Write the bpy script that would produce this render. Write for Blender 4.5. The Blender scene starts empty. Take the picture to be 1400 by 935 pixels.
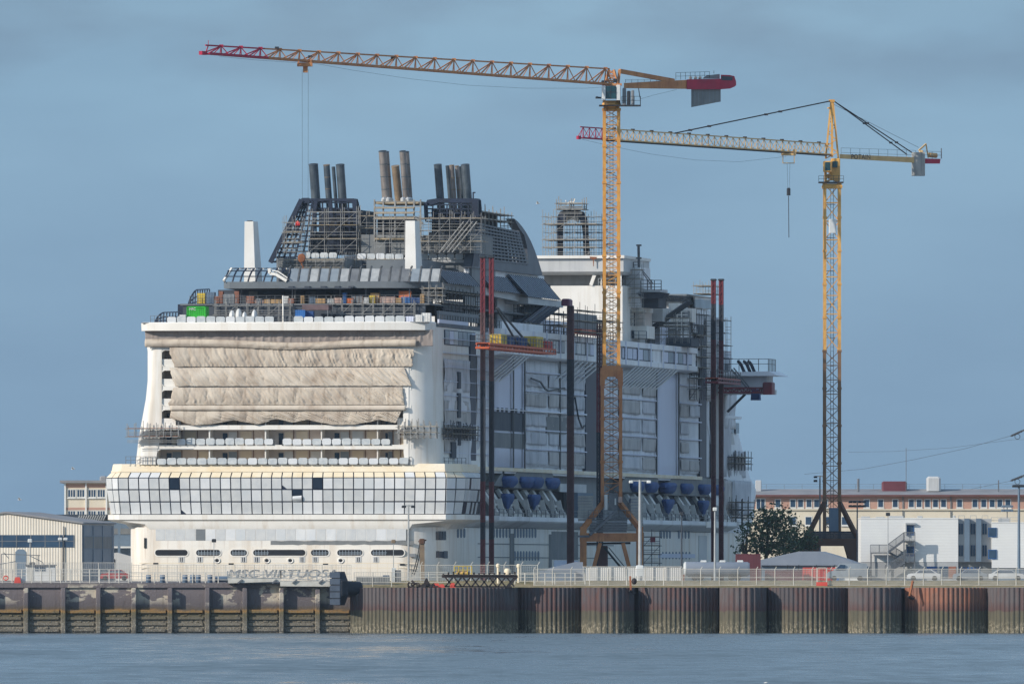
import bpy, bmesh, math, random
import numpy as np
from mathutils import Vector, noise
R = math.radians
rnd = random.Random(11)
SC = bpy.context.scene
C = SC.collection

# ---------------------------------------------------------------- survey of the place (metres)
F, HZ, HC = 20000.0, 790.0, 6.94          # focal length in photo pixels, horizon row, eye height above the water
TH = R(9.4)                               # the ship's heading
CT, ST = math.cos(TH), math.sin(TH)
SX0, SY0 = -30.85, 2000.0                 # the ship's stern centre
FR = {'W': (0.0, 0.0, 0.0), 'S': (SX0, SY0, -TH)}

def PX(px, Y): return (px - 700.0) / F * Y
def PZ(py, Y): return HC + (HZ - py) / F * Y
def PW(px, py, Y): return (PX(px, Y), Y, PZ(py, Y))
def Sv(px, u):                            # ship frame: athwartships place seen at px in the plane u
    k = (px - 700.0) / F
    return (k * (SY0 + u * CT) - SX0 - u * ST) / (CT + k * ST)
def Su(px, v):
    k = (px - 700.0) / F
    return (k * (SY0 - v * ST) - SX0 - v * CT) / (ST - k * CT)
def Sz(py, u, v=0.0): return HC + (HZ - py) / F * (SY0 + u * CT - v * ST)
def PS(px, py, u):
    v = Sv(px, u); return (v, u, Sz(py, u, v))
def PV(px, py, v):
    u = Su(px, v); return (v, u, Sz(py, u, v))
def to_world(fr, p):
    x0, y0, a = FR[fr]; c, s = math.cos(a), math.sin(a)
    return (x0 + p[0] * c - p[1] * s, y0 + p[0] * s + p[1] * c, p[2])

# ---------------------------------------------------------------- materials
def srgb(c):
    return tuple(((x / 255.0) / 12.92 if x / 255.0 <= 0.04045 else ((x / 255.0 + 0.055) / 1.055) ** 2.4) for x in c) + (1.0,)

class NT:
    def __init__(s, name):
        s.m = bpy.data.materials.new(name); s.m.use_nodes = True
        s.t = s.m.node_tree; s.b = s.t.nodes['Principled BSDF']
    def n(s, kind, **kw):
        nd = s.t.nodes.new(kind)
        for k, v in kw.items():
            if k in nd.inputs: nd.inputs[k].default_value = v
            else: setattr(nd, k, v)
        return nd
    def l(s, a, b): s.t.links.new(a, b)
    def coord(s, scale=(1, 1, 1), world=False):
        mp = s.n('ShaderNodeMapping'); mp.inputs['Scale'].default_value = scale
        if world: s.l(s.n('ShaderNodeNewGeometry').outputs['Position'], mp.inputs[0])
        else: s.l(s.n('ShaderNodeTexCoord').outputs['Object'], mp.inputs[0])
        return mp.outputs[0]
    def noise(s, co, scale, detail=4, rough=.55):
        nd = s.n('ShaderNodeTexNoise', Scale=scale, Detail=detail, Roughness=rough); s.l(co, nd.inputs['Vector']); return nd.outputs['Fac']
    def ramp(s, fac, stops, interp='LINEAR'):
        nd = s.n('ShaderNodeValToRGB'); s.l(fac, nd.inputs[0]); e = nd.color_ramp.elements; nd.color_ramp.interpolation = interp
        e[0].position, e[0].color = stops[0]; e[1].position, e[1].color = stops[-1]
        for p, c in stops[1:-1]:
            x = e.new(p); x.color = c
        return nd.outputs[0]
    def g(s, a): return (a, a, a, 1)
    def mix(s, fac, a, b, mode='MIX'):
        nd = s.n('ShaderNodeMix', data_type='RGBA', blend_type=mode)
        for sock, v in ((nd.inputs[0], fac), (nd.inputs[6], a), (nd.inputs[7], b)):
            if isinstance(v, (int, float, tuple)): sock.default_value = v
            else: s.l(v, sock)
        return nd.outputs[2]
    def math(s, op, a, b=0.0):
        nd = s.n('ShaderNodeMath', operation=op)
        for sock, v in ((nd.inputs[0], a), (nd.inputs[1], b)):
            if isinstance(v, (int, float)): sock.default_value = v
            else: s.l(v, sock)
        return nd.outputs[0]
    def bump(s, h, strength=.3, dist=.05):
        nd = s.n('ShaderNodeBump', Strength=strength, Distance=dist); s.l(h, nd.inputs['Height']); s.l(nd.outputs[0], s.b.inputs['Normal'])
    def done(s, col, rough=.6, metal=0.0):
        if isinstance(col, tuple): s.b.inputs['Base Color'].default_value = col
        else: s.l(col, s.b.inputs['Base Color'])
        s.b.inputs['Roughness'].default_value = rough; s.b.inputs['Metallic'].default_value = metal
        return s.m

def mat(name, c, c2=None, sc=.4, rough=.6, metal=0.0, streak=None, sa=.5, sthr=(.52, .72), sscale=(1.2, 1.2, .10), bump=0.0, bs=3.0, speck=None):
    k = NT(name); base = srgb(c)
    co = k.coord()
    c2 = c2 or tuple(int(x * .86) for x in c)
    out = k.mix(k.ramp(k.noise(co, sc, 5), [(.36, k.g(0)), (.66, k.g(1))]), base, srgb(c2))
    if streak:
        s = k.ramp(k.noise(k.coord(sscale), 1.0, 5, .6), [(sthr[0], k.g(0)), (sthr[1], k.g(sa))])
        out = k.mix(s, out, srgb(streak))
    if speck:
        s = k.ramp(k.noise(co, speck[1], 3, .7), [(.58, k.g(0)), (.66, k.g(speck[2]))])
        out = k.mix(s, out, srgb(speck[0]))
    if bump: k.bump(k.noise(co, bs, 4), bump)
    return k.done(out, rough, metal)

M = {}
def defmat(key, *a, **kw): M[key] = mat(key, *a, **kw)
# ship paint and coverings
defmat('white_hull', (230, 225, 216), (222, 215, 204), sc=.12, rough=.45, streak=(190, 166, 132), sa=.35, sscale=(.5, .5, .05))
defmat('white_paint', (234, 230, 223), (222, 218, 210), sc=.2, rough=.45, streak=(186, 166, 138), sa=.45, sscale=(.9, .9, .05))
defmat('cream_primer', (226, 208, 176), (232, 222, 202), sc=.25, rough=.6, streak=(196, 160, 116), sa=.4, sscale=(.3, .3, .5))
defmat('grey_white', (196, 196, 194), (180, 182, 184), sc=.2, rough=.5, streak=(140, 140, 140), sa=.35)
defmat('side_paint', (236, 236, 236), (222, 224, 228), sc=.06, rough=.55, streak=(160, 152, 146), sa=.5, sscale=(.25, .25, .04))
defmat('side_lilac', (210, 214, 228), (200, 204, 220), sc=.05, rough=.6)
defmat('film_panel', (204, 205, 204), (190, 193, 195), sc=.9, rough=.35, bump=.25, bs=1.2)
defmat('film_panel_pale', (218, 219, 219), (206, 209, 212), sc=.7, rough=.4, bump=.3, bs=1.6)
defmat('film_panel_blue', (196, 201, 204), (204, 206, 207), sc=.6, rough=.35, bump=.25, bs=1.0)
defmat('primer_panel', (232, 220, 196), (224, 208, 178), sc=.6, rough=.5)
defmat('navy_steel', (24, 38, 62), (18, 30, 50), sc=.5, rough=.5)
defmat('dark_glass', (26, 40, 58), (34, 50, 66), sc=.4, rough=.15)
defmat('opening_shade', (22, 28, 38), (16, 20, 28), sc=.4, rough=.8)  # near-black colour stands in for the shade inside holes and doorways
defmat('deck_grey', (104, 108, 112), (86, 90, 96), sc=.5, rough=.7, streak=(64, 68, 74), sa=.5)
defmat('fascia_grey', (112, 118, 122), (98, 104, 110), sc=.3, rough=.5, streak=(74, 80, 86), sa=.45, sscale=(.5, .5, .2))
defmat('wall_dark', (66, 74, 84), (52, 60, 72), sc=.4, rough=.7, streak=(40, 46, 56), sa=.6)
defmat('wall_mid', (124, 126, 126), (106, 110, 112), sc=.3, rough=.65, streak=(84, 86, 88), sa=.5)
defmat('grey_panel', (136, 146, 154), (122, 132, 142), sc=.8, rough=.3, streak=(96, 104, 112), sa=.3)
defmat('cabin_wall', (206, 194, 184), (190, 178, 170), sc=.5, rough=.7)
defmat('cabin_primer', (216, 204, 184), (206, 192, 170), sc=.5, rough=.7)
defmat('brown_trim', (122, 92, 74), rough=.6)
defmat('balustrade_film', (200, 203, 203), (178, 184, 188), sc=1.5, rough=.4, bump=.2, bs=2.0)
defmat('tarp_tan', (200, 188, 172), (174, 160, 145), sc=.45, rough=.85, streak=(132, 116, 100), sa=.65, sscale=(1.6, 1.6, .25), bump=.08, bs=2.2)
defmat('tarp_tan_pale', (208, 197, 182), (186, 172, 156), sc=.4, rough=.85, streak=(142, 122, 104), sa=.6, sscale=(.5, .5, .3), bump=.08, bs=2.2)
defmat('tarp_shade_grey', (150, 140, 134), (134, 124, 120), sc=.3, rough=.85, streak=(112, 98, 90), sa=.4, bump=.3, bs=2.0)  # tarpaulin tone browned for the shade under the cornice
defmat('net_grey', (204, 204, 208), (182, 184, 190), sc=.25, rough=.9, streak=(106, 106, 108), sa=.5, sscale=(.6, .6, .1))
defmat('net_beige', (192, 188, 185), (174, 170, 168), sc=.25, rough=.9, streak=(96, 94, 92), sa=.5, sscale=(.6, .6, .12))
defmat('net_pale', (222, 222, 224), (206, 208, 212), sc=.2, rough=.9, streak=(134, 134, 134), sa=.5, sscale=(.5, .5, .08))
defmat('scaffold_steel', (158, 158, 156), (120, 118, 114), sc=1.5, rough=.55, metal=.2)
defmat('scaffold_dark', (92, 94, 96), (66, 68, 72), sc=1.5, rough=.6, metal=.2)
defmat('scaffold_board', (176, 158, 128), (140, 128, 108), sc=.8, rough=.8)
defmat('slat_panel', (150, 164, 180), (136, 150, 168), sc=.5, rough=.4, streak=(96, 108, 126), sa=.4)
defmat('pipe_dark', (104, 114, 122), (72, 84, 94), sc=.6, rough=.35, metal=.4, streak=(30, 36, 44), sa=.5, sscale=(2, 2, .2))
defmat('pipe_steel', (160, 153, 148), (128, 121, 117), sc=.5, rough=.4, metal=.35, streak=(96, 82, 74), sa=.6, sscale=(2, 2, .25))
defmat('pipe_rust', (146, 128, 106), (118, 102, 86), sc=.8, rough=.6, metal=.2)
defmat('fin_grey', (92, 98, 106), (80, 86, 96), sc=.25, rough=.5)
defmat('pylon_white', (230, 228, 223), (220, 217, 210), sc=.3, rough=.5)
# machines
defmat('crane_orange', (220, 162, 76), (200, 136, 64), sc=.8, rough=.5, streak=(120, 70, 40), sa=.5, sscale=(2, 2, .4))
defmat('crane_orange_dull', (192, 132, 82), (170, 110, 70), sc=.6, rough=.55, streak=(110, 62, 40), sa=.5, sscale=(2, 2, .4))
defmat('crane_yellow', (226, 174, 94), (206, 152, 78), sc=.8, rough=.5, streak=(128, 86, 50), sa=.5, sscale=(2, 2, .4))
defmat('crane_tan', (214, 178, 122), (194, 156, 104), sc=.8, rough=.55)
defmat('crane_rust', (84, 62, 48), (90, 60, 44), sc=.6, rough=.7)
defmat('magenta_red', (176, 26, 62), (150, 22, 54), sc=.5, rough=.45)
defmat('cap_purple', (108, 44, 78), rough=.5)
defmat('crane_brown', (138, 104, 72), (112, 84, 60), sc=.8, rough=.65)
defmat('mast_red_shaded', (98, 42, 48), (80, 38, 44), sc=.5, rough=.6)  # mast red darkened for the sections in the ship's shade
defmat('mast_red', (122, 40, 50), (100, 38, 46), sc=.5, rough=.5)
defmat('mast_brown', (104, 72, 70), (82, 58, 60), sc=.4, rough=.6)
defmat('mast_dark', (50, 56, 66), (40, 44, 54), sc=.4, rough=.6)
defmat('platform_orange', (196, 92, 48), (170, 74, 44), sc=.5, rough=.55)
defmat('concrete_ballast', (172, 172, 167), (152, 152, 149), sc=.5, rough=.85, streak=(92, 92, 92), sa=.5, bump=.2)
defmat('cab_white', (224, 226, 224), rough=.4)
defmat('cab_glass', (40, 78, 84), (30, 60, 70), sc=1.0, rough=.1)
defmat('dark_steel', (44, 48, 54), (34, 38, 44), sc=.8, rough=.55)
defmat('rope_steel', (56, 62, 68), rough=.6)
defmat('galvanised', (176, 178, 178), (150, 154, 156), sc=1.0, rough=.5, metal=.2)
defmat('galvanised_dull', (112, 116, 120), (92, 96, 102), sc=.8, rough=.55, metal=.1)
# goods
for k_, c_ in dict(green=(40, 176, 44), blue=(44, 108, 176), blue_dark=(36, 72, 126), yellow=(206, 178, 60), tan=(196, 160, 112), pink=(196, 164, 150), orange=(206, 110, 56),
                   white=(214, 214, 212), purple_brown=(104, 84, 86), brick=(156, 104, 84), red=(206, 48, 46), black=(30, 32, 36), grey=(128, 132, 136), blue_grey=(94, 114, 136)).items():
    defmat('goods_' + k_, c_, sc=1.2, rough=.6)
defmat('cover_blue', (36, 78, 136), (28, 62, 112), sc=.6, rough=.7, bump=.4, bs=1.5)
defmat('davit_grey', (218, 216, 210), (196, 196, 192), sc=.6, rough=.6, streak=(140, 130, 120), sa=.4)
# land
defmat('galv_mesh', (182, 182, 178), rough=.6)
defmat('fence_white', (206, 203, 194), (186, 182, 172), sc=1.0, rough=.6)
defmat('rust_dark', (52, 44, 44), (36, 34, 38), sc=.8, rough=.8)
defmat('rust_orange', (150, 92, 56), (112, 66, 44), sc=1.2, rough=.8)
defmat('fender_tile', (62, 74, 90), (50, 62, 78), sc=.8, rough=.6)
defmat('fender_black', (36, 42, 52), (28, 34, 44), sc=.8, rough=.7)
defmat('beige_render', (218, 207, 186), (208, 196, 174), sc=.15, rough=.85, streak=(186, 164, 132), sa=.3, sscale=(.4, .4, .08))
defmat('pink_render', (188, 150, 132), (178, 140, 124), sc=.2, rough=.85)
defmat('roof_grey', (140, 140, 142), (122, 122, 126), sc=.3, rough=.8)
defmat('eave_red', (112, 70, 66), rough=.7)
defmat('window_frame', (222, 220, 214), rough=.5)
defmat('window_glass', (46, 66, 88), (60, 82, 104), sc=.5, rough=.12)
defmat('blue_frame', (40, 92, 150), rough=.5)
defmat('panel_white', (226, 225, 220), (218, 217, 213), sc=.3, rough=.5)
defmat('panel_grey', (172, 174, 174), (158, 160, 162), sc=.3, rough=.6)
defmat('panel_blue_grey', (104, 122, 138), (92, 110, 128), sc=.3, rough=.6)
defmat('container_maroon', (104, 52, 60), rough=.6)
defmat('tent_grey', (132, 140, 152), (118, 128, 142), sc=.3, rough=.8)
defmat('yard_concrete', (152, 148, 140), (134, 130, 124), sc=.2, rough=.9)  # even yard tone lightened to bounce sunlight onto the ship's flank
defmat('rubber', (26, 27, 29), rough=.8)
defmat('car_white', (222, 222, 220), rough=.3)
defmat('car_silver', (160, 166, 170), rough=.3, metal=.3)
defmat('car_red', (168, 48, 48), rough=.3)
defmat('red_box', (214, 88, 76), (198, 70, 62), sc=.6, rough=.6)
defmat('bark', (74, 62, 50), (56, 48, 40), sc=2., rough=.9)
defmat('leaf_dark', (58, 78, 52), (46, 64, 46), sc=.8, rough=.7)
defmat('leaf_mid', (88, 104, 66), (70, 88, 58), sc=.8, rough=.7)
defmat('letter_dark', (40, 44, 56), rough=.6)
defmat('bird_white', (226, 226, 222), rough=.8)
defmat('skin_tone', (186, 140, 116), rough=.7)
defmat('hivis', (226, 60, 50), rough=.7)

def hull_paint():
    k = NT('white_hull'); co = k.coord(); sx = k.n('ShaderNodeSeparateXYZ'); k.l(co, sx.inputs[0])
    w_ = k.math('MULTIPLY', k.math('SUBTRACT', k.noise(k.coord((.25, .25, .25)), 1.0, 5), .5), 2.2)
    z = k.math('DIVIDE', k.math('ADD', sx.outputs[2], w_), 20.0)
    out = k.mix(k.ramp(z, [(.30, k.g(1)), (.66, k.g(0))]), srgb((231, 227, 220)), srgb((232, 221, 203)))
    out = k.mix(k.ramp(k.noise(k.coord((.5, .5, .035)), 1.0, 6, .6), [(.5, k.g(0)), (.72, k.g(.5))]), out, srgb((188, 160, 124)))
    out = k.mix(k.ramp(k.noise(k.coord((1.6, 1.6, .12)), 1.0, 5, .6), [(.58, k.g(0)), (.74, k.g(.55))]), out, srgb((158, 132, 108)))
    out = k.mix(k.ramp(k.noise(k.coord((.12, .12, .4)), 1.0, 5, .6), [(.5, k.g(0)), (.7, k.g(.4))]), out, srgb((204, 206, 206)))
    k.bump(k.noise(k.coord((.22, .22, .3)), 1.0, 3), .12, .3)
    return k.done(out, .45)
M['white_hull'] = hull_paint()
def corrugated(name, c, c2, pitch, axis='X', depth=.35, groove_tone=None):
    k = NT(name); co = k.coord()
    w = k.n('ShaderNodeTexWave', Scale=.314 / pitch * 2, Distortion=0.0); w.bands_direction = axis
    k.l(co, w.inputs['Vector'])
    out = k.mix(k.ramp(k.noise(co, .25, 4), [(.35, k.g(0)), (.65, k.g(1))]), srgb(c), srgb(c2))
    seam = k.ramp(w.outputs['Fac'], [(.0, k.g(.55)), (.22, k.g(0))])
    out = k.mix(seam, out, srgb(groove_tone or tuple(int(x * .7) for x in c)))  # darker tone along the corrugation grooves
    k.bump(w.outputs['Fac'], depth, .1)
    return k.done(out, .55)
M['cladding_cream'] = corrugated('cladding_cream', (222, 214, 200), (208, 201, 188), .75, 'X', .5, (168, 152, 126))
M['cladding_white'] = corrugated('cladding_white', (224, 224, 220), (216, 216, 214), .42, 'Z', .15, (196, 196, 196))
M['cladding_shaded'] = corrugated('cladding_shaded', (120, 134, 148), (108, 124, 140), .75, 'Y', .4)  # blue-grey copy of the cladding, shade put into the colour
M['hoarding_white'] = corrugated('hoarding_white', (220, 218, 212), (206, 204, 200), .55, 'X', .5, (150, 150, 150))

def quay_concrete():
    k = NT('quay_concrete'); co = k.coord(world=True)
    sx = k.n('ShaderNodeSeparateXYZ'); k.l(co, sx.inputs[0])
    wob = k.math('MULTIPLY', k.math('SUBTRACT', k.noise(k.coord((.5, .5, .5), True), 1.0, 5), .5), 1.0)
    z = k.math('DIVIDE', k.math('ADD', sx.outputs[2], wob), 7.0)
    band = k.ramp(z, [(.0, srgb((92, 88, 80))), (.12, srgb((124, 117, 104))), (.26, srgb((104, 98, 84))), (.35, srgb((106, 98, 74))), (.40, srgb((150, 116, 70))), (.44, srgb((96, 86, 74))), (.50, srgb((98, 92, 94))), (.75, srgb((116, 108, 110))), (1.0, srgb((104, 98, 98)))])
    patch = k.math('MULTIPLY', k.ramp(k.noise(k.coord((.28, .28, .45), True), 1.0, 6, .6), [(.52, k.g(0)), (.545, k.g(.85))]), k.ramp(z, [(.5, k.g(0)), (.62, k.g(1)), (.84, k.g(1)), (.9, k.g(0))]))
    out = k.mix(patch, band, srgb((196, 186, 168)))
    stain = k.ramp(k.noise(k.coord((2.5, 2.5, .2), True), 1.0, 4), [(.55, k.g(0)), (.75, k.g(.5))])
    out = k.mix(stain, out, srgb((70, 64, 64)))
    sp = k.math('MULTIPLY', k.ramp(k.noise(k.coord((1, 1, 1), True), 5.0, 3, .8), [(.56, k.g(0)), (.62, k.g(.8))]), k.ramp(z, [(.16, k.g(1)), (.30, k.g(0))]))
    out = k.mix(sp, out, srgb((176, 170, 156)))
    k.bump(k.noise(co, 3.5, 6, .7), .8, .12)
    return k.done(out, .9)
M['quay_concrete'] = quay_concrete()

def sheet_pile(name, rust, grey, algae):
    k = NT(name); co = k.coord(world=True)
    sx = k.n('ShaderNodeSeparateXYZ'); k.l(co, sx.inputs[0])
    wob = k.math('MULTIPLY', k.math('SUBTRACT', k.noise(k.coord((.6, .6, .6), True), 1.0, 5), .5), .9)
    z = k.math('DIVIDE', k.math('ADD', sx.outputs[2], wob), 7.0)
    upper = k.mix(k.ramp(k.noise(k.coord((1.0, 1.0, .3), True), 1.0, 6, .65), [(.45, k.g(0)), (.68, k.g(.9))]), srgb(grey), srgb(rust))
    upper = k.mix(k.ramp(z, [(.42, k.g(.7)), (.58, k.g(0))]), upper, srgb((84, 58, 56)))
    lower = k.mix(k.ramp(k.noise(k.coord((1.6, 1.6, .3), True), 1.0, 5), [(.4, k.g(0)), (.65, k.g(1))]), srgb(algae), srgb((98, 92, 76)))
    out = k.mix(k.ramp(z, [(.385, k.g(0)), (.415, k.g(1))]), lower, upper)
    sp = k.math('MULTIPLY', k.ramp(k.noise(k.coord((1, 1, .6), True), 4.0, 3, .8), [(.5, k.g(0)), (.58, k.g(.8))]), k.ramp(z, [(.10, k.g(1)), (.24, k.g(0))]))
    out = k.mix(sp, out, srgb((158, 148, 128)))
    k.bump(k.noise(co, 3.0, 5, .7), .6, .08)
    return k.done(out, .85)
M['pile_rust'] = sheet_pile('pile_rust', (98, 64, 56), (80, 75, 78), (74, 73, 60))
M['pile_orange'] = sheet_pile('pile_orange', (164, 102, 76), (128, 94, 80), (90, 86, 68))
M['pile_grey'] = sheet_pile('pile_grey', (92, 66, 62), (90, 84, 85), (82, 80, 66))

def grassy():
    k = NT('grass_bank'); co = k.coord(world=True)
    out = k.mix(k.ramp(k.noise(co, .35, 6, .7), [(.4, k.g(0)), (.6, k.g(1))]), srgb((116, 104, 62)), srgb((158, 138, 104)))
    out = k.mix(k.ramp(k.noise(co, 1.5, 4), [(.5, k.g(0)), (.7, k.g(.7))]), out, srgb((82, 84, 44)))
    k.bump(k.noise(co, 4.0, 5), .8, .15)
    return k.done(out, .95)
M['grass_bank'] = grassy()

def water():
    k = NT('river_water')
    h1 = k.noise(k.coord((.35, .05, 1), True), 1.0, 6, .65)
    h2 = k.noise(k.coord((.03, .006, 1), True), 1.0, 5, .6)
    h3 = k.noise(k.coord((1.4, .22, 1), True), 1.0, 4, .6)
    h = k.math('ADD', k.math('MULTIPLY', h1, 1.0), k.math('ADD', k.math('MULTIPLY', h2, 2.5), k.math('MULTIPLY', h3, .35)))
    k.bump(h, .22, 1.0)
    ro = k.ramp(k.math('ADD', k.math('MULTIPLY', h1, .5), k.math('MULTIPLY', h2, .5)), [(.36, k.g(.08)), (.64, k.g(.5))])
    k.l(ro, k.b.inputs['Roughness'])
    k.b.inputs['Base Color'].default_value = srgb((78, 90, 96)); k.b.inputs['IOR'].default_value = 1.33
    return k.m
M['river_water'] = water()

# ---------------------------------------------------------------- mesh builder
ORG = {}
class MB:
    def __init__(s, xf=None): s.v = []; s.f = []; s.mi = []; s.m = 0; s.xf = xf; s.st = []
    def _add(s, pts, faces):
        o = len(s.v); s.st.append((o, len(s.f)))
        if s.xf: pts = [s.xf(p) for p in pts]
        s.v += [tuple(p) for p in pts]
        for f in faces: s.f.append([o + i for i in f]); s.mi.append(s.m)
        return s
    def poly(s, pts): return s._add(pts, [list(range(len(pts)))])
    def box(s, x0, x1, y0, y1, z0, z1):
        p = [(x, y, z) for z in (z0, z1) for y in (y0, y1) for x in (x0, x1)]
        return s._add(p, [(0, 2, 3, 1), (4, 5, 7, 6), (0, 1, 5, 4), (2, 6, 7, 3), (0, 4, 6, 2), (1, 3, 7, 5)])
    def cbox(s, x0, x1, y0, y1, z0, z1, c=.05):          # box with chamfered vertical and top edges
        pl = [(x0 + c, y0), (x1 - c, y0), (x1, y0 + c), (x1, y1 - c), (x1 - c, y1), (x0 + c, y1), (x0, y1 - c), (x0, y0 + c)]
        cx, cy = (x0 + x1) / 2, (y0 + y1) / 2
        kx, ky = 1 - 2 * c / max(x1 - x0, .01), 1 - 2 * c / max(y1 - y0, .01)
        top = [(cx + (x - cx) * kx, cy + (y - cy) * ky) for x, y in pl]
        return s.loft([[(x, y, z0) for x, y in pl], [(x, y, z1 - c) for x, y in pl], [(x, y, z1) for x, y in top]])
    def bar(s, p, q, w, h=None):
        p, q = Vector(p), Vector(q); d = q - p
        if d.length < 1e-6: return s
        d.normalize(); up = Vector((0, 0, 1)) if abs(d.z) < .95 else Vector((0, 1, 0))
        a = d.cross(up).normalized() * (w / 2); b = a.cross(d).normalized() * ((h or w) / 2)
        pts = [c + e for c in (p, q) for e in (a + b, -a + b, -a - b, a - b)]
        return s._add(pts, [(0, 1, 5, 4), (1, 2, 6, 5), (2, 3, 7, 6), (3, 0, 4, 7), (3, 2, 1, 0), (4, 5, 6, 7)])
    def tube(s, p, q, r, n=10, r2=None, caps=True):
        p, q = Vector(p), Vector(q); d = (q - p).normalized(); up = Vector((0, 0, 1)) if abs(d.z) < .95 else Vector((0, 1, 0))
        a = d.cross(up).normalized(); b = a.cross(d).normalized(); r2 = r if r2 is None else r2
        rings = [[c + (a * math.cos(t) + b * math.sin(t)) * rr for t in [2 * math.pi * i / n for i in range(n)]] for c, rr in ((p, r), (q, r2))]
        return s.loft(rings, caps=caps)
    def path(s, pts, w, n=4):
        for a, b in zip(pts, pts[1:]): s.bar(a, b, w)
        return s
    def loft(s, rings, caps=True, closed=True):
        n = len(rings[0]); pts = [p for r in rings for p in r]; fs = []
        for i in range(len(rings) - 1):
            for j in range(n if closed else n - 1):
                k = (j + 1) % n; fs.append((i * n + j, i * n + k, (i + 1) * n + k, (i + 1) * n + j))
        if caps: fs += [list(range(n))[::-1], [(len(rings) - 1) * n + j for j in range(n)]]
        return s._add(pts, fs)
    def prism(s, poly, axis, a0, a1):                  # poly in the two other axes
        f = {'x': lambda p, a: (a, p[0], p[1]), 'y': lambda p, a: (p[0], a, p[1]), 'z': lambda p, a: (p[0], p[1], a)}[axis]
        return s.loft([[f(p, a0) for p in poly], [f(p, a1) for p in poly]])
    def hexa(s, a, b):                                 # two quads, corner for corner
        return s.loft([a, b])
    def grid(s, nu, nv, fn):
        pts = [fn(i / nu, j / nv) for j in range(nv + 1) for i in range(nu + 1)]
        return s._add(pts, [(j * (nu + 1) + i, j * (nu + 1) + i + 1, (j + 1) * (nu + 1) + i + 1, (j + 1) * (nu + 1) + i) for j in range(nv) for i in range(nu)])
    def ball(s, c, r, n=8, m=6, sq=(1, 1, 1)):
        rings = []
        for j in range(m + 1):
            t = -math.pi / 2 + math.pi * (j + (.08 if j == 0 else -.08 if j == m else 0)) / m
            rings.append([(c[0] + r * sq[0] * math.cos(t) * math.cos(2 * math.pi * i / n), c[1] + r * sq[1] * math.cos(t) * math.sin(2 * math.pi * i / n), c[2] + r * sq[2] * math.sin(t)) for i in range(n)])
        return s.loft(rings)
    def pieces(s):
        k = len(s.st); V = np.array(s.v, dtype=float); b = [a for a, _ in s.st] + [len(s.v)]; fb = [a for _, a in s.st] + [len(s.f)]
        lo = np.array([V[b[i]:b[i + 1]].min(axis=0) for i in range(k)]); hi = np.array([V[b[i]:b[i + 1]].max(axis=0) for i in range(k)]); size = (hi - lo).max(axis=1)
        gap = np.maximum(0.0, np.maximum(lo[:, None] - hi[None], lo[None] - hi[:, None])); near = np.sqrt((gap ** 2).sum(axis=2)) <= np.maximum(.02, .49 * np.maximum(size[:, None], size[None]))
        lab = -np.ones(k, int); n = 0
        for i in range(k):
            if lab[i] >= 0: continue
            todo = [i]; lab[i] = n
            while todo:
                j = todo.pop(); nb = np.nonzero(near[j] & (lab < 0))[0]; lab[nb] = n; todo += list(nb)
            n += 1
        out = []
        for g in range(n):
            m = MB()
            for i in np.nonzero(lab == g)[0]:
                o = len(m.v); m.st.append((o, len(m.f))); m.v += s.v[b[i]:b[i + 1]]
                for f, mi in zip(s.f[fb[i]:fb[i + 1]], s.mi[fb[i]:fb[i + 1]]): m.f.append([x - b[i] + o for x in f]); m.mi.append(mi)
            out.append(m)
        return out
    def build(s, name, mats, parent=None, frame='W', org=None, smooth=False, label=None, cat=None, group=None, kind=None, thick=0):
        if not isinstance(mats, (list, tuple)): mats = [mats]
        if parent is not None and kind is None and 1 < len(s.st) <= 800:      # pieces that stand apart become parts of their own
            gs = s.pieces()
            if 1 < len(gs) <= 40:
                o = None
                for g in gs: o = g.build(name, mats, parent, frame, org, smooth, label, cat, group, kind, thick)
                return o
        if parent is not None: org = ORG[parent.name]
        elif org is None:
            xs, ys, zs = zip(*s.v); org = ((min(xs) + max(xs)) / 2, (min(ys) + max(ys)) / 2, min(zs))
        me = bpy.data.meshes.new(name)
        me.from_pydata([(x - org[0], y - org[1], z - org[2]) for x, y, z in s.v], [], s.f)
        for m in mats: me.materials.append(M[m] if isinstance(m, str) else m)
        if len(mats) > 1: me.polygons.foreach_set('material_index', s.mi)
        bm = bmesh.new(); bm.from_mesh(me); bmesh.ops.recalc_face_normals(bm, faces=bm.faces); bm.to_mesh(me); bm.free()
        if smooth:
            me.polygons.foreach_set('use_smooth', [True] * len(me.polygons)); me.set_sharp_from_angle(angle=R(smooth if smooth is not True else 35))
        me.update()
        o = bpy.data.objects.new(name, me); C.objects.link(o); ORG[o.name] = org
        if parent is not None: o.parent = parent
        else: o.location = to_world(frame, org); o.rotation_euler = (0, 0, FR[frame][2])
        if thick:
            md = o.modifiers.new('thickness', 'SOLIDIFY'); md.thickness = thick; md.offset = 0
        return tag(o, label, cat, group, kind)

def tag(o, label=None, cat=None, group=None, kind=None):
    for k, v in (('label', label), ('category', cat), ('group', group), ('kind', kind)):
        if v: o[k] = v
    return o
def thing(name, label, cat, org, frame='W', group=None):
    o = bpy.data.objects.new(name, None); o.empty_display_size = .5; C.objects.link(o)
    o.location = to_world(frame, org); o.rotation_euler = (0, 0, FR[frame][2]); ORG[o.name] = tuple(org)
    return tag(o, label, cat, group)
def copy_tree(o, dx=(0, 0, 0), label=None, parent=None):
    c = o.copy(); C.objects.link(c); c.parent = parent
    if parent is None: c.location = tuple(a + b for a, b in zip(o.location, dx))
    if label: c['label'] = label
    for ch in list(o.children): copy_tree(ch, parent=c)
    return c

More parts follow.
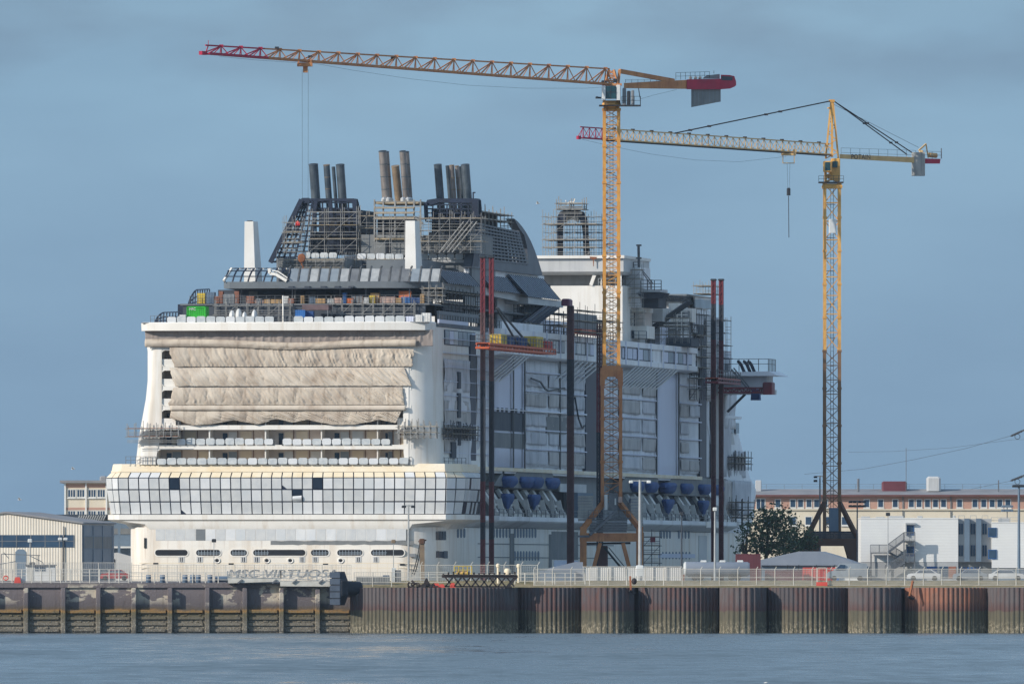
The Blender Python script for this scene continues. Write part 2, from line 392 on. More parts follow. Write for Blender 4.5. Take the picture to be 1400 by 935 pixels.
def scaffold(tb, bd, x0, x1, y0, y1, z0, z1, bx=2.0, by=1.2, lift=2.0, w=.08, brace=True, rails=True, skip=0.0, r=rnd):
    nx, ny, nz = max(1, round((x1 - x0) / bx)), max(1, round((y1 - y0) / by)), max(1, round((z1 - z0) / lift))
    X = [x0 + (x1 - x0) * i / nx for i in range(nx + 1)]; Y = [y0 + (y1 - y0) * i / ny for i in range(ny + 1)]; Z = [z0 + (z1 - z0) * i / nz for i in range(nz + 1)]
    for x in X:
        for y in Y: tb.bar((x, y, z0), (x, y, z1 + r.uniform(.3, 1.2)), w)
    for k, z in enumerate(Z[1:] if nz > 1 else Z):
        for y in Y:
            if r.random() >= skip: tb.bar((x0 - .3, y, z), (x1 + .3, y, z), w)
            if rails and y in (y0, y1):
                tb.bar((x0, y, z - lift * .5), (x1, y, z - lift * .5), w * .8)
                tb.bar((x0, y, z - lift * .75), (x1, y, z - lift * .75), w * .6)
        for x in X: tb.bar((x, y0 - .2, z), (x, y1 + .2, z), w)
        if bd is not None and r.random() >= skip: bd.box(x0, x1, y0 + .08, y1 - .08, z + .06, z + .12)
    if brace:
        for i in range(nx):
            for k in range(nz):
                if (i + k) % 2 == 0 and r.random() < .75: tb.bar((X[i], y0, Z[k]), (X[i + 1], y0, Z[k + 1]), w * .8)

def railing(mb, pts, h=1.1, post=1.5, w=.06, rails=(1.0, .5), mesh=0):
    for a, b in zip(pts, pts[1:]):
        a, b = Vector(a), Vector(b); n = max(1, round((b - a).length / post))
        for i in range(n + 1):
            p = a.lerp(b, i / n); mb.bar(p, p + Vector((0, 0, h)), w)
        for f in rails: mb.bar(a + Vector((0, 0, h * f)), b + Vector((0, 0, h * f)), w * .8)
        if mesh:
            m = max(1, round((b - a).length / mesh))
            for i in range(m): 
                p = a.lerp(b, (i + .5) / m); mb.bar(p + Vector((0, 0, .1)), p + Vector((0, 0, h)), .022)

def lattice(mb, p, q, wa, wb, up, n, chord=.3, diag=.12, tri=False, faces=4, style='Z'):
    """box or triangular truss from p to q; wa/wb = (width, height) at the ends; up = upward direction"""
    p, q, up = Vector(p), Vector(q), Vector(up); d = (q - p).normalized(); sd = d.cross(up).normalized(); up = sd.cross(d).normalized()
    def sec(t):
        c = p.lerp(q, t); w = wa[0] + (wb[0] - wa[0]) * t; h = wa[1] + (wb[1] - wa[1]) * t
        if tri: return [c - sd * w / 2, c + sd * w / 2, c + up * h]
        return [c - sd * w / 2 - up * h / 2, c + sd * w / 2 - up * h / 2, c + sd * w / 2 + up * h / 2, c - sd * w / 2 + up * h / 2]
    S = [sec(i / n) for i in range(n + 1)]; m = len(S[0])
    for j in range(m): mb.bar(S[0][j], S[-1][j], chord)
    for i in range(n):
        for j in range(m):
            k = (j + 1) % m
            if style == 'Z':
                a, b = (S[i][j], S[i + 1][k]) if (i + j) % 2 == 0 else (S[i][k], S[i + 1][j])
                mb.bar(a, b, diag)
            elif style == 'N': pass
            elif style == 'X':
                mb.bar(S[i][j], S[i + 1][k], diag); mb.bar(S[i][k], S[i + 1][j], diag)
            if i: mb.bar(S[i][j], S[i][k], diag)
    return S
def wob(x, y=0.0, z=0.0): return noise.noise(Vector((x, y, z)))
# ================================================================ THE SHIP: hull and stern
ship = thing('cruise_ship', 'huge white cruise ship under construction with scaffolded funnels, standing in the dock', 'cruise ship', (0, 0, 0), 'S')
def part(mb, name, mats, parent=None, **kw): return mb.build(name, mats, parent or ship, **kw)

def half(hb, r, u0, ub, L, p, nb=14, ns=12):
    pts = [(0, u0), ((hb - r) * .5, u0), (hb - r, u0)]
    pts += [(hb - r + r * math.sin(t), u0 + r - r * math.cos(t)) for t in [math.pi / 2 * i / 8 for i in range(1, 9)]]
    pts += [(hb, u0 + r + (ub - u0 - r) * i / ns) for i in range(1, ns + 1)]
    for i in range(1, nb + 1):
        s = i / nb; pts.append((hb * max(0.0, 1 - s ** p), ub + (L - ub) * s))
    return pts
def ring(z, hb, r, u0, ub, L, p):
    h, g = half(hb, r, u0, ub, L, p), half(hb + .75, r - 2.8, u0, ub, L, p)
    return [(v, u, z) for v, u in h] + [(-v, u, z) for v, u in g[-2:0:-1]]

mb = MB()
mb.loft([ring(-.5, 20.6, 6.2, 1.2, 240, 322, 1.7), ring(3, 21.2, 6.2, .3, 250, 326, 1.8), ring(6.5, 21.45, 6.2, 0, 256, 328, 1.9), ring(10.5, 21.5, 6.2, 0, 268, 330, 2.1), ring(13.9, 21.5, 6.2, 0, 276, 332, 2.4)])
hull = part(mb, 'hull', 'white_hull', smooth=30)
# horizontal plating seams and vertical weld lines stand a little proud
mb = MB()
for y_ in (769.5, 776):
    z = Sz(y_, 0); mb.box(Sv(190, 0), Sv(572, 0), -.012, .02, z - .04, z + .04)
for px in range(250, 560, 14): mb.box(Sv(px, 0) - .02, Sv(px, 0) + .02, -.014, .02, Sz(786, 0), Sz(769.5, 0))
part(mb, 'weld_seam', 'cream_primer')
# upper hull at the bow with the flare
mb = MB()
mb.loft([[(v, u, z) for (v, u, z) in ring(z_, hb, 6.2, 0, ub, L, p) if u >= 236] for z_, hb, ub, L, p in ((13.92, 21.5, 276, 332, 2.4), (16.5, 21.5, 282, 333, 2.5), (20.8, 21.5, 284, 333, 2.6), (22.6, 20.9, 281, 332, 2.6), (27.5, 20.6, 274, 330, 2.4), (31.0, 20.4, 270, 326, 2.3))])
part(mb, 'bow', 'side_paint', smooth=30)

# --- the flare under the gallery and its rim
def gal(o):
    f = [(24.3 + o, 17), (24.3 + o, 2.4 - .4 * o), (22.2 + .4 * o, -.55 - o)]
    return [(-v - 1.0, u) for v, u in f] + [(v, u) for v, u in f[::-1]]
def galring(z, o, uend=17):
    return [(v, min(u, uend), z) for v, u in gal(o)]
mb = MB()
base = [(-22.2, 17), (-22.2, 3), (-19, -.02), (17, -.02), (21.45, 5), (21.45, 17)]
mb.loft([[(v, u, 13.6) for v, u in base], [(v * 1.03, u - .2 if u < 17 else u, 14.3) for v, u in base], galring(14.75, -.3), galring(14.95, 0), galring(15.62, 0), galring(15.62, -1.0)])
part(mb, 'gallery_rim', 'white_paint', smooth=25)

# --- the glazed gallery: a steel frame with film-covered panes
LV = [(15.63, -.45), (17.38, -.15), (19.05, .10), (20.66, .22), (21.42, -.5)]
RINGS = [galring(z, o) for z, o in LV]
mb = MB(); mb.loft([[(v * .994, u * .994 + .05, z) for v, u, z in r] for r in RINGS], caps=False, closed=False)
gallery = part(mb, 'gallery', 'navy_steel')
mull = MB()
COLS = {0: 10, 1: 2, 2: 32, 3: 2, 4: 10}
panel_rest = {k: MB() for k in ('film_panel', 'film_panel_pale', 'film_panel_blue', 'primer_panel', 'dark_glass')}
def lerp3(a, b, t): return tuple(x + (y - x) * t for x, y in zip(a, b))
for row in range(4):
    r0, r1 = RINGS[row], RINGS[row + 1]
    for seg in range(5):
        a0, b0, a1, b1 = r0[seg], r0[seg + 1], r1[seg], r1[seg + 1]
        nrm = Vector((b0[1] - a0[1], -(b0[0] - a0[0]), 0)).normalized()
        n = COLS[seg]
        for i in range(n):
            g = .055; t0, t1 = (i + g) / n, (i + 1 - g) / n
            q = [lerp3(a0, b0, t0), lerp3(a0, b0, t1), lerp3(a1, b1, t1), lerp3(a1, b1, t0)]
            q = [lerp3(q[0], q[3], .05), lerp3(q[1], q[2], .05), lerp3(q[1], q[2], .95), lerp3(q[0], q[3], .95)]
            out = [tuple(x + y * .06 for x, y in zip(p, nrm)) for p in q]; inn = [tuple(x - y * .04 for x, y in zip(p, nrm)) for p in q]
            k = rnd.choices(['film_panel', 'film_panel_pale', 'film_panel_blue'], [6, 4, 2])[0]
            if row == 3 and seg in (1, 2, 3): k = 'primer_panel' if 4 < i < 26 or seg != 2 else rnd.choice(['film_panel_pale', 'primer_panel'])
            if seg == 2 and (row, i) in ((2, 5), (2, 19)): k = 'dark_glass'
            if seg == 4 and ((row == 2 and i in (2,)) or (row == 1 and i in (7, 9)) or (row == 0 and i in (0, 1, 4, 6, 8, 9))): k = 'dark_glass'
            if seg == 2 and row == 1 and i == 17:
                mbp = MB(); qm = [lerp3(inn[0], inn[3], .55), lerp3(inn[1], inn[2], .55), inn[2], inn[3]]
                mbp.hexa(qm, [tuple(x + y * .02 for x, y in zip(p, nrm)) for p in qm]); part(mbp, 'glass_panel', 'dark_glass', gallery)
                fl = MB(); fl.grid(4, 4, lambda s, t: (q[0][0] + (q[1][0] - q[0][0]) * s, q[0][1] - .1 - .35 * math.sin(t * 2.4), q[0][2] - .1 + .75 * t + .1 * s))
                part(fl, 'loose_film', 'film_panel_pale', gallery, thick=.02); continue
            if seg == 2 and row < 3:
                mbp = MB()
                if (row, i) in ((0, 6), (2, 16)):      # film peeled away from a corner
                    mbp.hexa([inn[1], inn[2], inn[3], lerp3(inn[0], inn[3], .35), lerp3(inn[0], inn[1], .5)], [out[1], out[2], out[3], lerp3(out[0], out[3], .35), lerp3(out[0], out[1], .5)])
                else: mbp.hexa(inn, out)
                part(mbp, 'glass_panel', k, gallery)
            else: panel_rest[k].hexa(inn, out)
for k, m_ in panel_rest.items():
    o = part(m_, 'side_glass_panel', k, gallery, kind='stuff')

# --- sloping cream cover over the gallery
mb = MB()
mb.loft([galring(21.42, -.4), galring(21.62, -.4), galring(21.64, -.5), galring(22.35, -.62), galring(22.55, -.7), galring(22.57, -6.0)], caps=False, closed=False)
part(mb, 'gallery_roof', 'cream_primer', smooth=20)
mb = MB(); mb.box(-21.6, 21.6, .2, 236, 21.9, 22.4)
part(mb, 'terrace_deck', 'cream_primer')

# --- lower stern: film-covered window strip, wavy grey bands, mooring ports
mb = MB(); n = 25
z0, z1 = Sz(738.5, 0), Sz(718.5, 0)
for i in range(n):
    a, b = Sv(213 + 343 * i / n, 0), Sv(213 + 343 * (i + .94) / n, 0)
    mb.m = rnd.choices([0, 1, 2], [6, 5, 2])[0]
    if i == 4: mb.m = 3
    mb.box(a, b, -.03, .03, z0, z1)
part(mb, 'window_strip', ['film_panel', 'film_panel_pale', 'film_panel_blue', 'fascia_grey'])
mb = MB()
def wavy(xa, xb, ya, yb, n=26, amp=1.2, seed=0):
    top = [(Sv(xa + (xb - xa) * i / n, 0), Sz(ya + amp * wob(i * .7, seed), 0)) for i in range(n + 1)]
    bot = [(Sv(xa + (xb - xa) * i / n, 0), Sz(yb + amp * wob(i * .9, seed + 5), 0)) for i in range(n + 1)]
    return top + bot[::-1]
mb.prism(wavy(421, 556, 714.5, 718.3, seed=1), 'y', -.012, .02)
mb.prism(wavy(370, 566, 739, 744.5, seed=2), 'y', -.012, .02)
mb.prism(wavy(556.3, 560, 715.5, 739, n=8, amp=.4, seed=3), 'y', -.012, .02)
part(mb, 'wavy_grey_band', 'wall_mid')  # thin grey strips with wavy edges
def slot(a, b, za, zb, n=8):
    r = (zb - za) / 2; zc = (za + zb) / 2
    return [(b - r + r * math.sin(t), zc - r * math.cos(t)) for t in [math.pi * i / n for i in range(n + 1)]] + [(a + r - r * math.sin(t), zc + r * math.cos(t)) for t in [math.pi * i / n for i in range(n + 1)]]
for xa, xb, barred in ((212, 257, 0), (268, 302, 3), (315, 338, 2), (346, 418, 1), (425, 450, 2), (461, 496, 3), (507, 553, 1)):
    a, b, za, zb = Sv(xa, 0), Sv(xb, 0), Sz(759.5, 0), Sz(751, 0)
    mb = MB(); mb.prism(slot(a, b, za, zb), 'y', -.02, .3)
    pm = part(mb, 'mooring_port', 'opening_shade')  # flat dark panel painted in place of a shaded hole
    mb = MB(); o_, i_ = slot(a - .12, b + .12, za - .12, zb + .12), slot(a + .02, b - .02, za + .02, zb - .02)
    mb.loft([[(x, -.015, z) for x, z in o_], [(x, -.07, z) for x, z in o_], [(x, -.07, z) for x, z in i_], [(x, -.022, z) for x, z in i_]], caps=False)
    part(mb, 'rim', 'white_paint', pm)
    if barred:
        mb = MB(); bx = b if barred > 1 else (a + 2.4)
        for x_ in range(int((bx - a) / .42)): mb.box(a + .35 + x_ * .42 - .04, a + .35 + x_ * .42 + .04, -.06, -.025, za + .08, zb - .08)
        mb.box(a + .2, bx - .2, -.065, -.03, (za + zb) / 2 - .05, (za + zb) / 2 + .05); mb.box(a + .3, bx - .3, -.065, -.03, za + .2, za + .27)
        part(mb, 'grating', 'grey_panel', pm)
for px in (248, 273, 333, 351, 413, 431, 490, 514):
    a, b, za, zb = Sv(px - 4, 0), Sv(px + 4, 0), Sz(768.5, 0), Sz(760.6, 0)
    mb = MB(); mb.box(a, b, -.05, .05, za, zb); fr = part(mb, 'fairlead', 'grey_white')
    mb = MB(); mb.box(a + .22, b - .22, -.07, -.052, za + .1, zb - .1); part(mb, 'fairlead_opening', 'opening_shade', fr)
    mb = MB(); mb.box((a + b) / 2 - .06, (a + b) / 2 + .06, -.1, -.071, za, zb); part(mb, 'roller', 'grey_white', fr)
for px in (297, 365, 397, 466):
    c = PS(px, 766, 0); mb = MB()
    for ra, rb, ya in ((.45, .45, .03), (.45, .42, -.1), (.28, .26, -.1)): pass
    mb.loft([[(c[0] + r * math.cos(t), y, c[2] + r * math.sin(t) * .85) for t in [2 * math.pi * i / 14 for i in range(14)]] for r, y in ((.48, .03), (.48, -.08), (.40, -.14), (.28, -.10), (.27, -.02))], caps=True)
    fr = part(mb, 'hawse_ring', 'white_paint', smooth=True)
    mb = MB(); mb.tube((c[0], -.028, c[2]), (c[0], -.034, c[2]), .26, 12); part(mb, 'hawse_hole', 'opening_shade', fr)
for px, py in ((213, 770), (316, 770.5), (445, 771), (550, 771.5)):
    c = PS(px, py, 0); mb = MB(); mb.box(c[0] - .35, c[0] + .35, -.03, .02, c[2] - .1, c[2] + .1); part(mb, 'drain_slot', 'opening_shade')
for x_ in (197.5, 199.5): mb = MB(); mb.box(Sv(x_, 0) - .05, Sv(x_, 0) + .05, -.05, .4, Sz(749, 0), Sz(735, 0)); part(mb, 'boarding_slot', 'opening_shade')
mb = MB(); a = PS(566, 759, 0); mb.box(a[0] - .6, a[0] + .2, .1, .5, a[2] - .2, a[2] + .25); part(mb, 'stern_lamp_box', 'goods_grey')
def corner_point(px, hb=21.5, r=6.2):
    best = None
    for i in range(0, 181):
        t = math.pi / 2 * i / 180; v, u = hb - r + r * math.sin(t), r - r * math.cos(t)
        X, Y, _ = to_world('S', (v, u, 0)); d = abs(700 + X / Y * F - px)
        if best is None or d < best[0]: best = (d, v, u, t)
    return best[1:]
for px, ya, yb in ((598, 726, 738), (602.5, 726, 738), (607.5, 726, 738), (598.5, 753, 762), (602.5, 753.5, 762), (606.5, 753.5, 762.5), (609.5, 753, 763)):
    mb = MB(); v, u, t = corner_point(px); nx, ny = math.sin(t), -math.cos(t)
    p = (v + nx * .03, u + ny * .03); s = (math.cos(t), math.sin(t)); w = .16 / max(.25, math.cos(t))
    q = [(p[0] + s[0] * d, p[1] + s[1] * d) for d in (-w, w)]; z0_, z1_ = Sz(yb, u), Sz(ya, u)
    mb.hexa([(q[0][0], q[0][1], z0_), (q[1][0], q[1][1], z0_), (q[1][0], q[1][1], z1_), (q[0][0], q[0][1], z1_)], [(q[0][0] - nx * .2, q[0][1] - ny * .2, z0_), (q[1][0] - nx * .2, q[1][1] - ny * .2, z0_), (q[1][0] - nx * .2, q[1][1] - ny * .2, z1_), (q[0][0] - nx * .2, q[0][1] - ny * .2, z1_)])
    part(mb, 'stern_quarter_window', 'dark_glass')

# ---------------------------------------------------------------- aft superstructure
def col_section(vo, vi, r, u0, u1, sgn, n=8):
    arc = [(vo - r + r * math.sin(t), u0 + r - r * math.cos(t)) for t in [math.pi / 2 * i / n for i in range(n + 1)]]
    return [(sgn * v, u) for v, u in [(vi, u0)] + arc + [(vo, u1), (vi, u1)]]
lv = [(634.5, 186, 213), (618, 188, 215), (600, 190, 219), (575, 194.5, 221.5), (545, 200, 221.5), (520, 202.5, 221.5), (480, 202.5, 221.5), (466, 200.5, 221.5), (452, 198.5, 221.5)]
mb = MB(); mb.loft([[(v, u, Sz(y, 0)) for v, u in col_section(-Sv(xo, 1.5), -Sv(xi, 0), 1.5, -.2, 9, -1)] for y, xo, xi in lv])
part(mb, 'corner_tower', 'white_paint', smooth=30)
mb = MB(); VI = Sv(559, 0)
mb.loft([[(v, u, z) for v, u in col_section(vo, VI, 4.4, -.2, 42, 1)] for z, vo in ((22.4, 20.9), (24, 20.7), (41.25, 20.5))])
part(mb, 'corner_tower', 'white_paint', smooth=30)
mb = MB()      # bare patch at the foot of that tower, stain-coloured primer
SLABS = (611, 584, 557, 530, 503, 475.5)
for y in SLABS:
    mb.box(Sv(222, 0) - .6, VI + .3, -.1, 3.0, Sz(y + 3.2, 0), Sz(y - 3.0, 0))
part(mb, 'balcony_slab', 'white_paint')
def fillet(x, z, sx, sz, r=.55, n=5):
    mb = MB()
    pts = [(x, z)] + [(x + sx * (r - r * math.cos(t)), z + sz * (r - r * math.sin(t))) for t in [math.pi / 2 * i / n for i in range(n + 1)]]
    mb.prism(pts, 'y', -.16, .6); part(mb, 'opening_corner', 'white_paint')
ys = [634] + list(SLABS) + [447]
for ya, yb in zip(ys, ys[1:]):
    lo, hi = Sz(ya - 3.0, 0), Sz(yb + 3.2, 0)
    xi = Sv(216 if ya > 600 else 221.5, 0) if ya > 600 else Sv(221.5, 0)
    fillet(xi - .03, hi + .02, 1, -1); fillet(xi - .03, lo - .02, 1, 1); fillet(VI + .03, hi + .02, -1, -1)
    if yb < 560: part(MB().box(xi - .05, xi + 1.9, .05, .2, lo, lo + .95), 'opening_parapet', 'white_paint')
    if yb < 560: part(MB().box(VI - 1.6, VI + .05, .05, .2, lo, lo + .95), 'opening_parapet', 'white_paint')
mb = MB(); mb.box(Sv(208, 0), VI + 1, 2.6, 3.0, 22.4, 41.2); part(mb, 'balcony_back_wall', 'cabin_wall')
rows = [(634, 611), (611, 584), (584, 557)]
def one(name, m_, *bx):
    mb = MB(); mb.box(*bx); return part(mb, name, m_)
for ri, (ya, yb) in enumerate(rows):
    lo, hi = Sz(ya - 3, 0), Sz(yb + 3.2, 0); x = 214.0
    while x < 556:
        xa, xb = Sv(x, 2.6), Sv(min(x + 76.5, 558), 2.6); w = xb - xa
        if x > 220: one('balcony_partition', 'white_paint', xa - .09, xa + .09, .3, 2.6, lo, hi)
        one('balcony_doorway', 'dark_glass', xa + .185 * w, xa + .27 * w, 2.54, 2.6, lo, hi - .45)
        one('balcony_door', rnd.choice(['grey_panel', 'cabin_primer', 'film_panel']), xa + .29 * w, xa + .44 * w, 2.56, 2.6, lo, hi - .3)
        if rnd.random() < .8: one('wall_panel', rnd.choice(['cabin_primer', 'film_panel', 'cabin_primer']), xa + .5 * w, xa + .70 * w, 2.55, 2.6, lo, hi - .2)
        if rnd.random() < .8: one('wall_panel', rnd.choice(['cabin_primer', 'film_panel', 'grey_white']), xa + .76 * w, xa + .93 * w, 2.55, 2.6, lo, hi - .25)
        for f_ in (.455, .735, .95): one('door_trim', 'brown_trim', xa + f_ * w - .05, xa + f_ * w + .05, 2.5, 2.6, lo, hi - .1 * rnd.random())
        x += 76.5
def balustrade(px0, px1, u, ytop, ybot, step=13.6, parent=None):
    n = max(1, round((px1 - px0) / step))
    for i in range(n):
        a, b = Sv(px0 + (px1 - px0) * i / n, u) + .06, Sv(px0 + (px1 - px0) * (i + 1) / n, u) - .06
        lo, hi = Sz(ybot, u) + rnd.uniform(0, .05), Sz(ytop, u) + rnd.uniform(-.06, .06); c = .17
        mb = MB(); mb.prism([(a + c, lo), (b - c, lo), (b, lo + c), (b, hi - c), (b - c, hi), (a + c, hi), (a, hi - c), (a, lo + c)], 'y', u - .05, u + .03)
        part(mb, 'balustrade_panel', rnd.choice(['balustrade_film', 'balustrade_film', 'film_panel_pale']), parent)
    mb = MB()
    for i in range(n + 1):
        x = Sv(px0 + (px1 - px0) * i / n, u); mb.box(x - .07, x + .07, u + .04, u + .1, Sz(ybot, u) - .05, Sz(ytop, u) - .2)
    part(mb, 'balustrade_post', 'dark_steel', parent)
balustrade(241, 374, -.25, 599.2, 608.0); balustrade(386, 534, -.25, 599.6, 608.4)
balustrade(214, 559, -.3, 626.0, 634.8)
# cornice under the pool deck
mb = MB()
cor = lambda z, o: [(v, u, z) for v, u in [(-20.2 - o, 3.2), (-20.2 - o, .2), (-20.0 - o, -.6), (-19.5, -1.2 - o), (-18.7, -1.6 - o), (17.2, -1.6 - o), (19.4, -.9 - o), (20.2 + o, .9), (20.2 + o, 3.2)]]
mb.loft([cor(40.75, 0), cor(41.75, .05), cor(41.9, -.1)], caps=True)
part(mb, 'cornice', 'white_paint', smooth=30)
mb = MB(); mb.box(-20.1, 20.6, 3.2, 245, 41.28, 41.8); part(mb, 'pool_deck', 'deck_grey')
mb = MB(); mb.box(-19.9, 19.9, -1.5, 3.2, 41.8, 41.86); part(mb, 'deck_planking', 'deck_grey')
mb = MB(); mb.box(-20.0, 19.6, 5, 235, 14, 41.2); part(mb, 'light_block_core', 'wall_mid')  # unseen solid box added inside the ship to block light
balustrade(228, 375, -1.35, 432.3, 441.0); balustrade(401, 554, -1.35, 432.6, 441.3)

# railings left on the terraces
mb = MB(); railing(mb, [PS(172, 634, -.4), PS(213, 634, -.4)], 1.0, .7, .07); railing(mb, [PS(560, 634.5, -.4), PS(637, 636, 10)], 1.0, .9, .07)
part(mb, 'terrace_railing', 'galvanised_dull')

# ---------------------------------------------------------------- tarpaulins over the balconies
def tarp(name, label, edge_l, edge_r, top, bot, matn, u=-.35, nu=320, nv=22, cols=13, seed=0, depth=.24, wr=.07, swag=0.0, slope=0.0, group=None):
    mb = MB()
    def fn(s, t):
        xl, xr = edge_l(1 - t), edge_r(1 - t); px = xl + (xr - xl) * s
        py = bot(s) + (top(s) - bot(s)) * t
        pleat = abs(math.sin(math.pi * cols * (s + .012 * wob(t * 3, seed)))) ** .22
        belly = (1 - (2 * t - 1) ** 2)
        crease = abs(wob(s * 62 + t * 7 * slope, t * .9, seed + 20)) ** .7
        d = depth * pleat * belly - .48 * crease * (1 if slope > .5 else .8) * (.12 + .88 * min(1, s * 1.4)) + 2.2 * wr * wob(s * 80 + (slope * t * 6), t * .7, seed) * (.4 + .6 * (1 - t)) + .08 * wob(s * 18, t * 1.6, seed + 3) * belly + .035 * wob(s * 190 + t * 8 * slope, t * 1.2, seed + 9)
        uu = u - .12 - max(-.05, d)
        return (Sv(px, 0), uu, Sz(py, 0))
    mb.grid(nu, nv, fn)
    return mb.build(name, matn, None, 'S', smooth=60, label=label, cat='tarpaulin', group=group, thick=.03)
G = 'tan tarpaulins hung over the stern balconies'
tarp('tarpaulin', 'uppermost quilted tan tarpaulin with vertical pleats, just under the loose cloth strip', lambda t: 231 + 8 * t + 2 * wob(t * 4), lambda t: 567 - 3 * t + 3 * wob(t * 5, 2), lambda s: 472 + 6 * s + 1.5 * wob(s * 5), lambda s: 501.5 + .8 * wob(s * 30), 'tarp_tan', seed=1, slope=.3, cols=13, group=G)
tarp('tarpaulin', 'second tan tarpaulin from the top, square quilting fading into folds', lambda t: 232 + 9 * t + 2 * wob(t * 4, 5), lambda t: 553 + 11 * t, lambda s: 502.5 + .5 * wob(s * 9), lambda s: 528 + .8 * wob(s * 26), 'tarp_tan_pale', seed=4, slope=.6, cols=13, group=G)
tarp('tarpaulin', 'third tan tarpaulin, hanging just above the scalloped lowest one', lambda t: 238 - 6 * t + 3 * wob(t * 4, 8), lambda t: 551 + 3 * t, lambda s: 529.5, lambda s: 554.0 + .6 * wob(s * 20), 'tarp_tan', seed=7, slope=.8, cols=13, group=G)
mb = MB()
mb.grid(120, 3, lambda s, t: (Sv(234 + 322 * s, 0), -.62 - .1 * t * (1 - t) * 4 - .04 * wob(s * 40, t), Sz(561.0 - 7.0 * t + .5 * s, 0)))
mb.build('tarpaulin_hem', 'tarp_tan_pale', None, 'S', smooth=60, label='narrow pale tan cloth hem band above the scalloped tarpaulin edge', cat='tarpaulin', thick=.04)
tarp('tarpaulin', 'lowest tan tarpaulin with a drooping scalloped lower edge above the open balconies', lambda t: 235 - 2 * t, lambda t: 551 - 9 * t, lambda s: 560.5, lambda s: 574 + 7 * abs(math.sin(math.pi * (s * 3.1 + .12))) - 8 * math.exp(-((s - .47) / .05) ** 2) - 6 * math.exp(-((s - .0) / .06) ** 2) + 1.0 * wob(s * 30), 'tarp_tan', seed=10, nv=18, slope=1.4, cols=9, group=G)
tarp('cloth_strip', 'loose shade-brown tarpaulin strip tucked under the white cornice, twisted into folds mid-length', lambda t: 199 + 1.0 * t, lambda t: 592.5, lambda s: 451.5, lambda s: 473.5 + 4.0 * math.exp(-((s - .55) / .22) ** 2) * 1.2, 'tarp_shade_grey', u=-.25, nv=20, depth=.10, wr=.10, cols=5, seed=14)
mb = MB()
mb.grid(160, 8, lambda s, t: (Sv(199.5 + 371 * s, 0), -.62 - .28 * math.sin(math.pi * t) - .12 * wob(s * 60, t * 2) * (1 if .38 < s < .7 else .3), Sz(474.0 + 4.5 * math.exp(-((s - .55) / .2) ** 2) - (11 - 1.5 * s) * t, 0)))
mb.build('cloth_roll', 'tarp_tan', None, 'S', smooth=60, label='sagging peach-coloured rolled tarpaulin running the width of the stern below the cornice', cat='tarpaulin', thick=.04)

# --- small scaffolds clamped to the towers
def scaf_thing(label, x0, x1, y0, y1, z0, z1, frame='S', tube='scaffold_steel', board='scaffold_board', **kw):
    t = thing('scaffold', label, 'scaffold', ((x0 + x1) / 2, (y0 + y1) / 2, z0), frame)
    tb, bd = MB(), MB(); scaffold(tb, bd, x0, x1, y0, y1, z0, z1, **kw)
    tb.build('scaffold_tube_frame', tube, t)
    if bd.v: bd.build('deck_boards_layer', board, t)
    return t
scaf_thing('small rusty cantilever scaffold clamped to the white tower beside the balconies', Sv(176, -.5), Sv(246, -.5), -1.7, -.55, Sz(597, 0), Sz(586, 0), bx=1.0, by=.9, lift=1.0, w=.09, board='rust_orange')
scaf_thing('crowded tube scaffold wrapped round the starboard stern tower below the tarpaulins', Sv(546, -.5), Sv(598, -.5), -1.7, -.5, Sz(600, 0), Sz(584, 0), bx=.9, by=.6, lift=.8, w=.09)
scaf_thing('tube scaffold on the shaded flank just behind the starboard stern tower', 20.9, 22.2, 5, 26, Sz(601, 5), Sz(586, 5), bx=.8, by=2.4, lift=.85, w=.09, tube='scaffold_dark')
# ================================================================ THE SHIP: upper works
def block(name, m_, x0, x1, y0, y1, z0, z1, parent=None):
    return part(MB().box(x0, x1, y0, y1, z0, z1), name, m_, parent)
def facebox(name, m_, pxa, pxb, ytop, ybot, u, du, parent=None, zb=None):
    return block(name, m_, Sv(pxa, u), Sv(pxb, u), u, u + du, Sz(ybot, u) if zb is None else zb, Sz(ytop, u), parent)
ZA, ZB, ZC = 41.8, 44.6, 47.55
# supply deck B with a dark front wall
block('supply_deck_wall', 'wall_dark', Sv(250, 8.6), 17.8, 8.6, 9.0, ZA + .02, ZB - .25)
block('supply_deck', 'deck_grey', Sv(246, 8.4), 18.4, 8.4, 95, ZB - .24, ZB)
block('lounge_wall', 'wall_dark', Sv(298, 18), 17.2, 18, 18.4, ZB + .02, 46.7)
for pa, pb, m_ in ((388, 418, 'opening_shade'), (424, 432, 'wall_mid'), (446, 455, 'opening_shade'), (520, 548, 'dark_glass'), (340, 352, 'wall_mid')):
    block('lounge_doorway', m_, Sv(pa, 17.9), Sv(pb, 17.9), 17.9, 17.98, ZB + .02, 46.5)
for px in (400, 403.5, 465, 330, 500, 560, 585):
    part(MB().tube((Sv(px, 10.4), 10.4, ZB), (Sv(px, 10.4), 10.4, 46.7), .12, 8), 'deck_post', 'galvanised_dull')
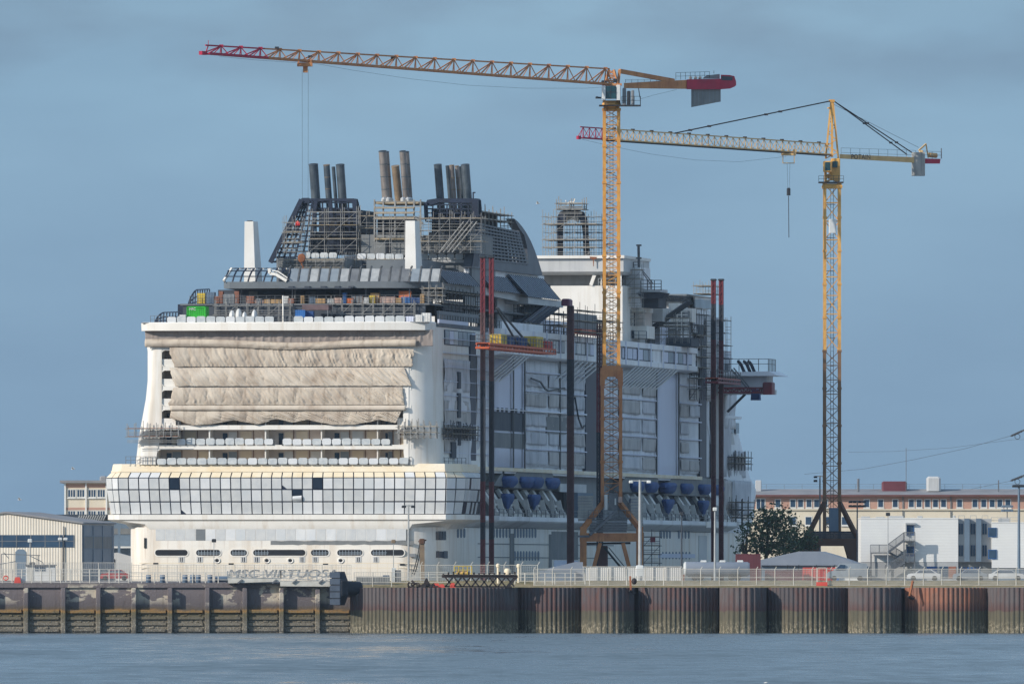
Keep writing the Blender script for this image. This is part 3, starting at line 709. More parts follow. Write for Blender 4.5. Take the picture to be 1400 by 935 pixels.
# scaffolding tubes and railings in front of that wall
t = thing('scaffold', 'low tube scaffold lining the dark wall of the open stern deck behind the white balustrade', 'scaffold', (0, 7.6, ZA), 'S')
tb, bd = MB(), MB()
scaffold(tb, bd, Sv(296, 8.5), Sv(398, 8.5), 7.2, 8.1, ZA, ZB - .3, bx=1.6, by=1, lift=1.3, w=.07, skip=.2)
scaffold(tb, bd, Sv(455, 8.5), Sv(568, 8.5), 7.2, 8.1, ZA, ZB - .1, bx=1.5, by=1, lift=1.2, w=.07, skip=.1)
tb.build('scaffold_tube_frame', 'scaffold_steel', t)
mb = MB(); railing(mb, [(Sv(262, 10), 8.6, ZB), (Sv(600, 10), 8.6, ZB)], 1.1, 1.2, .05, (1.0, .66, .33)); part(mb, 'deck_railing', 'galvanised_dull')
mb = MB(); railing(mb, [(Sv(206, -1), -1.1, ZA), (Sv(228, -1), -1.1, ZA)], 1.0, .6, .06); railing(mb, [(Sv(375, -1), -1.1, ZA), (Sv(400, -1), -1.1, ZA)], .9, .5, .06); part(mb, 'deck_railing', 'galvanised_dull')
# curved dark glazing frames at the port corner of both decks
def curved_frame(pxa, pxb, pxc, ytop, ybot, u):
    mb = MB(); n = 9
    for i in range(n + 1):
        s = i / n; px = pxa + (pxc - pxa) * s; top = ybot + (ytop - ybot) * min(1.0, ((px - pxa) / (pxb - pxa)) ** .6 if px > pxa else 0)
        uu = u + 6 * (1 - s) ; mb.bar((Sv(px, u), uu, Sz(ybot, u)), (Sv(px + .6, u), uu, Sz(top, u)), .14)
    for f in (1.0, .55, .2):
        pts = []
        for i in range(n + 1):
            s = i / n; px = pxa + (pxc - pxa) * s; top = ybot + (ytop - ybot) * (min(1.0, ((px - pxa) / (pxb - pxa)) ** .6) if px > pxa else 0)
            pts.append((Sv(px, u), u + 6 * (1 - s), Sz(ybot + (top - ybot) * f, u)))
        mb.path(pts, .15)
    part(mb, 'windscreen_frame', 'navy_steel')
curved_frame(200, 214, 248, 426, 440, 1); curved_frame(246, 261, 286, 395, 416, 11)
block('deck_wall', 'navy_steel', Sv(243, 12), Sv(256, 12), 12, 14, ZA, ZB)
# flag mast
part(MB().tube((Sv(387, -1), -1.0, ZA), (Sv(387, -1), -1.0, ZA + 3.7), .12, 8), 'flag_mast', 'white_paint')

# band C: fascia round the stern of the sun deck, running forward on the starboard side
def band_line(v, u0, r, uend, px_port=304):
    pts = [(Sv(px_port, u0), u0 + 18), (Sv(px_port, u0), u0 + 1.2), (Sv(px_port, u0) + 1, u0), (v - r, u0)]
    pts += [(v - r + r * math.sin(t), u0 + r * .9 - r * .9 * math.cos(t)) for t in [math.pi / 2 * i / 7 for i in range(1, 8)]]
    return pts + [(v, u0 + r + (uend - u0 - r) * i / 6) for i in range(1, 7)]
def outset(pts, d): return [(v + d * (1 if v > 0 else -1) * (1 if u > 10.5 or abs(v) > 17 else .0), u - d * (1 if u < 20 else 0)) for v, u in pts]
bl = band_line(18.2, 9.0, 6.0, 104)
mb = MB(); mb.loft([[(v, u, 46.7) for v, u in bl], [(v, u, 47.5) for v, u in bl], [(v, u, 47.62) for v, u in bl]], caps=True)
part(mb, 'sun_deck_fascia', 'fascia_grey', smooth=25)
mb = MB()
for px in (398, 420, 442, 461, 480): mb.box(Sv(px - 3.5, 8.6), Sv(px + 3.5, 8.6), 8.4, 9, 46.75, 46.98)
mb.box(Sv(390, 8), Sv(480, 8), 7.6, 9, 46.6, 46.74)
part(mb, 'canopy_strip', 'wall_dark')
# slanted windscreens on the fascia
def screens(pxa, pxb, n, panels=True):
    for i in range(n):
        a, b = pxa + (pxb - pxa) * i / n, pxa + (pxb - pxa) * (i + 1) / n; lean = -1.4
        q = [PS(a + 1.4 + lean, 385, 9.4), PS(b - 1.4 + lean, 385, 9.4), PS(b - 1.4 - lean, 367.5, 10.6), PS(a + 1.4 - lean, 367.5, 10.6)]
        mb = MB(); mb.hexa(q, [(v, u + .08, z) for v, u, z in q]); part(mb, 'windscreen_panel', rnd.choice(['grey_panel', 'grey_panel', 'galvanised_dull', 'galvanised']))
    mb = MB()
    for i in range(n + 1):
        a = pxa + (pxb - pxa) * i / n; p, q = PS(a - 1.4, 386, 9.3), PS(a + 1.4, 366.6, 10.6); mb.bar(p, q, .16)
        mb.bar(q, (q[0] + .05, q[1] + .6, q[2] + .25), .2)
    part(mb, 'windscreen_post', 'scaffold_dark')
screens(395, 602, 15)
mb = MB()
for i in range(9):
    a = 307 + i * 10.6
    pts = [PS(a, 386, 9.4), PS(a + 2.2, 378, 9.7), PS(a + 5.5, 371, 10.4), PS(a + 9, 367, 11.5)]; mb.path(pts, .17)
for y_, dx, u_ in ((378, 2.2, 9.7), (370.5, 6, 10.5), (367, 9, 11.5)): mb.bar(PS(305 + dx, y_, u_), PS(394 + dx * .2, y_, u_), .14)
part(mb, 'windscreen_frame', 'navy_steel')
mb = MB()
for i in range(9):
    a = 309 + i * 10.6; mb.bar(PS(a + 8, 367.6, 11.3), PS(a + 12, 367.6, 11.6), .28, .2)
mb.bar(PS(306, 384, 9.3), PS(317, 367, 11), .3)
part(mb, 'frame_cap', 'white_paint')
mb = MB(); mb.path([PS(368, 367, 9), PS(369, 374, 9), PS(377, 375, 9), PS(392, 384, 9)], .4); mb.path([PS(372, 370, 9), PS(380, 371, 9), PS(393, 380, 9)], .16)
part(mb, 'stair_flight', 'white_paint')
# side windscreens: dark slatted glazing panels leaning inboard
for pa, pb, za, zb, v, dv in ((612, 656, 47.6, 49.4, 19.0, -1.0), (676, 719, 47.3, 49.4, 19.2, -1.2), (722, 766, 46.9, 49.9, 20.2, -2.0)):
    ua, ub = Su(pa, v), Su(pb, v)
    mb = MB(); mb.hexa([(v, ua, za), (v, ub, za), (v + dv, ub - 4, zb), (v + dv, ua - 5, zb)], [(v - .2, ua, za), (v - .2, ub, za), (v + dv - .2, ub - 4, zb), (v + dv - .2, ua - 5, zb)])
    sp_ = part(mb, 'side_windscreen', 'slat_panel')
    mb = MB(); n = int((pb - pa) / 2.6)
    for i in range(n + 1):
        f = i / n; mb.bar((v + .02, ua + (ub - ua) * f, za), (v + dv + .02, ua - 5 + (ub - ua + 1) * f, zb), .12)
    part(mb, 'glazing_frame', 'navy_steel', sp_)
ua, ub = Su(660, 18.6), Su(770, 19.8)
mb = MB(); mb.loft([[(18.25, ua, 46.7), (18.25, ua, 47.7), (17.4, ua, 47.7), (17.4, ua, 46.7)], [(18.6, Su(722, 18.6), 46.1), (18.6, Su(722, 18.6), 47.3), (17.4, Su(722, 17.4), 47.3), (17.4, Su(722, 17.4), 46.1)]])
part(mb, 'side_fascia', 'grey_white')
mb = MB(); mb.box(16.5, 19.8, Su(722, 19.8), Su(770, 19.8), 45.9, 46.85); part(mb, 'side_fascia', 'grey_white')
block('sun_deck', 'deck_grey', Sv(306, 12), 17.4, 12, 110, 47.0, ZC)
# the big slanted window box on the starboard side
ua, ub = Su(728, 19.5), Su(762, 19.5)
mb = MB(); mb.hexa([(18.2, ua - 2, 43.2), (18.2, ub - 12, 43.2), (19.6, ub, 45.9), (19.6, ua + 10, 45.9)], [(15, ua - 2, 43.2), (15, ub - 12, 43.2), (15, ub, 45.9), (15, ua + 10, 45.9)])
wb = part(mb, 'slanted_window_box', 'slat_panel')
mb = MB()
for f in (0, .38, .72, 1.0): mb.bar((18.25, ua - 2 + (ub - 12 - ua + 2) * f, 43.2), (19.65, ua + 10 + (ub - ua - 10) * f, 45.9), .35)
part(mb, 'glazing_frame', 'navy_steel', wb)
# starboard flank of decks A and B
for pa, pb, za, zb, v, m_ in ((598, 636, ZA, 43.9, 17.0, 'wall_dark'), (606, 633, 43.9, 45.3, 18.0, 'navy_steel'), (636, 660, 43.9, 46.6, 16.6, 'grey_panel'), (680, 711, ZA, 46.6, 16.4, 'side_paint'), (711, 735, ZA, 45.5, 15.5, 'wall_mid'), (655, 682, ZA, 46.6, 15.2, 'wall_dark'), (600, 655, 42.4, 43.6, 19.4, 'fascia_grey')):
    block('flank_wall', m_, v - .3, v, Su(pa, v), Su(pb, v), za + .02, zb)
block('side_parapet', 'side_paint', 20.3, 20.55, Su(686, 20.5), Su(742, 20.5), ZA, ZA + 1.15)
block('side_parapet', 'side_lilac', 20.3, 20.55, Su(600, 20.5), Su(640, 20.5), ZA, ZA + .5)
mb = MB(); railing(mb, [(20.2, Su(601, 20.2), ZA), (20.2, Su(686, 20.2), ZA)], 1.2, 2.2, .09, (1, .5)); railing(mb, [(20.2, Su(742, 20.2), ZA), (20.2, Su(842, 20.2), ZA)], 1.2, 2.4, .09, (1, .5)); part(mb, 'deck_railing', 'scaffold_dark')
t = thing('scaffold', 'dark tube scaffold on the starboard side deck under the slanted window box', 'scaffold', (18, 60, ZA), 'S')
tb, bd = MB(), MB()
scaffold(tb, bd, 17.5, 18.8, Su(600, 18), Su(655, 18), ZA, 46.3, bx=1.2, by=3, lift=1.5, w=.10, skip=.1)
scaffold(tb, bd, 17.0, 18.5, Su(712, 18), Su(738, 18), ZA, 46.0, bx=1.2, by=3.5, lift=1.5, w=.10, skip=.1)
scaffold(tb, bd, 17.5, 19.5, Su(750, 18), Su(775, 18), ZA, 45.0, bx=1.5, by=4, lift=1.6, w=.12, skip=.1)
tb.build('scaffold_tube_frame', 'scaffold_dark', t); bd.build('deck_boards_layer', 'scaffold_board', t)
block('promenade_house', 'side_lilac', 12, 15.0, 95, 150, ZA, 44.4)

# ---- deck D
facebox('sun_terrace_wall', 'wall_mid', 378, 471, 353, 367, 20, 30, zb=ZC)
facebox('sun_terrace_wall', 'fascia_grey', 501, 576, 355.5, 367, 24, 20, zb=ZC); facebox('sun_terrace_wall', 'fascia_grey', 576, 645, 355.5, 367.5, 45, 20, zb=ZC)
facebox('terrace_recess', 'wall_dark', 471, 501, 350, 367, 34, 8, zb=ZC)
balustrade(413, 461, 19.9, 345.3, 353, 13.0); balustrade(488, 552, 30, 347.2, 354.8, 13.0); balustrade(574, 646, 44.8, 347.0, 355.3, 13.0)
mb = MB(); railing(mb, [PS(378, 353, 19.8), PS(413, 353, 19.8)], 1.0, .9, .06); railing(mb, [PS(461, 353, 22), PS(490, 355, 30)], 1.0, .9, .06); part(mb, 'deck_railing', 'galvanised_dull')
facebox('casing_wall', 'wall_mid', 494, 556, 321, 349, 42, 16); facebox('casing_doorway', 'opening_shade', 528, 533.5, 333, 347, 41.9, .08)
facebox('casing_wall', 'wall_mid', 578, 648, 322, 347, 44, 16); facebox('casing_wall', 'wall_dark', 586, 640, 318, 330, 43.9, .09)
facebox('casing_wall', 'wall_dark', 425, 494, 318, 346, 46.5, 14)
facebox('casing_curtain', 'navy_steel', 438, 490, 317, 343, 46.2, .2)
facebox('flank_band', 'grey_white', 575, 646, 356, 360, 44.7, .2)
# ---- white pylons
for pa, pt, pb, dd in ((333.5, 347, 354.5, 14), (553.5, 568, 573.5, 12)):
    mb = MB(); u = dd; z0, z1 = ZC - .3, Sz(302.5, u)
    a0, a1, b0, b1 = Sv(pa, u), Sv(pa + 14 + 1.8, u), Sv(pa + .5, u), Sv(pt - 1.2, u)
    mb.loft([[(a0, u, z0), (a1, u, z0), (a1 + .45, u + 3.0, z0), (a0, u + 3.0, z0)], [(b0, u + .2, z1), (b1, u + .2, z1), (b1 + .35, u + 1.8, z1), (b0, u + 1.8, z1)]])
    py = part(mb, 'white_pylon', 'pylon_white')
    mb = MB(); mb.cbox((b0 + b1) / 2 - .35, (b0 + b1) / 2 + .35, u + .6, u + 1.4, z1, z1 + .14, .04); part(mb, 'pylon_cap', 'dark_steel', py)

# ---- funnels: lattice casings with bundles of exhaust pipes
UF = 45.0
def sect(name, m_, pts, u, w, parent=None, mb=None):
    own = mb is None; mb = mb or MB()
    mb.path([PS(x, y, u) for x, y in pts], w)
    if own: return part(mb, name, m_, parent)
fn = part(MB().prism([(PS(x, y, UF)[0], PS(x, y, UF)[2]) for x, y in ((410, 279), (414, 271.5), (484, 271.5), (486, 278), (470, 275.5), (450, 274.5), (430, 276))], 'y', UF, UF + 3), 'port_funnel_casing', 'navy_steel')
def casing_bars(fn, left, right, y0, y1, ncol, nrow, u, w=.2, name='casing_lattice'):
    mb = MB()
    for i in range(ncol + 1):
        f = i / ncol; mb.bar(PS(left[0] + (right[0] - left[0]) * f, y0, u), PS(left[1] + (right[1] - left[1]) * f, y1, u), w)
    for j in range(nrow + 1):
        f = j / nrow; y = y0 + (y1 - y0) * f
        mb.bar(PS(left[0] + (left[1] - left[0]) * f, y, u), PS(right[0] + (right[1] - right[0]) * f, y, u), w)
    return part(mb, name, 'navy_steel', fn)
# port: sloping corner lattice, then the aft face
casing_bars(fn, (370, 413), (402, 423), 358, 272, 4, 14, UF + .8, .26)
casing_bars(fn, (402, 423), (424, 432), 358, 274, 2, 12, UF, .22)
mb = MB(); mb.bar(PS(369.5, 359, UF), PS(412, 273, UF), .4, .6); mb.bar(PS(424, 347, UF), PS(432, 275, UF), .5); mb.bar(PS(484.5, 273, UF), PS(487, 312, UF), .6); mb.bar(PS(487, 273, UF + 1), PS(497, 310, UF + 2), .3); mb.bar(PS(452, 275, UF), PS(454, 300, UF), .35)
part(mb, 'casing_frame', 'navy_steel', fn)
casing_bars(fn, (432, 432), (487, 485), 318, 277, 6, 5, UF + .3, .2)
part(MB().box(Sv(436, 52), Sv(484, 52), 52, 70, Sz(345, 52), Sz(286, 52)), 'dark_core_box', 'opening_shade', fn)  # dark box put inside the casing in place of shaded depth
# starboard
fs = part(MB().prism([(PS(x, y, UF)[0], PS(x, y, UF)[2]) for x, y in ((580.5, 281), (584, 273.5), (596, 271.5), (652, 271.5), (652, 278), (600, 277), (586, 281.5))], 'y', UF, UF + 3), 'starboard_funnel_casing', 'navy_steel')
mb = MB(); mb.bar(PS(582, 277, UF), PS(583, 300, UF), .5); mb.bar(PS(650, 272, UF), PS(650, 300, UF), .8); mb.bar(PS(655, 274, UF + 2), PS(657, 300, UF + 2), .5); mb.bar(PS(647, 263, UF), PS(647, 272, UF), .18); mb.bar(PS(647, 263.5, UF), PS(650, 263.5, UF), .18)
part(mb, 'casing_frame', 'navy_steel', fs)
casing_bars(fs, (582, 582), (650, 650), 303, 280, 7, 4, UF + .2, .18)
part(MB().box(Sv(590, 53), Sv(645, 53), 53, 75, Sz(320, 53), Sz(287, 53)), 'dark_core_box', 'opening_shade', fs)
def pipe(px, w, ytop, ybot, u, m_, dx=4.0, parent=None, cap=None):
    a, b = PS(px + w / 2 + dx, ybot, u), PS(px + w / 2, ytop, u - 1.2); r = w * .0505
    mb = MB(); mb.tube(a, b, r, 16, caps=False)
    d = (Vector(b) - Vector(a)).normalized()
    p_ = part(mb, 'exhaust_pipe', m_, parent, smooth=40)
    mb = MB(); mb.tube(b, Vector(b) + d * .12, r * 1.05, 16); mb.m = 1; mb.tube(Vector(b) + d * .121, Vector(b) + d * .125, r * .86, 16)
    for f in (.25, .5, .75):
        c = Vector(a).lerp(Vector(b), f); mb.m = 0; mb.tube(c, c + d * .1, r * 1.025, 16)
    part(mb, 'pipe_collar', [cap or 'pipe_dark', 'opening_shade' if not cap else cap], p_, smooth=40)
for x, w, y in ((422, 13, 225.5), (442, 9, 226.5), (453.3, 5, 229.5), (459, 12, 226)): pipe(x, w, y, 290, UF + 4, 'pipe_dark', 4.5, fn, 'pipe_rust' if x == 442 else None)
for x, w, y, du in ((593, 11, 226, 4), (609, 6, 228, 6), (614, 7, 227, 5), (621.5, 6, 228, 7), (626, 6, 229, 8), (630, 12, 226, 4)): pipe(x, w, y, 292, UF + du, 'pipe_dark' if x not in (614, 621.5) else 'pipe_steel', 5, fs, 'pipe_rust' if x in (614, 621.5) else None)
fc = part(MB().box(Sv(512, 42), Sv(572, 42), 42, 54, Sz(279, 42), Sz(275.5, 42)), 'stack_platform', 'scaffold_board')
for x, w, y, du, m_, c_ in ((517.5, 11, 207.5, 3, 'pipe_steel', None), (522, 10, 208.5, 6, 'pipe_steel', None), (535, 11, 228, 6, 'pipe_rust', 'pipe_rust'), (546, 9, 207.5, 3, 'pipe_steel', None), (550.5, 9, 208.5, 6, 'pipe_steel', None)):
    pipe(x, w, y, 276, 42 + du, m_, 5, fc, c_)
mb = MB()
for x in (525, 531, 551, 558): mb.cbox(Sv(x - 3, 43.5), Sv(x + 3, 43.5), 43, 46, Sz(276, 43), Sz(270, 43), .2)
part(mb, 'pipe_saddle', 'grey_white', fc)
mb = MB()
for y in (284, 291, 298): mb.box(Sv(512, 41.6), Sv(566, 41.6), 41.5, 42.5, Sz(y + 1.6, 41.6), Sz(y, 41.6))
mb.box(Sv(512, 41.4), Sv(556, 41.4), 41.3, 42.4, Sz(328, 41.4), Sz(325.5, 41.4)); part(mb, 'stack_beam', 'scaffold_board', fc)
mb = MB()
for x in (512, 524, 540, 555, 566, 575): mb.bar(PS(x, 330, 42), PS(x, 273, 42), .2); mb.bar(PS(x, 330, 50), PS(x, 273, 50), .2)
for y in (276, 283, 290, 297, 305, 312, 319): mb.bar(PS(511, y, 42), PS(576, y, 42), .1)
mb.bar(PS(566, 297, 42), PS(578, 306, 42), .3); part(mb, 'stack_frame', 'scaffold_steel', fc)
part(MB().box(Sv(516, 51), Sv(566, 51), 51, 56, Sz(330, 51), Sz(296, 51)), 'dark_core_box', 'opening_shade', fc)
# scaffolds round the funnels
scaf_thing('tall tube scaffold in front of the port funnel with the four dark pipes', Sv(424, 42), Sv(490, 42), 40.6, 43.6, Sz(346, 42), Sz(290, 42), bx=2.4, by=1.5, lift=1.75, w=.06, skip=.15)
scaf_thing('tube scaffold hugging the sloping port edge of the funnel casing', Sv(388, 41), Sv(413, 41), 40.4, 43, Sz(346, 41), Sz(304, 41), bx=1.3, by=1.2, lift=1.6, w=.06, skip=.1)
scaf_thing('wide tube scaffold in front of the starboard funnel casing', Sv(574, 40), Sv(660, 40), 38.6, 42.6, Sz(347, 40), Sz(300, 40), bx=1.6, by=1.3, lift=1.5, w=.06, skip=.05)
scaf_thing('small scaffold between the port funnel and the middle stack', Sv(490, 44), Sv(513, 44), 43.8, 46, Sz(346, 44), Sz(296, 44), bx=1.2, by=1.1, lift=1.8, w=.06, skip=.2)
scaf_thing('tube scaffold in front of the middle stack beside the white pylon', Sv(513, 40), Sv(574, 40), 39.6, 41, Sz(346, 40), Sz(300, 40), bx=2.1, by=1.2, lift=1.9, w=.06, skip=.35)
scaf_thing('tube scaffold climbing along the top of the dark lattice fin', 17.0, 18.6, Su(652, 18), Su(694, 18), Sz(312, 70, 18), Sz(294, 70, 18), bx=1.3, by=3.5, lift=.9, w=.10)
mb = MB()
for i in range(4): mb.bar(PS(600 + i * 6, 345, 38.3), PS(634 + i * 6, 303, 38.3), .14)
mb.build('scaffold_stair_rail', 'scaffold_steel', None, 'S', label='long diagonal stair rails rising across the scaffold of the starboard funnel', cat='stair')
# ---- the starboard fin
VF = 18.4
def fp(pts): return [(Su(x, VF), Sz(y, Su(x, VF), VF)) for x, y in pts]
curve = [(703, 299), (708, 303), (714, 310), (720, 319), (726, 330), (731, 342), (736, 356), (741.5, 374)]
fin = part(MB().prism(fp([(645, 362), (648, 340), (651, 320), (655, 306), (655.5, 306), (652.6, 325), (652.6, 353), (722, 362), (721, 340), (717, 322), (709, 311), (703, 299)] + curve[1:] + [(741, 377), (645, 366)]), 'x', VF - 1.2, VF), 'funnel_fin', 'fin_grey', smooth=20)
part(MB().prism(fp([(653, 306), (709, 318), (722, 360), (652, 354)]), 'x', VF - 2.6, VF - 2.4), 'fin_interior', 'opening_shade', fin)
mb = MB(); n, m_ = 14, 10
def fq(s, t): x = 653 + (709 + 13 * (1 - t) - 653) * s; y = (354 + 7 * s) * (1 - t) + (306 + 12 * s) * t; u = Su(x, VF); return (VF - .1, u, Sz(y, u, VF))
for j in range(m_ + 1): mb.bar(fq(0, j / m_), fq(1, j / m_), .5, .22)
for i in range(n + 1): mb.bar(fq(max(0, i / n - .03), 0), fq(min(1, i / n + .03), 1), .3, .62)
part(mb, 'fin_lattice', 'fin_grey', fin)
part(MB().prism(fp([(644.5, 364), (648, 340), (651, 320), (655, 305), (659, 306), (656, 325), (655, 345), (654, 364)]), 'x', VF, VF + .1), 'fin_edge', 'navy_steel', fin)
u0, u1 = Su(640, 17.8), Su(744, 17.8)
block('flank_band', 'side_paint', 17.2, 17.8, u0, u1, 49.45, 50.35)
block('flank_band', 'wall_dark', 16.6, 17.1, u0, u1 + 10, 47.6, 49.4)
# ---- forward deckhouse, roof slab and lattice arch
UD = 180.0
block('forward_deckhouse', 'white_paint', -18, Sv(851, UD), UD, UD + 40, ZA, Sz(391, UD))
block('deckhouse_gallery', 'wall_mid', -17, Sv(838, UD), UD + 2, UD + 38, Sz(391, UD) + .01, Sz(376, UD))
mb = MB(); mb.loft([[(v * f, u, z) for v, u in ((-18, UD - 1 + d), (Sv(852, UD) + .2, UD - 1 + d), (Sv(852, UD) + .2, UD + 24), (-18, UD + 24))] for z, f, d in ((Sz(376, UD), .985, .8), (Sz(372, UD), 1.0, 0), (Sz(354, UD), 1.0, 0))])
part(mb, 'deckhouse_roof', 'grey_white')
part(MB().box(-18.2, Sv(853, UD) + .3, UD - 1.5, UD + 24, Sz(354, UD) + .004, Sz(350, UD)), 'deckhouse_coping', 'white_paint')
mb = MB(); mb.bar(PS(808, 390, UD), PS(813, 376, UD), .5); mb.bar(PS(822, 390, UD + .5), PS(822, 376, UD + .5), .2)
for x in (846, 849): mb.bar(PS(x, 391, UD), PS(x, 374, UD), .2)
part(mb, 'deckhouse_strut', 'white_paint')
mb = MB(); railing(mb, [PS(818, 391, UD - .5), PS(850, 391, UD - .5)], 1.1, 1.0, .08); part(mb, 'deck_railing', 'galvanised')
mb = MB(); c = PS(811, 356, UD - 1.55); mb.prism([(c[0] - .55, c[2] + .55), (c[0] + .5, c[2] + .5), (c[0] + .55, c[2] + .25), (c[0] + .1, c[2] + .15), (c[0] + .08, c[2] - .9), (c[0], c[2] - .9), (c[0] - .05, c[2] + .12), (c[0] - .5, c[2] + .3)], 'y', UD - 1.51, UD - 1.4); part(mb, 'rust_patch', 'rust_orange')
arch = thing('lattice_mast', 'dark arched mast wrapped in tube scaffolding on the roof of the forward deckhouse', 'mast', (Sv(781, 186), 186, Sz(350, 186)), 'S')
mb = MB(); pa = [(762, 350), (761.5, 310), (762, 296), (766, 289), (774, 287), (790, 287), (798, 290), (803, 298), (805, 320), (807, 350)]; pi = [(770, 350), (770, 312), (771, 303), (775, 297), (781, 295.5), (787, 296), (792, 299), (795, 306), (797, 322), (798.5, 350)]
mb.loft([[PS(x, y, 184) for x, y in pa], [PS(x, y, 187) for x, y in pa], [PS(x, y, 187) for x, y in pi], [PS(x, y, 184) for x, y in pi], [PS(x, y, 184) for x, y in pa]], caps=False, closed=False)
mb.build('arch_frame', 'navy_steel', arch)
mb = MB(); mb.path([PS(770, 302, 185), PS(774, 297.5, 185), PS(784, 296.5, 185), PS(792, 300, 185)], .9); mb.build('arch_lining', 'grey_white', arch)
mb = MB(); mb.bar(PS(779, 286, 185), PS(779, 275, 185), .18); mb.bar(PS(774, 278, 185), PS(783, 276, 185), .14); mb.bar(PS(783, 280, 185), PS(786, 272, 185), .12); mb.bar(PS(776, 279, 185), PS(773, 274, 185), .12); mb.build('antenna', 'white_paint', arch)
scaf_thing('tall scaffold cage round the dark arched mast on the deckhouse roof', Sv(745, 183), Sv(818, 183), 181, 189, Sz(350, 183), Sz(297, 183), bx=1.5, by=2.4, lift=1.25, w=.07, skip=.4)
scaf_thing('guard-railed scaffold top platform over the crown of the arched mast', Sv(761, 182), Sv(796, 182), 182, 186, Sz(287, 183), Sz(279, 183), bx=1.9, by=2, lift=.9, w=.12)
# forward mast, platforms and clutter beside the deckhouse
mb = MB(); mb.bar(PS(874, 392, 190), PS(873, 335, 190), .35); mb.bar(PS(870, 353, 190), PS(877, 353, 190), .25); mb.bar(PS(870, 335.5, 190), PS(877, 335.5, 190), .25); mb.bar(PS(876, 367, 190), PS(893, 388, 192), .1); mb.bar(PS(876, 369, 190), PS(889, 388, 192), .1)
part(mb, 'radar_mast', 'scaffold_dark')
facebox('mast_house', 'side_paint', 852, 875, 366, 421, 188, 10); facebox('mast_house', 'wall_dark', 866, 900, 405, 421, 190, 8); facebox('mast_gallery', 'grey_white', 876, 903, 396, 400, 188, 7)
mb = MB(); railing(mb, [PS(876, 397, 188), PS(904, 397, 188)], 1.5, .9, .12, (1, .66, .33)); railing(mb, [PS(858, 366, 188), PS(874, 366, 188)], .8, .8, .12); part(mb, 'deck_railing', 'scaffold_dark')
mb = MB(); mb.tube(PS(890, 408, 190), PS(890, 401, 190), 2.2, 12, 2.9); part(mb, 'mast_cone', 'wall_dark')
mb = MB()
for i in range(9): mb.bar(PS(895 + i * 5, 404 + i * .3, 196), PS(902 + i * 5, 410, 198), .16)
mb.bar(PS(893, 404, 196), PS(944, 406, 198), .25); mb.bar(PS(893, 411, 198), PS(944, 411, 200), .25); part(mb, 'pergola_frame', 'scaffold_dark')
for nm, m_, a, b, y0, y1, u, du in (('aft_fascia', 'white_paint', 838, 879, 421, 427, 190, 10), ('aft_wall', 'cabin_wall', 845, 880, 427, 446, 191, 8), ('aft_fascia', 'white_paint', 838, 884, 446, 463, 189, 8), ('aft_wall', 'grey_white', 880, 906, 421, 440, 200, 8), ('aft_wall', 'white_paint', 914, 928, 415, 425, 214, 6), ('aft_fascia', 'white_paint', 935, 946, 422, 441, 221, 4), ('aft_wall', 'wall_mid', 900, 936, 425, 452, 216, 5), ('aft_fascia', 'white_paint', 905, 940, 436, 440, 214, 1.5), ('aft_wall', 'side_lilac', 888, 902, 446, 472, 204, 8), ('aft_wall', 'wall_dark', 906, 945, 462, 474, 210, 8), ('aft_wall', 'cabin_wall', 936, 942, 430, 444, 220.5, .4)):
    facebox(nm, m_, a, b, y0, y1, u, du)
for x in (852.5, 866.5): facebox('aft_doorway', 'dark_glass', x - 1.2, x + 1.2, 428, 446, 190.8, .15)
for i in range(3): facebox('aft_doorway', 'dark_glass', 849 + i * 7, 853 + i * 7, 452, 463, 188.8, .15)
mb = MB(); mb.bar(PS(872, 462, 200), PS(944, 411, 206), .35, .6); mb.bar(PS(875, 464, 200), PS(946, 414, 206), .2); part(mb, 'stair_flight', 'dark_steel')
mb = MB()
for i in range(7): mb.box(Sv(906 + i * 1.5, 213), Sv(940, 213), 212.8, 213, Sz(450 - i * 4.6, 213), Sz(448.8 - i * 4.6, 213))
for x in (926, 932): mb.box(Sv(x - .6, 213), Sv(x + .6, 213), 212.7, 212.9, Sz(452, 213), Sz(416, 213))
part(mb, 'stair_frame', 'white_paint')
mb = MB(); railing(mb, [PS(856, 421, 189.5), PS(880, 421, 189.5), PS(884, 421, 196)], 1.2, 1.0, .1); railing(mb, [PS(905, 462, 209), PS(944, 463, 209)], 1.6, 1.2, .12, (1, .6, .3)); railing(mb, [PS(852, 463, 188), PS(884, 464, 188)], 1.2, 1.2, .1); part(mb, 'deck_railing', 'galvanised_dull')
# ================================================================ THE SHIP: starboard flank
VS = 20.5
block('flank_wall', 'side_paint', 19.7, 20.4, 42.02, 226, 22.45, 41.2)
block('flank_wall', 'wall_mid', 19.5, 19.9, 17, 250, 15.6, 22.4)
# promenade band with long glazed openings
mb = MB(); mb.loft([[(v, u, z) for v, z in ((20.3, 37.9), (22.2, 38.15), (22.4, 38.3), (22.4, 39.0), (22.1, 39.05), (22.1, 40.9), (22.4, 40.95), (22.4, 41.75), (20.3, 41.75))] for u in (44, 226)])
part(mb, 'promenade_band', 'side_paint')
def glaz(pa, pb, za, zb, v, mats=('side_lilac', 'film_panel_blue', 'grey_panel', 'dark_glass'), wts=(4, 3, 3, 2), n=6, fr='navy_steel'):
    ua, ub = Su(pa, v), Su(pb, v)
    f = part(MB().box(v - .12, v, ua, ub, za, zb), 'promenade_window', fr)
    for i in range(n):
        a, b = ua + (ub - ua) * (i + .06) / n, ua + (ub - ua) * (i + .94) / n
        part(MB().box(v + .004, v + .07, a, b, za + .12, zb - .12), 'window_pane', rnd.choices(mats, wts)[0], f)
glaz(608, 650, 38.9, 40.95, 20.62, n=7, wts=(6, 3, 4, 3))
for pa, pb, n in ((678, 700, 4), (702, 742, 8), (748, 772, 5), (776, 812, 6), (850, 893, 6), (907, 946, 6)): glaz(pa, pb, 39.1, 40.85, 22.16, n=n)
mb = MB()
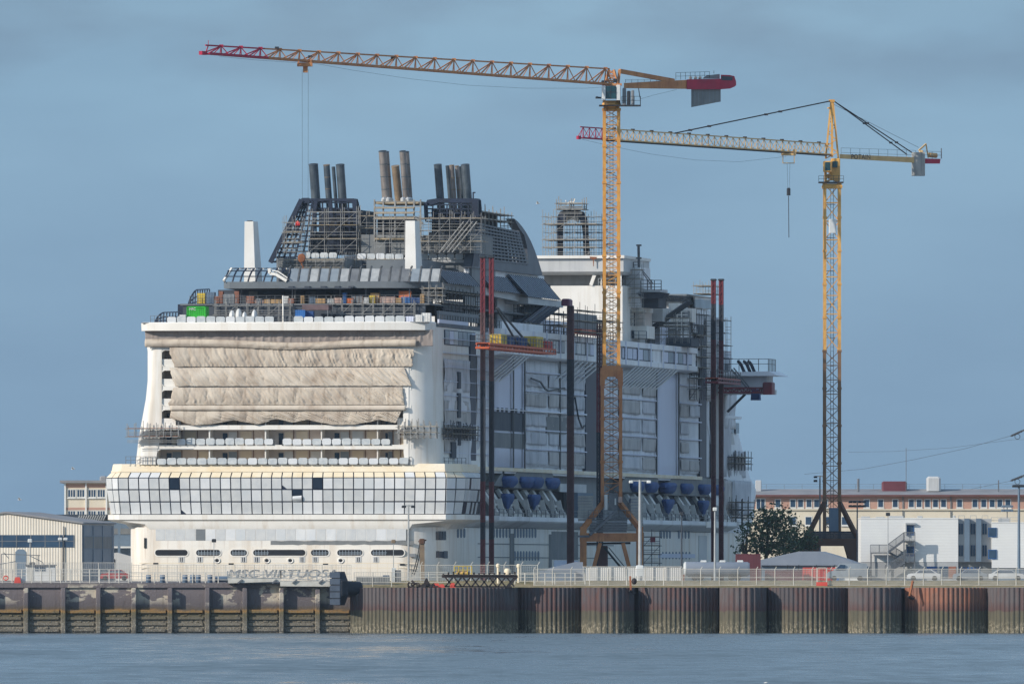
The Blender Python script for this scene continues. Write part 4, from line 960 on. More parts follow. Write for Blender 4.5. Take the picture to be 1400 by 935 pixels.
for u in range(48, 226, 12): mb.box(22.41, 22.46, u - .5, u + .5, 38.3, 41.7)
part(mb, 'band_stiffener', 'side_lilac')
# diagonal struts under the band
for pa, pb, k in ((676, 702, 5), (766, 806, 6), (846, 908, 13)):
    for i in range(k):
        mb = MB(); u = Su(pa + (pb - pa) * i / k, 22); mb.bar((20.45, u - 2, 34.2), (22.3, u + 14, 38.1), .2, .2)
        part(mb, 'overhang_strut', 'grey_white')
# sheeting, netting and slots on the flank
mats_n = ['net_grey', 'net_beige', 'net_pale', 'net_grey']
def sheet(pa, pb, za, zb, m_, v=20.75, nu=24, nv=14, amp=.16, name='flank_sheet', wavy_edge=0.0):
    ua, ub = Su(pa, v), Su(pb, v); sd = rnd.random() * 50; mb = MB()
    mb.grid(nu, nv, lambda s, t: (v + amp * (wob(s * (ub - ua) * .22, t * (zb - za) * .45, sd) + .5 * wob(s * (ub - ua) * .9, t * 2, sd)), ua + (ub - ua) * s + wavy_edge * wob(t * 7, sd) * s, za + (zb - za) * t + .12 * wob(s * 6, sd) * (1 if t in (0, 1) else 0)))
    return part(mb, name, m_, smooth=60, thick=.04)
def slotbox(pa, pb, za, zb, m_='opening_shade', v=20.72, name='flank_slot'):
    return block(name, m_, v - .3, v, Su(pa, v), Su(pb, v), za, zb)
def banded(pa, pb, splits=None, ztop=37.8, zbot=22.8, v=20.75):
    sheet(pa, pb, zbot, ztop, 'net_pale', v - .06)
    z = ztop - 2.0
    while z > zbot + 1.6:
        for (a, b) in (splits or [(pa, pb)]):
            if rnd.random() < .86: sheet(a + rnd.uniform(.2, 1), b - rnd.uniform(.2, 1), z - 1.75 + rnd.uniform(-.15, .1), z + rnd.uniform(-.1, .15), rnd.choice(['net_grey', 'net_beige', 'net_beige']), v + .12, 14, 6)
        block('flank_ledge', 'side_lilac', v - .4, v + .3, Su(pa, v), Su(pb, v), z + .25, z + .42)
        z -= 2.73
# by the stern tower
for z in (35.0, 32.2, 29.4, 26.6): sheet(608, 643, z - 2.5, z + 2.3 - .4, rnd.choice(['net_grey', 'net_beige', 'net_pale']), 20.8, 16, 8)
sheet(622, 644, 22.6, 26, 'net_pale', 20.95, 10, 8)
for za, zb in ((33.0, 35.3), (29.0, 32.4), (25.2, 28.5)): slotbox(627, 630.5, za, zb, 'wall_dark', 21.05)
slotbox(643.5, 651, 22.4, 40.6, v=20.8, m_='navy_steel', name='flank_dark_strip')  # proud navy box stands in for a shaded gap, as do its fellows forward
slotbox(618, 624, 23.4, 25.6, 'wall_dark', 21.1); 
for i in range(9): block('flank_ledge', 'side_lilac', 20.5, 21.0, Su(608, 20.8), Su(672, 20.8), 24.1 + i * 1.95, 24.18 + i * 1.95)
sheet(652, 675, 22.5, 37.8, 'net_grey', 20.7, 14, 14); 
sheet(676, 717, 22.5, 37.6, 'side_lilac', 20.62, 6, 6, .02)
slotbox(675, 717, 27.6, 30.2, 'wall_dark', 20.75); slotbox(675, 717, 25.2, 27.3, 'wall_mid', 20.75)
for px in (680, 686, 692, 699, 705, 712): slotbox(px, px + 2.4, 30.2, 30.8, 'wall_dark', 20.74)
block('flank_pipe', 'side_paint', 21.0, 21.3, Su(655, 21), Su(800, 21), 30.5, 30.62)
mb = MB()
for px, za, zb in ((702, 22, 40.5), (766, 22.5, 41.5), (717.5, 22, 38), (898, 21, 38), (928, 21, 38)): mb.box(20.95, 21.05, Su(px, 21) - .4, Su(px, 21) + .4, za, zb)
part(mb, 'downpipe', 'dark_steel')
banded(718, 800, [(718, 748), (750, 778), (780, 800)])
slotbox(748, 775, 27.6, 30.0, 'wall_mid', 20.95)
slotbox(801, 819, 22.4, 37.6, v=20.9, m_='navy_steel', name='flank_dark_strip')
banded(820, 845)
banded(846, 898, [(846, 876), (878, 898)])
sheet(898.5, 928, 21.5, 37.7, 'side_lilac', 20.62, 6, 6, .02)
banded(929, 957, [(930, 942), (943, 957)])
slotbox(957, 966, 18.5, 44, v=20.9, m_='navy_steel', name='flank_dark_strip')
mb = MB()
mb.path([(21.3, Su(726, 21.3), 35.2), (21.4, Su(738, 21.3), 34.8), (21.4, Su(744, 21.3), 33.9), (21.3, Su(750, 21.3), 33.6), (21.3, Su(772, 21.3), 34.2)], .2)
mb.path([(21.3, Su(786, 21.3), 33.0), (21.5, Su(789, 21.3), 30.0), (21.3, Su(796, 21.3), 28.6), (21.3, Su(799, 21.3), 29.0)], .2)
part(mb, 'hanging_cable', 'dark_steel')
# ---- forward superstructure towards the bridge
def sblock(name, m_, us, vs_, z0, z1):  # tapering block: (aft u, fore u at foot, fore u at head)
    mb = MB(); a, f0, f1 = us
    mb.loft([[(vs_, a, z0), (vs_, f0, z0), (-vs_, f0, z0), (-vs_, a, z0)], [(vs_, a, z1), (vs_, f1, z1), (-vs_, f1, z1), (-vs_, a, z1)]])
    return part(mb, name, m_)
sblock('forward_superstructure', 'side_paint', (225, 268, 262), 20.4, 22.4, 41.8)
sblock('forward_superstructure', 'side_paint', (222.5, 260, 252), 20.3, 41.82, 47.4)
sblock('forward_superstructure', 'wall_mid', (228, 250, 248), 19.6, 47.42, 49.7)
sblock('forward_superstructure', 'side_paint', (224, 253, 252), 20.7, 47.2, 47.9)
block('bridge_roof', 'fascia_grey', -20.5, 20.7, 226, 251, 49.7, 50.0)
sheet(1001, 1027, 16.6, 22.0, 'net_grey', 21.75, 10, 8); sheet(990, 1000, 17.5, 22.0, 'net_beige', 21.75, 8, 8)
for pa, pb, za, zb, m_ in ((948, 962, 44.2, 47.0, 'net_grey'), (950, 974, 41.9, 43.6, 'net_grey'), (946, 957, 38.2, 41.6, 'net_pale'), (966, 972, 34, 47, 'net_beige'), (974, 985, 40, 47, 'net_grey'), (986, 1000, 22, 42, 'net_grey'), (990, 1006, 30, 36, 'net_pale'), (974, 986, 20, 39, 'net_beige'), (949, 972, 47.95, 49.6, 'grey_panel'), (1004, 1020, 22.5, 26.6, 'net_grey'), (996, 1022, 18.8, 22.2, 'net_beige')):
    sheet(pa, pb, za, zb, m_, 20.9, 10, 8)
for pa, pb, za, zb in ((954, 962, 43.5, 45.5), (946, 953, 37.8, 40.0), (957, 960, 35.5, 39), (992, 996, 37, 40)): slotbox(pa, pb, za, zb, 'wall_dark', 21.05)
t = thing('scaffold', 'tangle of dark tube scaffolding on the flank by the tall forward climbing mast', 'scaffold', (22, 245, 34), 'S')
tb, bd = MB(), MB()
scaffold(tb, bd, 21.1, 22.2, Su(946, 21.5), Su(966, 21.5), 34, 47, bx=1.1, by=5, lift=1.7, w=.08, skip=.25)
scaffold(tb, bd, 21.1, 22.0, Su(984, 21.5), Su(995, 21.5), 35, 46.5, bx=1.4, by=5, lift=1.8, w=.08, skip=.3)
scaffold(tb, bd, 21.1, 22.2, Su(1000, 21.5), Su(1021, 21.5), 23.6, 25.6, bx=1.1, by=3, lift=1.0, w=.1)
tb.build('scaffold_tube_frame', 'scaffold_dark', t); bd.build('deck_boards_layer', 'scaffold_board', t)
# notch with windows above the bow
UN = Su(1012, 20.6)
sblock('bow_house', 'grey_white', (262, 276, 270), 20.6, 27.6, 33.4)
for px in (999, 1006): slotbox(px, px + 4.6, 29.4, 31.0, 'dark_glass', 20.72, 'bow_window')
block('bow_house_eave', 'side_paint', 18, 21.0, Su(988, 20.6), Su(1014, 21), 31.6, 32.0)
slotbox(992, 997, 29, 31.4, 'wall_dark', 20.75)
# bridge wing
wing = part(MB().loft([[(v, u, z) for v, u in ((12, 257), (28.7, 259), (29.2, 262), (28.7, 265), (12, 266))] for z in (35.2, 35.9)] ), 'bridge_wing', 'grey_white')
mb = MB(); mb.loft([[(12, 256, 38.0), (30.2, 257.5, 38.0), (30.6, 266, 38.0), (12, 267, 38.0)], [(12, 256, 38.4), (28.6, 257.5, 38.7), (29, 266, 38.7), (12, 267, 38.7)]]); part(mb, 'wing_roof', 'side_paint', wing)
part(MB().box(12, 28.2, 258.5, 265, 35.91, 37.99), 'wing_cabin', 'net_grey', wing)
mb = MB(); railing(mb, [(21, 257.5, 38.7), (28.6, 257.5, 38.7), (28.6, 265, 38.7)], 1.9, 1.6, .1, (1, .6)); part(mb, 'wing_railing', 'scaffold_dark', wing)
for px in (1010, 1018, 1024):
    mb = MB(); c = [PS(px + dx, y, 259) for dx, y in ((9, 512), (6, 505), (3, 498), (0, 494.5), (-2, 494))]; mb.path(c, .45); part(mb, 'vent_cowl', 'navy_steel', wing, smooth=False)
mb = MB(); mb.bar((22.0, 259, 32.5), (24.6, 260, 35.2), .35); part(mb, 'wing_strut', 'dark_steel', wing)
mb = MB()
cx = PS(1033, 540, 258)
mb.loft([[(cx[0] + x * w_, 258 + y * w_, z) for x, y in ((-1, -1), (1, -1), (1.1, 1), (-1, 1))] for z, w_ in ((cx[2] - .8, .68), (cx[2] + .5, .6), (cx[2] + .9, .35))]); mb.build('tarpaulin_bundle', 'cover_blue', None, 'S', label='blue tarpaulin bundle hanging below the bridge wing platform', cat='tarpaulin')
# ---- the lifeboat deck: ledge, recess, davits
mb = MB(); mb.loft([[(v, u, z) for v, z in ((21.3, 13.95), (23.1, 14.75), (23.3, 14.95), (23.3, 15.55), (19, 15.58))] for u in (17.2, 60, 110, 180, 262)] )
part(mb, 'lifeboat_deck', 'side_paint', smooth=20)
block('recess_head', 'side_paint', 19.6, 21.3, 17.2, 236, 21.6, 22.42)
def shell(pa, pb, za, zb, c=4):
    v = 21.35; u0, u1 = Su(pa, v), Su(pb, v)
    mb = MB(); mb.prism([(u0, za), (u0 + 4, zb - 1.0), (u0 + 9, zb), (u1 - 2, zb), (u1, zb - .6), (u1, za)], 'x', v - 1.6, v); return part(mb, 'recess_canopy', 'wall_mid', smooth=20)
shell(696, 756, 19.6, 22.3); shell(675, 690, 19.8, 22.0); shell(908, 985, 19.4, 22.2); shell(846, 900, 19.6, 22.3)
block('recess_wall', 'opening_shade', 19.95, 20.05, Su(672, 20), Su(770, 20), 15.6, 19.4)
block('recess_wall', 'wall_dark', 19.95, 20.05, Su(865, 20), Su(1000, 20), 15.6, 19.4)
def davit(px, cover=True, low=False, k=0):
    u = Su(px, 22.5); mb = MB()
    for du, w_ in ((-4.2, 1.7), (2.2, 2.1)):
        mb.bar((22.9, u + du, 15.7), (20.5, u + du, 19.3), w_, .5); mb.bar((22.75, u + du - 1.6, 15.7), (22.2, u + du - 1.6, 18.0), .7, .3)
    mb.bar((21.9, u - 4.4, 17.2), (21.9, u + 2.6, 17.2), .3); mb.bar((22.9, u - 5, 15.75), (22.9, u + 3, 15.75), .35)
    d = part(mb, 'davit', 'davit_grey')
    def lump(v0, u0, z0, rv, ru, rz, taper):
        b = MB(); rings = []
        for j in range(8):
            f = j / 7; rr = (math.sin(math.pi * (.10 + .82 * f)) ** .28) * (1 - taper * (1 - f))
            rings.append([(v0 + rv * rr * math.copysign(abs(math.cos(a)) ** .5, math.cos(a)) * (1 + .16 * wob(a * 2, f * 3, k)), u0 + ru * rr * math.copysign(abs(math.sin(a)) ** .5, math.sin(a)) * (1 + .16 * wob(a * 2 + 9, f * 3, k)), z0 + rz * (2 * f - 1)) for a in [2 * math.pi * i / 14 for i in range(14)]])
        b.loft(rings); part(b, 'weather_cover', 'cover_blue', d, smooth=50)
    if cover: lump(21.2 + .1 * (k % 2), u - .5, 20.45, 1.1, 6.0, .8, .3)
    if low: lump(22.4, u - 7, 17.6, .8, 4.8, 1.15, .85)
for k, (px, c_, l_) in enumerate(((684, 0, 0), (706, 1, 1), (730, 1, 0), (742, 1, 1), (765, 1, 0), (880, 1, 1), (900, 1, 0), (924, 1, 1), (948, 1, 0), (972, 1, 1), (990, 1, 0))): davit(px, c_, l_, k)
mb = MB(); railing(mb, [(23.2, Su(676, 23.2), 15.55), (23.2, Su(1000, 23.2), 15.55)], 1.0, 4, .1, (1, .5)); part(mb, 'deck_railing', 'galvanised_dull')
block('lifeboat_deck_edge', 'grey_white', 23.31, 23.4, Su(672, 23.3), Su(682, 23.3), 15.0, 15.6); block('lifeboat_deck_edge', 'white_paint', 23.31, 23.4, Su(965, 23.3), Su(982, 23.3), 14.6, 15.5)
block('liferaft_stack', 'panel_blue_grey', 21.5, 23.0, Su(790, 23), Su(811, 23), 15.7, 19.2)
block('recess_wall', 'grey_white', 21.0, 21.2, Su(764, 21), Su(800, 21), 19.3, 20.5)
# ---- hull flank: slot windows, seams, patches
def winrow(pa, pb, n, ya, yb, v=21.52):
    for i in range(n):
        px = pa + (pb - pa) * (i + .5) / n; u = Su(px, v); du = .8
        z0, z1 = Sz(yb, u, v), Sz(ya, u, v); c = .25
        part(MB().prism([(u - du, z0 + c), (u - du * .5, z0), (u + du * .5, z0), (u + du, z0 + c), (u + du, z1 - c), (u + du * .5, z1), (u - du * .5, z1), (u - du, z1 - c)], 'x', v - .2, v + .02), 'hull_window', 'panel_blue_grey')
winrow(624, 637, 3, 722, 735); winrow(673, 699, 6, 722, 735); winrow(702, 734, 8, 722, 735); winrow(702, 738, 9, 753, 766)
winrow(902, 918, 4, 723.5, 736); winrow(926, 944, 4, 724, 736); winrow(904, 945, 9, 754, 764)
mb = MB()
for px in (697.5, 701.5, 751, 753): mb.box(21.45, 21.6, Su(px, 21.5) - .5, Su(px, 21.5) + .5, 7, 13.2)
for y in (744, 762): mb.box(21.45, 21.57, 30, 150, Sz(y, 80, 21.5) - .06, Sz(y, 80, 21.5) + .06)
part(mb, 'plating_seam', 'wall_mid')
block('hull_band', 'fascia_grey', 21.4, 21.56, Su(698.5, 21.5), Su(701, 21.5), 7, 13.2)
block('hull_patch', 'wall_mid', 21.4, 21.56, Su(754, 21.5), Su(790, 21.5), 9.6, 13.6); block('hull_patch', 'side_lilac', 21.4, 21.56, Su(757, 21.5), Su(790, 21.5), 7, 9.5)
block('hull_patch', 'side_lilac', 21.4, 21.56, Su(900, 21.5), Su(950, 21.5), 10.0, 10.6); block('hull_patch', 'grey_white', 21.4, 21.56, Su(955, 21.5), Su(966, 21.5), 7, 13.4)
slotbox(1016, 1021, 15.9, 17.7, 'dark_glass', 21.6, 'bow_door')
scaf_thing('dark tube scaffold standing under the bow flare by the lifeboat deck', 22.2, 24.2, Su(996, 22), Su(1012, 22), 15, 18.6, bx=1.2, by=5, lift=1.4, w=.09, tube='scaffold_dark')

# ================================================================ mast climbers on the dock side
def climber(px, v, ytop, zones, label, wd=.62, group=None):
    u = Su(px, v); zt = Sz(ytop, u, v); t = thing('climbing_mast', label, 'mast', (v, u, 5.5), 'S', group)
    for za, zb, m_ in zones:
        mb = MB(); zb = min(zb, zt); h = wd / 2
        for a in (-h, h):
            for b in (-h, h): mb.bar((v + a, u + b, za), (v + a, u + b, zb), .15)
        n = max(1, int((zb - za) / 1.0))
        for i in range(n):
            z0, z1 = za + (zb - za) * i / n, za + (zb - za) * (i + 1) / n
            for (a, b), (c, d) in (((-h, -h), (h, -h)), ((h, -h), (h, h)), ((h, h), (-h, h)), ((-h, h), (-h, -h))):
                mb.bar((v + a, u + b, z0), (v + c, u + d, z1), .08); mb.bar((v + a, u + b, z0), (v + c, u + d, z0), .08)
        h2 = .30 if wd > .75 else .14; mb.box(v - h2, v + h2, u - h2, u + h2, za, zb)
        mb.build('mast_section', m_, t)
    mb = MB(); mb.cbox(v - .45, v + .45, u - .45, u + .45, zt, zt + .25, .1); mb.build('mast_cap', 'dark_steel', t)
    return t, u
GM = 'climbing masts along the flank of the ship'
V1 = 26.0
for px, lab in ((660.2, 'red and dark climbing mast nearest the ship stern, beside the orange platform end'), (672, 'second climbing mast of the stern pair, passing through the orange platform')):
    climber(px, V1, 352.5, ((5.5, 12.3, 'mast_red_shaded'), (12.3, 14.6, 'mast_dark'), (14.6, 20.2, 'mast_red_shaded'), (20.2, 34.0, 'mast_dark'), (34.0, 43.3, 'mast_brown'), (43.3, 52.6, 'mast_red')), lab, .48, GM)
climber(780, V1, 420, ((5.5, 30, 'mast_brown'), (30, 38, 'mast_dark'), (38, 46.0, 'mast_brown')), 'single brown climbing mast midway along the flank, reaching to the promenade', .76, GM)
climber(820, V1 - 1.5, 440, ((5.5, 28, 'mast_dark'), (28, 36.5, 'mast_red'), (36.5, 46, 'mast_brown')), 'dark climbing mast tight behind the orange tower crane', .7, GM)
for px, lab in ((975.6, 'red-tipped climbing mast by the bridge wing, first of the forward pair'), (986, 'red-tipped climbing mast by the bridge wing, outer one of the forward pair')):
    climber(px, V1, 383.5, ((5.5, 22.4, 'mast_red_shaded'), (22.4, 34.0, 'mast_brown'), (34.0, 43.0, 'mast_red_shaded'), (43.0, 48.4, 'mast_dark'), (48.4, 53.5, 'mast_red')), lab, .52, GM)
def plat(label, pa, pb, v, z, th, m_):
    ua, ub = Su(pa, v), Su(pb, v); t = thing('work_platform', label, 'platform', (v, (ua + ub) / 2, z), 'S')
    mb = MB()
    for a in (-.9, .9): mb.box(v + a - .12, v + a + .12, ua, ub, z, z + .3); mb.box(v + a - .1, v + a + .1, ua, ub, z + .55, z + .75)
    n = int((ub - ua) / 2.5)
    for i in range(n + 1):
        u = ua + (ub - ua) * i / n; mb.box(v - .9, v + .9, u - .15, u + .15, z + .02, z + .28)
        for a in (-.9, .9): mb.bar((v + a, u, z), (v + a, u + (ub - ua) / n * (.5 if i < n else 0), z + .7), .12)
    mb.build('truss', m_, t)
    mb = MB(); mb.box(v - .95, v + .95, ua, ub, z + .76, z + .84); mb.build('floor', 'platform_orange', t)
    mb = MB(); railing(mb, [(v + .95, ua, z + .84), (v + .95, ub, z + .84)], 1.1, 2.5, .09); railing(mb, [(v - .95, ua, z + .84), (v - .95, ub, z + .84)], 1.1, 2.5, .09); mb.build('guard_railing', 'galvanised_dull', t)
    return t, ua, ub
t, ua, ub = plat('long orange work platform carrying yellow crates and blue drums high on the stern climbing masts', 660, 751, 27.2, 38.2, .8, 'platform_orange')
mb = MB()
for du in (4, 14): mb.bar((27.2, Su(676, 27) + du * .1, 44.0), (27.2, Su(700, 27) + du, 39.2), .22)
mb.build('stay_rod', 'dark_steel', t)
def crate(label, cat_, m_, v, u, z, w, d, h, group=None, name='crate', ribs=3, fr='S', top=None):
    t = thing(name, label, cat_, (v, u, z), fr, group)
    mb = MB(); mb.cbox(v - w / 2, v + w / 2, u - d / 2, u + d / 2, z + .08, z + h, min(.06, h * .1)); mb.build('crate_body', m_, t)
    mb = MB()
    for i in range(ribs + 1):
        x = v - w / 2 + w * i / ribs; mb.box(x - .04, x + .04, u - d / 2 - .04, u - d / 2 + .01, z, z + h)
    mb.box(v - w / 2, v + w / 2, u - d / 2 + .05, u + d / 2 - .05, z, z + .08); mb.build('batten', top or m_, t)
    return t
def drum(label, m_, v, u, z, r=.3, h=.9, group=None, fr='S'):
    t = thing('drum', label, 'drum', (v, u, z), fr, group); mb = MB()
    mb.loft([[(v + rr * math.cos(a), u + rr * math.sin(a), z + zz) for a in [2 * math.pi * i / 14 for i in range(14)]] for zz, rr in ((0, r * .96), (.03, r), (h * .33, r), (h * .35, r * 1.05), (h * .37, r), (h * .66, r), (h * .68, r * 1.05), (h * .70, r), (h - .02, r), (h, r * .95))])
    mb.build('drum_shell', m_, t, smooth=40); return t
crate('yellow crate nearest the masts on the long orange platform', 'crate', 'goods_yellow', 27.2, Su(681, 27.2), 39.05, 1.6, 5, 1.3)
crate('yellow crate bundle at the far end of the long orange platform', 'crate', 'goods_yellow', 27.2, Su(730, 27.2), 39.05, 1.6, 6.5, 1.5)
crate('red machine box on the outer tip of the long orange platform', 'box', 'goods_red', 27.2, Su(744, 27.2), 39.05, 1.5, 5.5, 1.0)
for i, px in enumerate((692, 696, 709, 713)):
    drum(('dark blue drum nearest the yellow crate by the masts', 'dark blue drum standing second on the orange platform', 'blue drum past the gap on the orange platform', 'blue drum closest to the far yellow bundle')[i], 'goods_blue_dark', 27.3, Su(px, 27.3), 39.05, .75, 1.15, 'drums on the orange platform')
t, ua, ub = plat('red-brown work platform of the forward climbing masts reaching below the bridge wing', 973, 1004, 26.6, 36.3, .8, 'mast_red')
tt = thing('work_platform', 'red cantilever platform truss running out under the bridge wing', 'platform', (26, 255, 36), 'S'); mb = MB()
a, b = PS(983, 533.5, 255), PS(1056, 533.5, 255); lattice(mb, a, b, (1.6, .7), (1.6, .7), (0, 0, 1), 9, .26, .14); mb.build('truss', 'mast_red', tt)
mb = MB(); c = PS(1051, 534, 255); mb.cbox(c[0] - .75, c[0] + .75, 253.5, 256.5, c[2] - .6, c[2] + 1.3, .15); mb.build('drive_box', 'mast_red', tt)
mb = MB(); mb.bar(PS(1000, 505, 255), PS(1021, 530, 255), .5, .25); mb.bar(PS(1003, 503, 255), PS(1024, 529, 255), .2); mb.build('ladder', 'galvanised_dull', tt)
t = scaf_thing('tall brown box of scaffolding and sheeting beside the single brown mast at promenade level', V1 - .8, V1 + .6, Su(787, V1), Su(818, V1), 40.5, 45.0, bx=1.4, by=7, lift=1.5, w=.06, tube='scaffold_dark')
block('flank_panel', 'wall_mid', 22.6, 22.8, Su(787, 23), Su(818, 23), 42.7, 45.0); block('flank_band', 'platform_orange', 22.5, 24.0, Su(786, 23), Su(818, 23), 42.0, 42.7)
mb = MB(); u = Su(776, V1); mb.cbox(V1 - .7, V1 + .5, u - 1.5, u + 1.5, 45.5, 46.5, .2); mb.build('climber_drive', 'cap_purple', None, 'S', label='purple drive unit on top of the single brown climbing mast', cat='drive unit')

# ================================================================ goods on the stern decks
GZ = ZB
def goods(label, m_, pa, pb, yt, u=9.7, z=None, cat_='crate', **kw):
    z = ZB if z is None else z; a, b = Sv(pa, u), Sv(pb, u)
    return crate(label, cat_, m_, (a + b) / 2, u, z, b - a, 1.3, Sz(yt, u) - z, **kw)
goods('yellow and orange wrapped machine in the port corner of the supply deck', 'goods_yellow', 271, 281, 400.5)
goods('dark steel tank beside the yellow machine in the port corner', 'goods_blue_grey', 283, 294, 399, cat_='tank')
goods('maroon box to starboard of the dark tank on the supply deck', 'goods_brick', 294, 300, 405, cat_='box')
goods('brick-coloured pallet load standing alone on the supply deck', 'goods_brick', 338, 348, 405, cat_='pallet load')
goods('flat pink load of boards to port of the white mast', 'goods_pink', 350, 361, 410, cat_='pallet load')
goods('low tan stack of planks behind the white mast', 'goods_tan', 363, 385, 409.5, cat_='planks')
goods('blue-grey covered heap to starboard of the mast', 'goods_blue_grey', 424, 432, 406, cat_='pallet load')
goods('tan cardboard crate between the covered heap and the pink load', 'goods_tan', 433, 445, 408.5)
goods('tall narrow blue cabinet on the supply deck', 'goods_blue', 470, 474, 400.5, cat_='cabinet')
goods('pale pink bundle to port of the narrow blue cabinet', 'goods_pink', 458, 468, 407, cat_='bundle')
goods('white-topped cage pallet to starboard of the narrow blue cabinet', 'goods_grey', 482, 497, 405, cat_='pallet cage', top='brown_trim')
goods('yellow sack pallet, tallest load at mid deck', 'goods_yellow', 506.5, 513, 404.5, cat_='pallet load')
goods('tan board pack leaning beside the yellow sack pallet', 'goods_tan', 508, 519, 401, u=11.0, cat_='pallet load')
goods('long pale load with pink wrapping to port of the blue crates', 'goods_pink', 521, 541, 406.5, cat_='pallet load')
goods('bright blue crate under the orange boxes', 'goods_blue', 549.5, 561, 406.5)
goods('dark blue crate beside the bright blue one', 'goods_blue_dark', 562, 575, 407)
goods('stack of orange boxes behind and above the bright blue crate', 'goods_orange', 547, 562, 398.5, u=11.0)
for i, (a, b) in enumerate(((301, 305.5), (305.5, 322), (322, 327))):
    goods(('brown steel rack post to port of the grey cage', 'grey machine in a brown steel rack on the supply deck', 'brown steel rack post to starboard of the grey cage')[i], ('goods_brick', 'goods_grey', 'goods_brick')[i], a, b, (398, 402, 398)[i], cat_='rack')
ct = thing('container', 'bright green steel container with white letters on the stern deck corner', 'container', (Sv(268, 2), 2.5, ZA), 'S')
mb = MB(); mb.cbox(Sv(255.5, 2), Sv(281, 2), 2, 4.5, ZA + .06, Sz(418.5, 2), .05)
mb.build('container_shell', 'goods_green', ct)
mb = MB()
for i in range(10):
    x = Sv(256.5, 2) + i * .26; mb.box(x, x + .1, 1.95, 1.998, ZA + .25, Sz(419.5, 2) - .15)
for zz in (ZA + .1, Sz(419.2, 2) - .1): mb.box(Sv(255.3, 2), Sv(281.2, 2), 1.9, 1.99, zz, zz + .13)
for x in (Sv(255.3, 2), Sv(281, 2) - .1): mb.box(x, x + .12, 1.9, 1.99, ZA, Sz(418.5, 2))
mb.build('container_corrugation', 'goods_green', ct)
def text(txt, size, m_, parent, org, rot, name='lettering', ext=.01, frame_org=None):
    cu = bpy.data.curves.new(name, 'FONT'); cu.body = txt; cu.size = size; cu.extrude = ext; cu.align_x = 'CENTER'; cu.align_y = 'CENTER'
    o = bpy.data.objects.new('tmp', cu); C.objects.link(o); dg = bpy.context.evaluated_depsgraph_get(); me = bpy.data.meshes.new_from_object(o.evaluated_get(dg)); bpy.data.objects.remove(o)
    me.materials.clear(); me.materials.append(M[m_]); o = bpy.data.objects.new(name, me); C.objects.link(o); o.parent = parent
    g = ORG[parent.name]; o.location = tuple(a - b for a, b in zip(org, g)); o.rotation_euler = rot; return o
text('MFC', .5, 'goods_white', ct, (Sv(263, 1.9), 1.92, Sz(422.4, 1.9)), (R(90), 0, 0))
nm = text('MSC VIRTUOSA', 1.5, 'goods_grey', hull, (Sv(387, -.06), -.05, Sz(784.0, -.06)), (R(90), 0, 0), 'name_lettering', .03)
for v_ in nm.data.vertices: v_.co.x += .22 * v_.co.y
k_ = 15.2 / (max(v_.co.x for v_ in nm.data.vertices) - min(v_.co.x for v_ in nm.data.vertices))
for v_ in nm.data.vertices: v_.co.x *= k_
mb_l = 'white plastic bundle lying among scaffold tubes on the open stern deck'
for i, (a, b, yt) in enumerate(((313, 322, 424), (322, 331, 421.5), (331, 338, 426), (344, 352, 423))):
    mb = MB(); x0, x1 = Sv(a, 5), Sv(b, 5); mb.ball(((x0 + x1) / 2, 5, (ZA + Sz(yt, 5)) / 2), 1, 9, 7, ((x1 - x0) / 2, .7, (Sz(yt, 5) - ZA) / 2))
    mb.build('wrapped_bundle', 'goods_white', None, 'S', label=('crumpled white bundle closest to the green container', 'tallest crumpled white bundle on the open stern deck', 'low white bundle to starboard of the tallest one', 'white bundle standing apart, nearest the white mast')[i], cat='bundle')
goods('small white box tucked to port of the green container', 'goods_white', 247, 254.5, 430, 1.5, ZA, 'box')
goods('light blue skip on the open stern deck to starboard of the white mast', 'goods_blue', 405, 417.5, 424, 2.5, ZA, 'skip', ribs=5)
goods('dark blue skip half hidden to starboard of the light blue one', 'goods_blue_dark', 419, 429, 425.5, 3.5, ZA, 'skip')
t = thing('shelter', 'purple-brown flat shelter roof over the blue skips on the stern deck', 'shelter', (Sv(432, 5), 5, ZA), 'S'); mb = MB(); mb.box(Sv(413, 4), Sv(449, 4), 4, 7, Sz(424, 4), Sz(416.5, 4)); mb.build('shelter_roof', 'goods_purple_brown', t)
for x, y in ((414, 4.1), (448, 4.1), (414, 6.8), (448, 6.8)):
    mb = MB(); mb.box(Sv(x, y) - .06, Sv(x, y) + .06, y - .06, y + .06, ZA, Sz(424, 4)); mb.build('post', 'galvanised_dull', t)
for i, (a, b, yt) in enumerate(((556, 566, 433), (569, 578, 431), (578, 589, 428.5))):
    goods(('lilac wrapped pallet at the starboard end of the white balustrade', 'white carton stack at the starboard corner of the cornice', 'tallest white carton stack on the starboard corner')[i], ('side_lilac', 'goods_white', 'goods_white')[i], a, b, yt, .4 + .2 * i, ZA, 'pallet load')

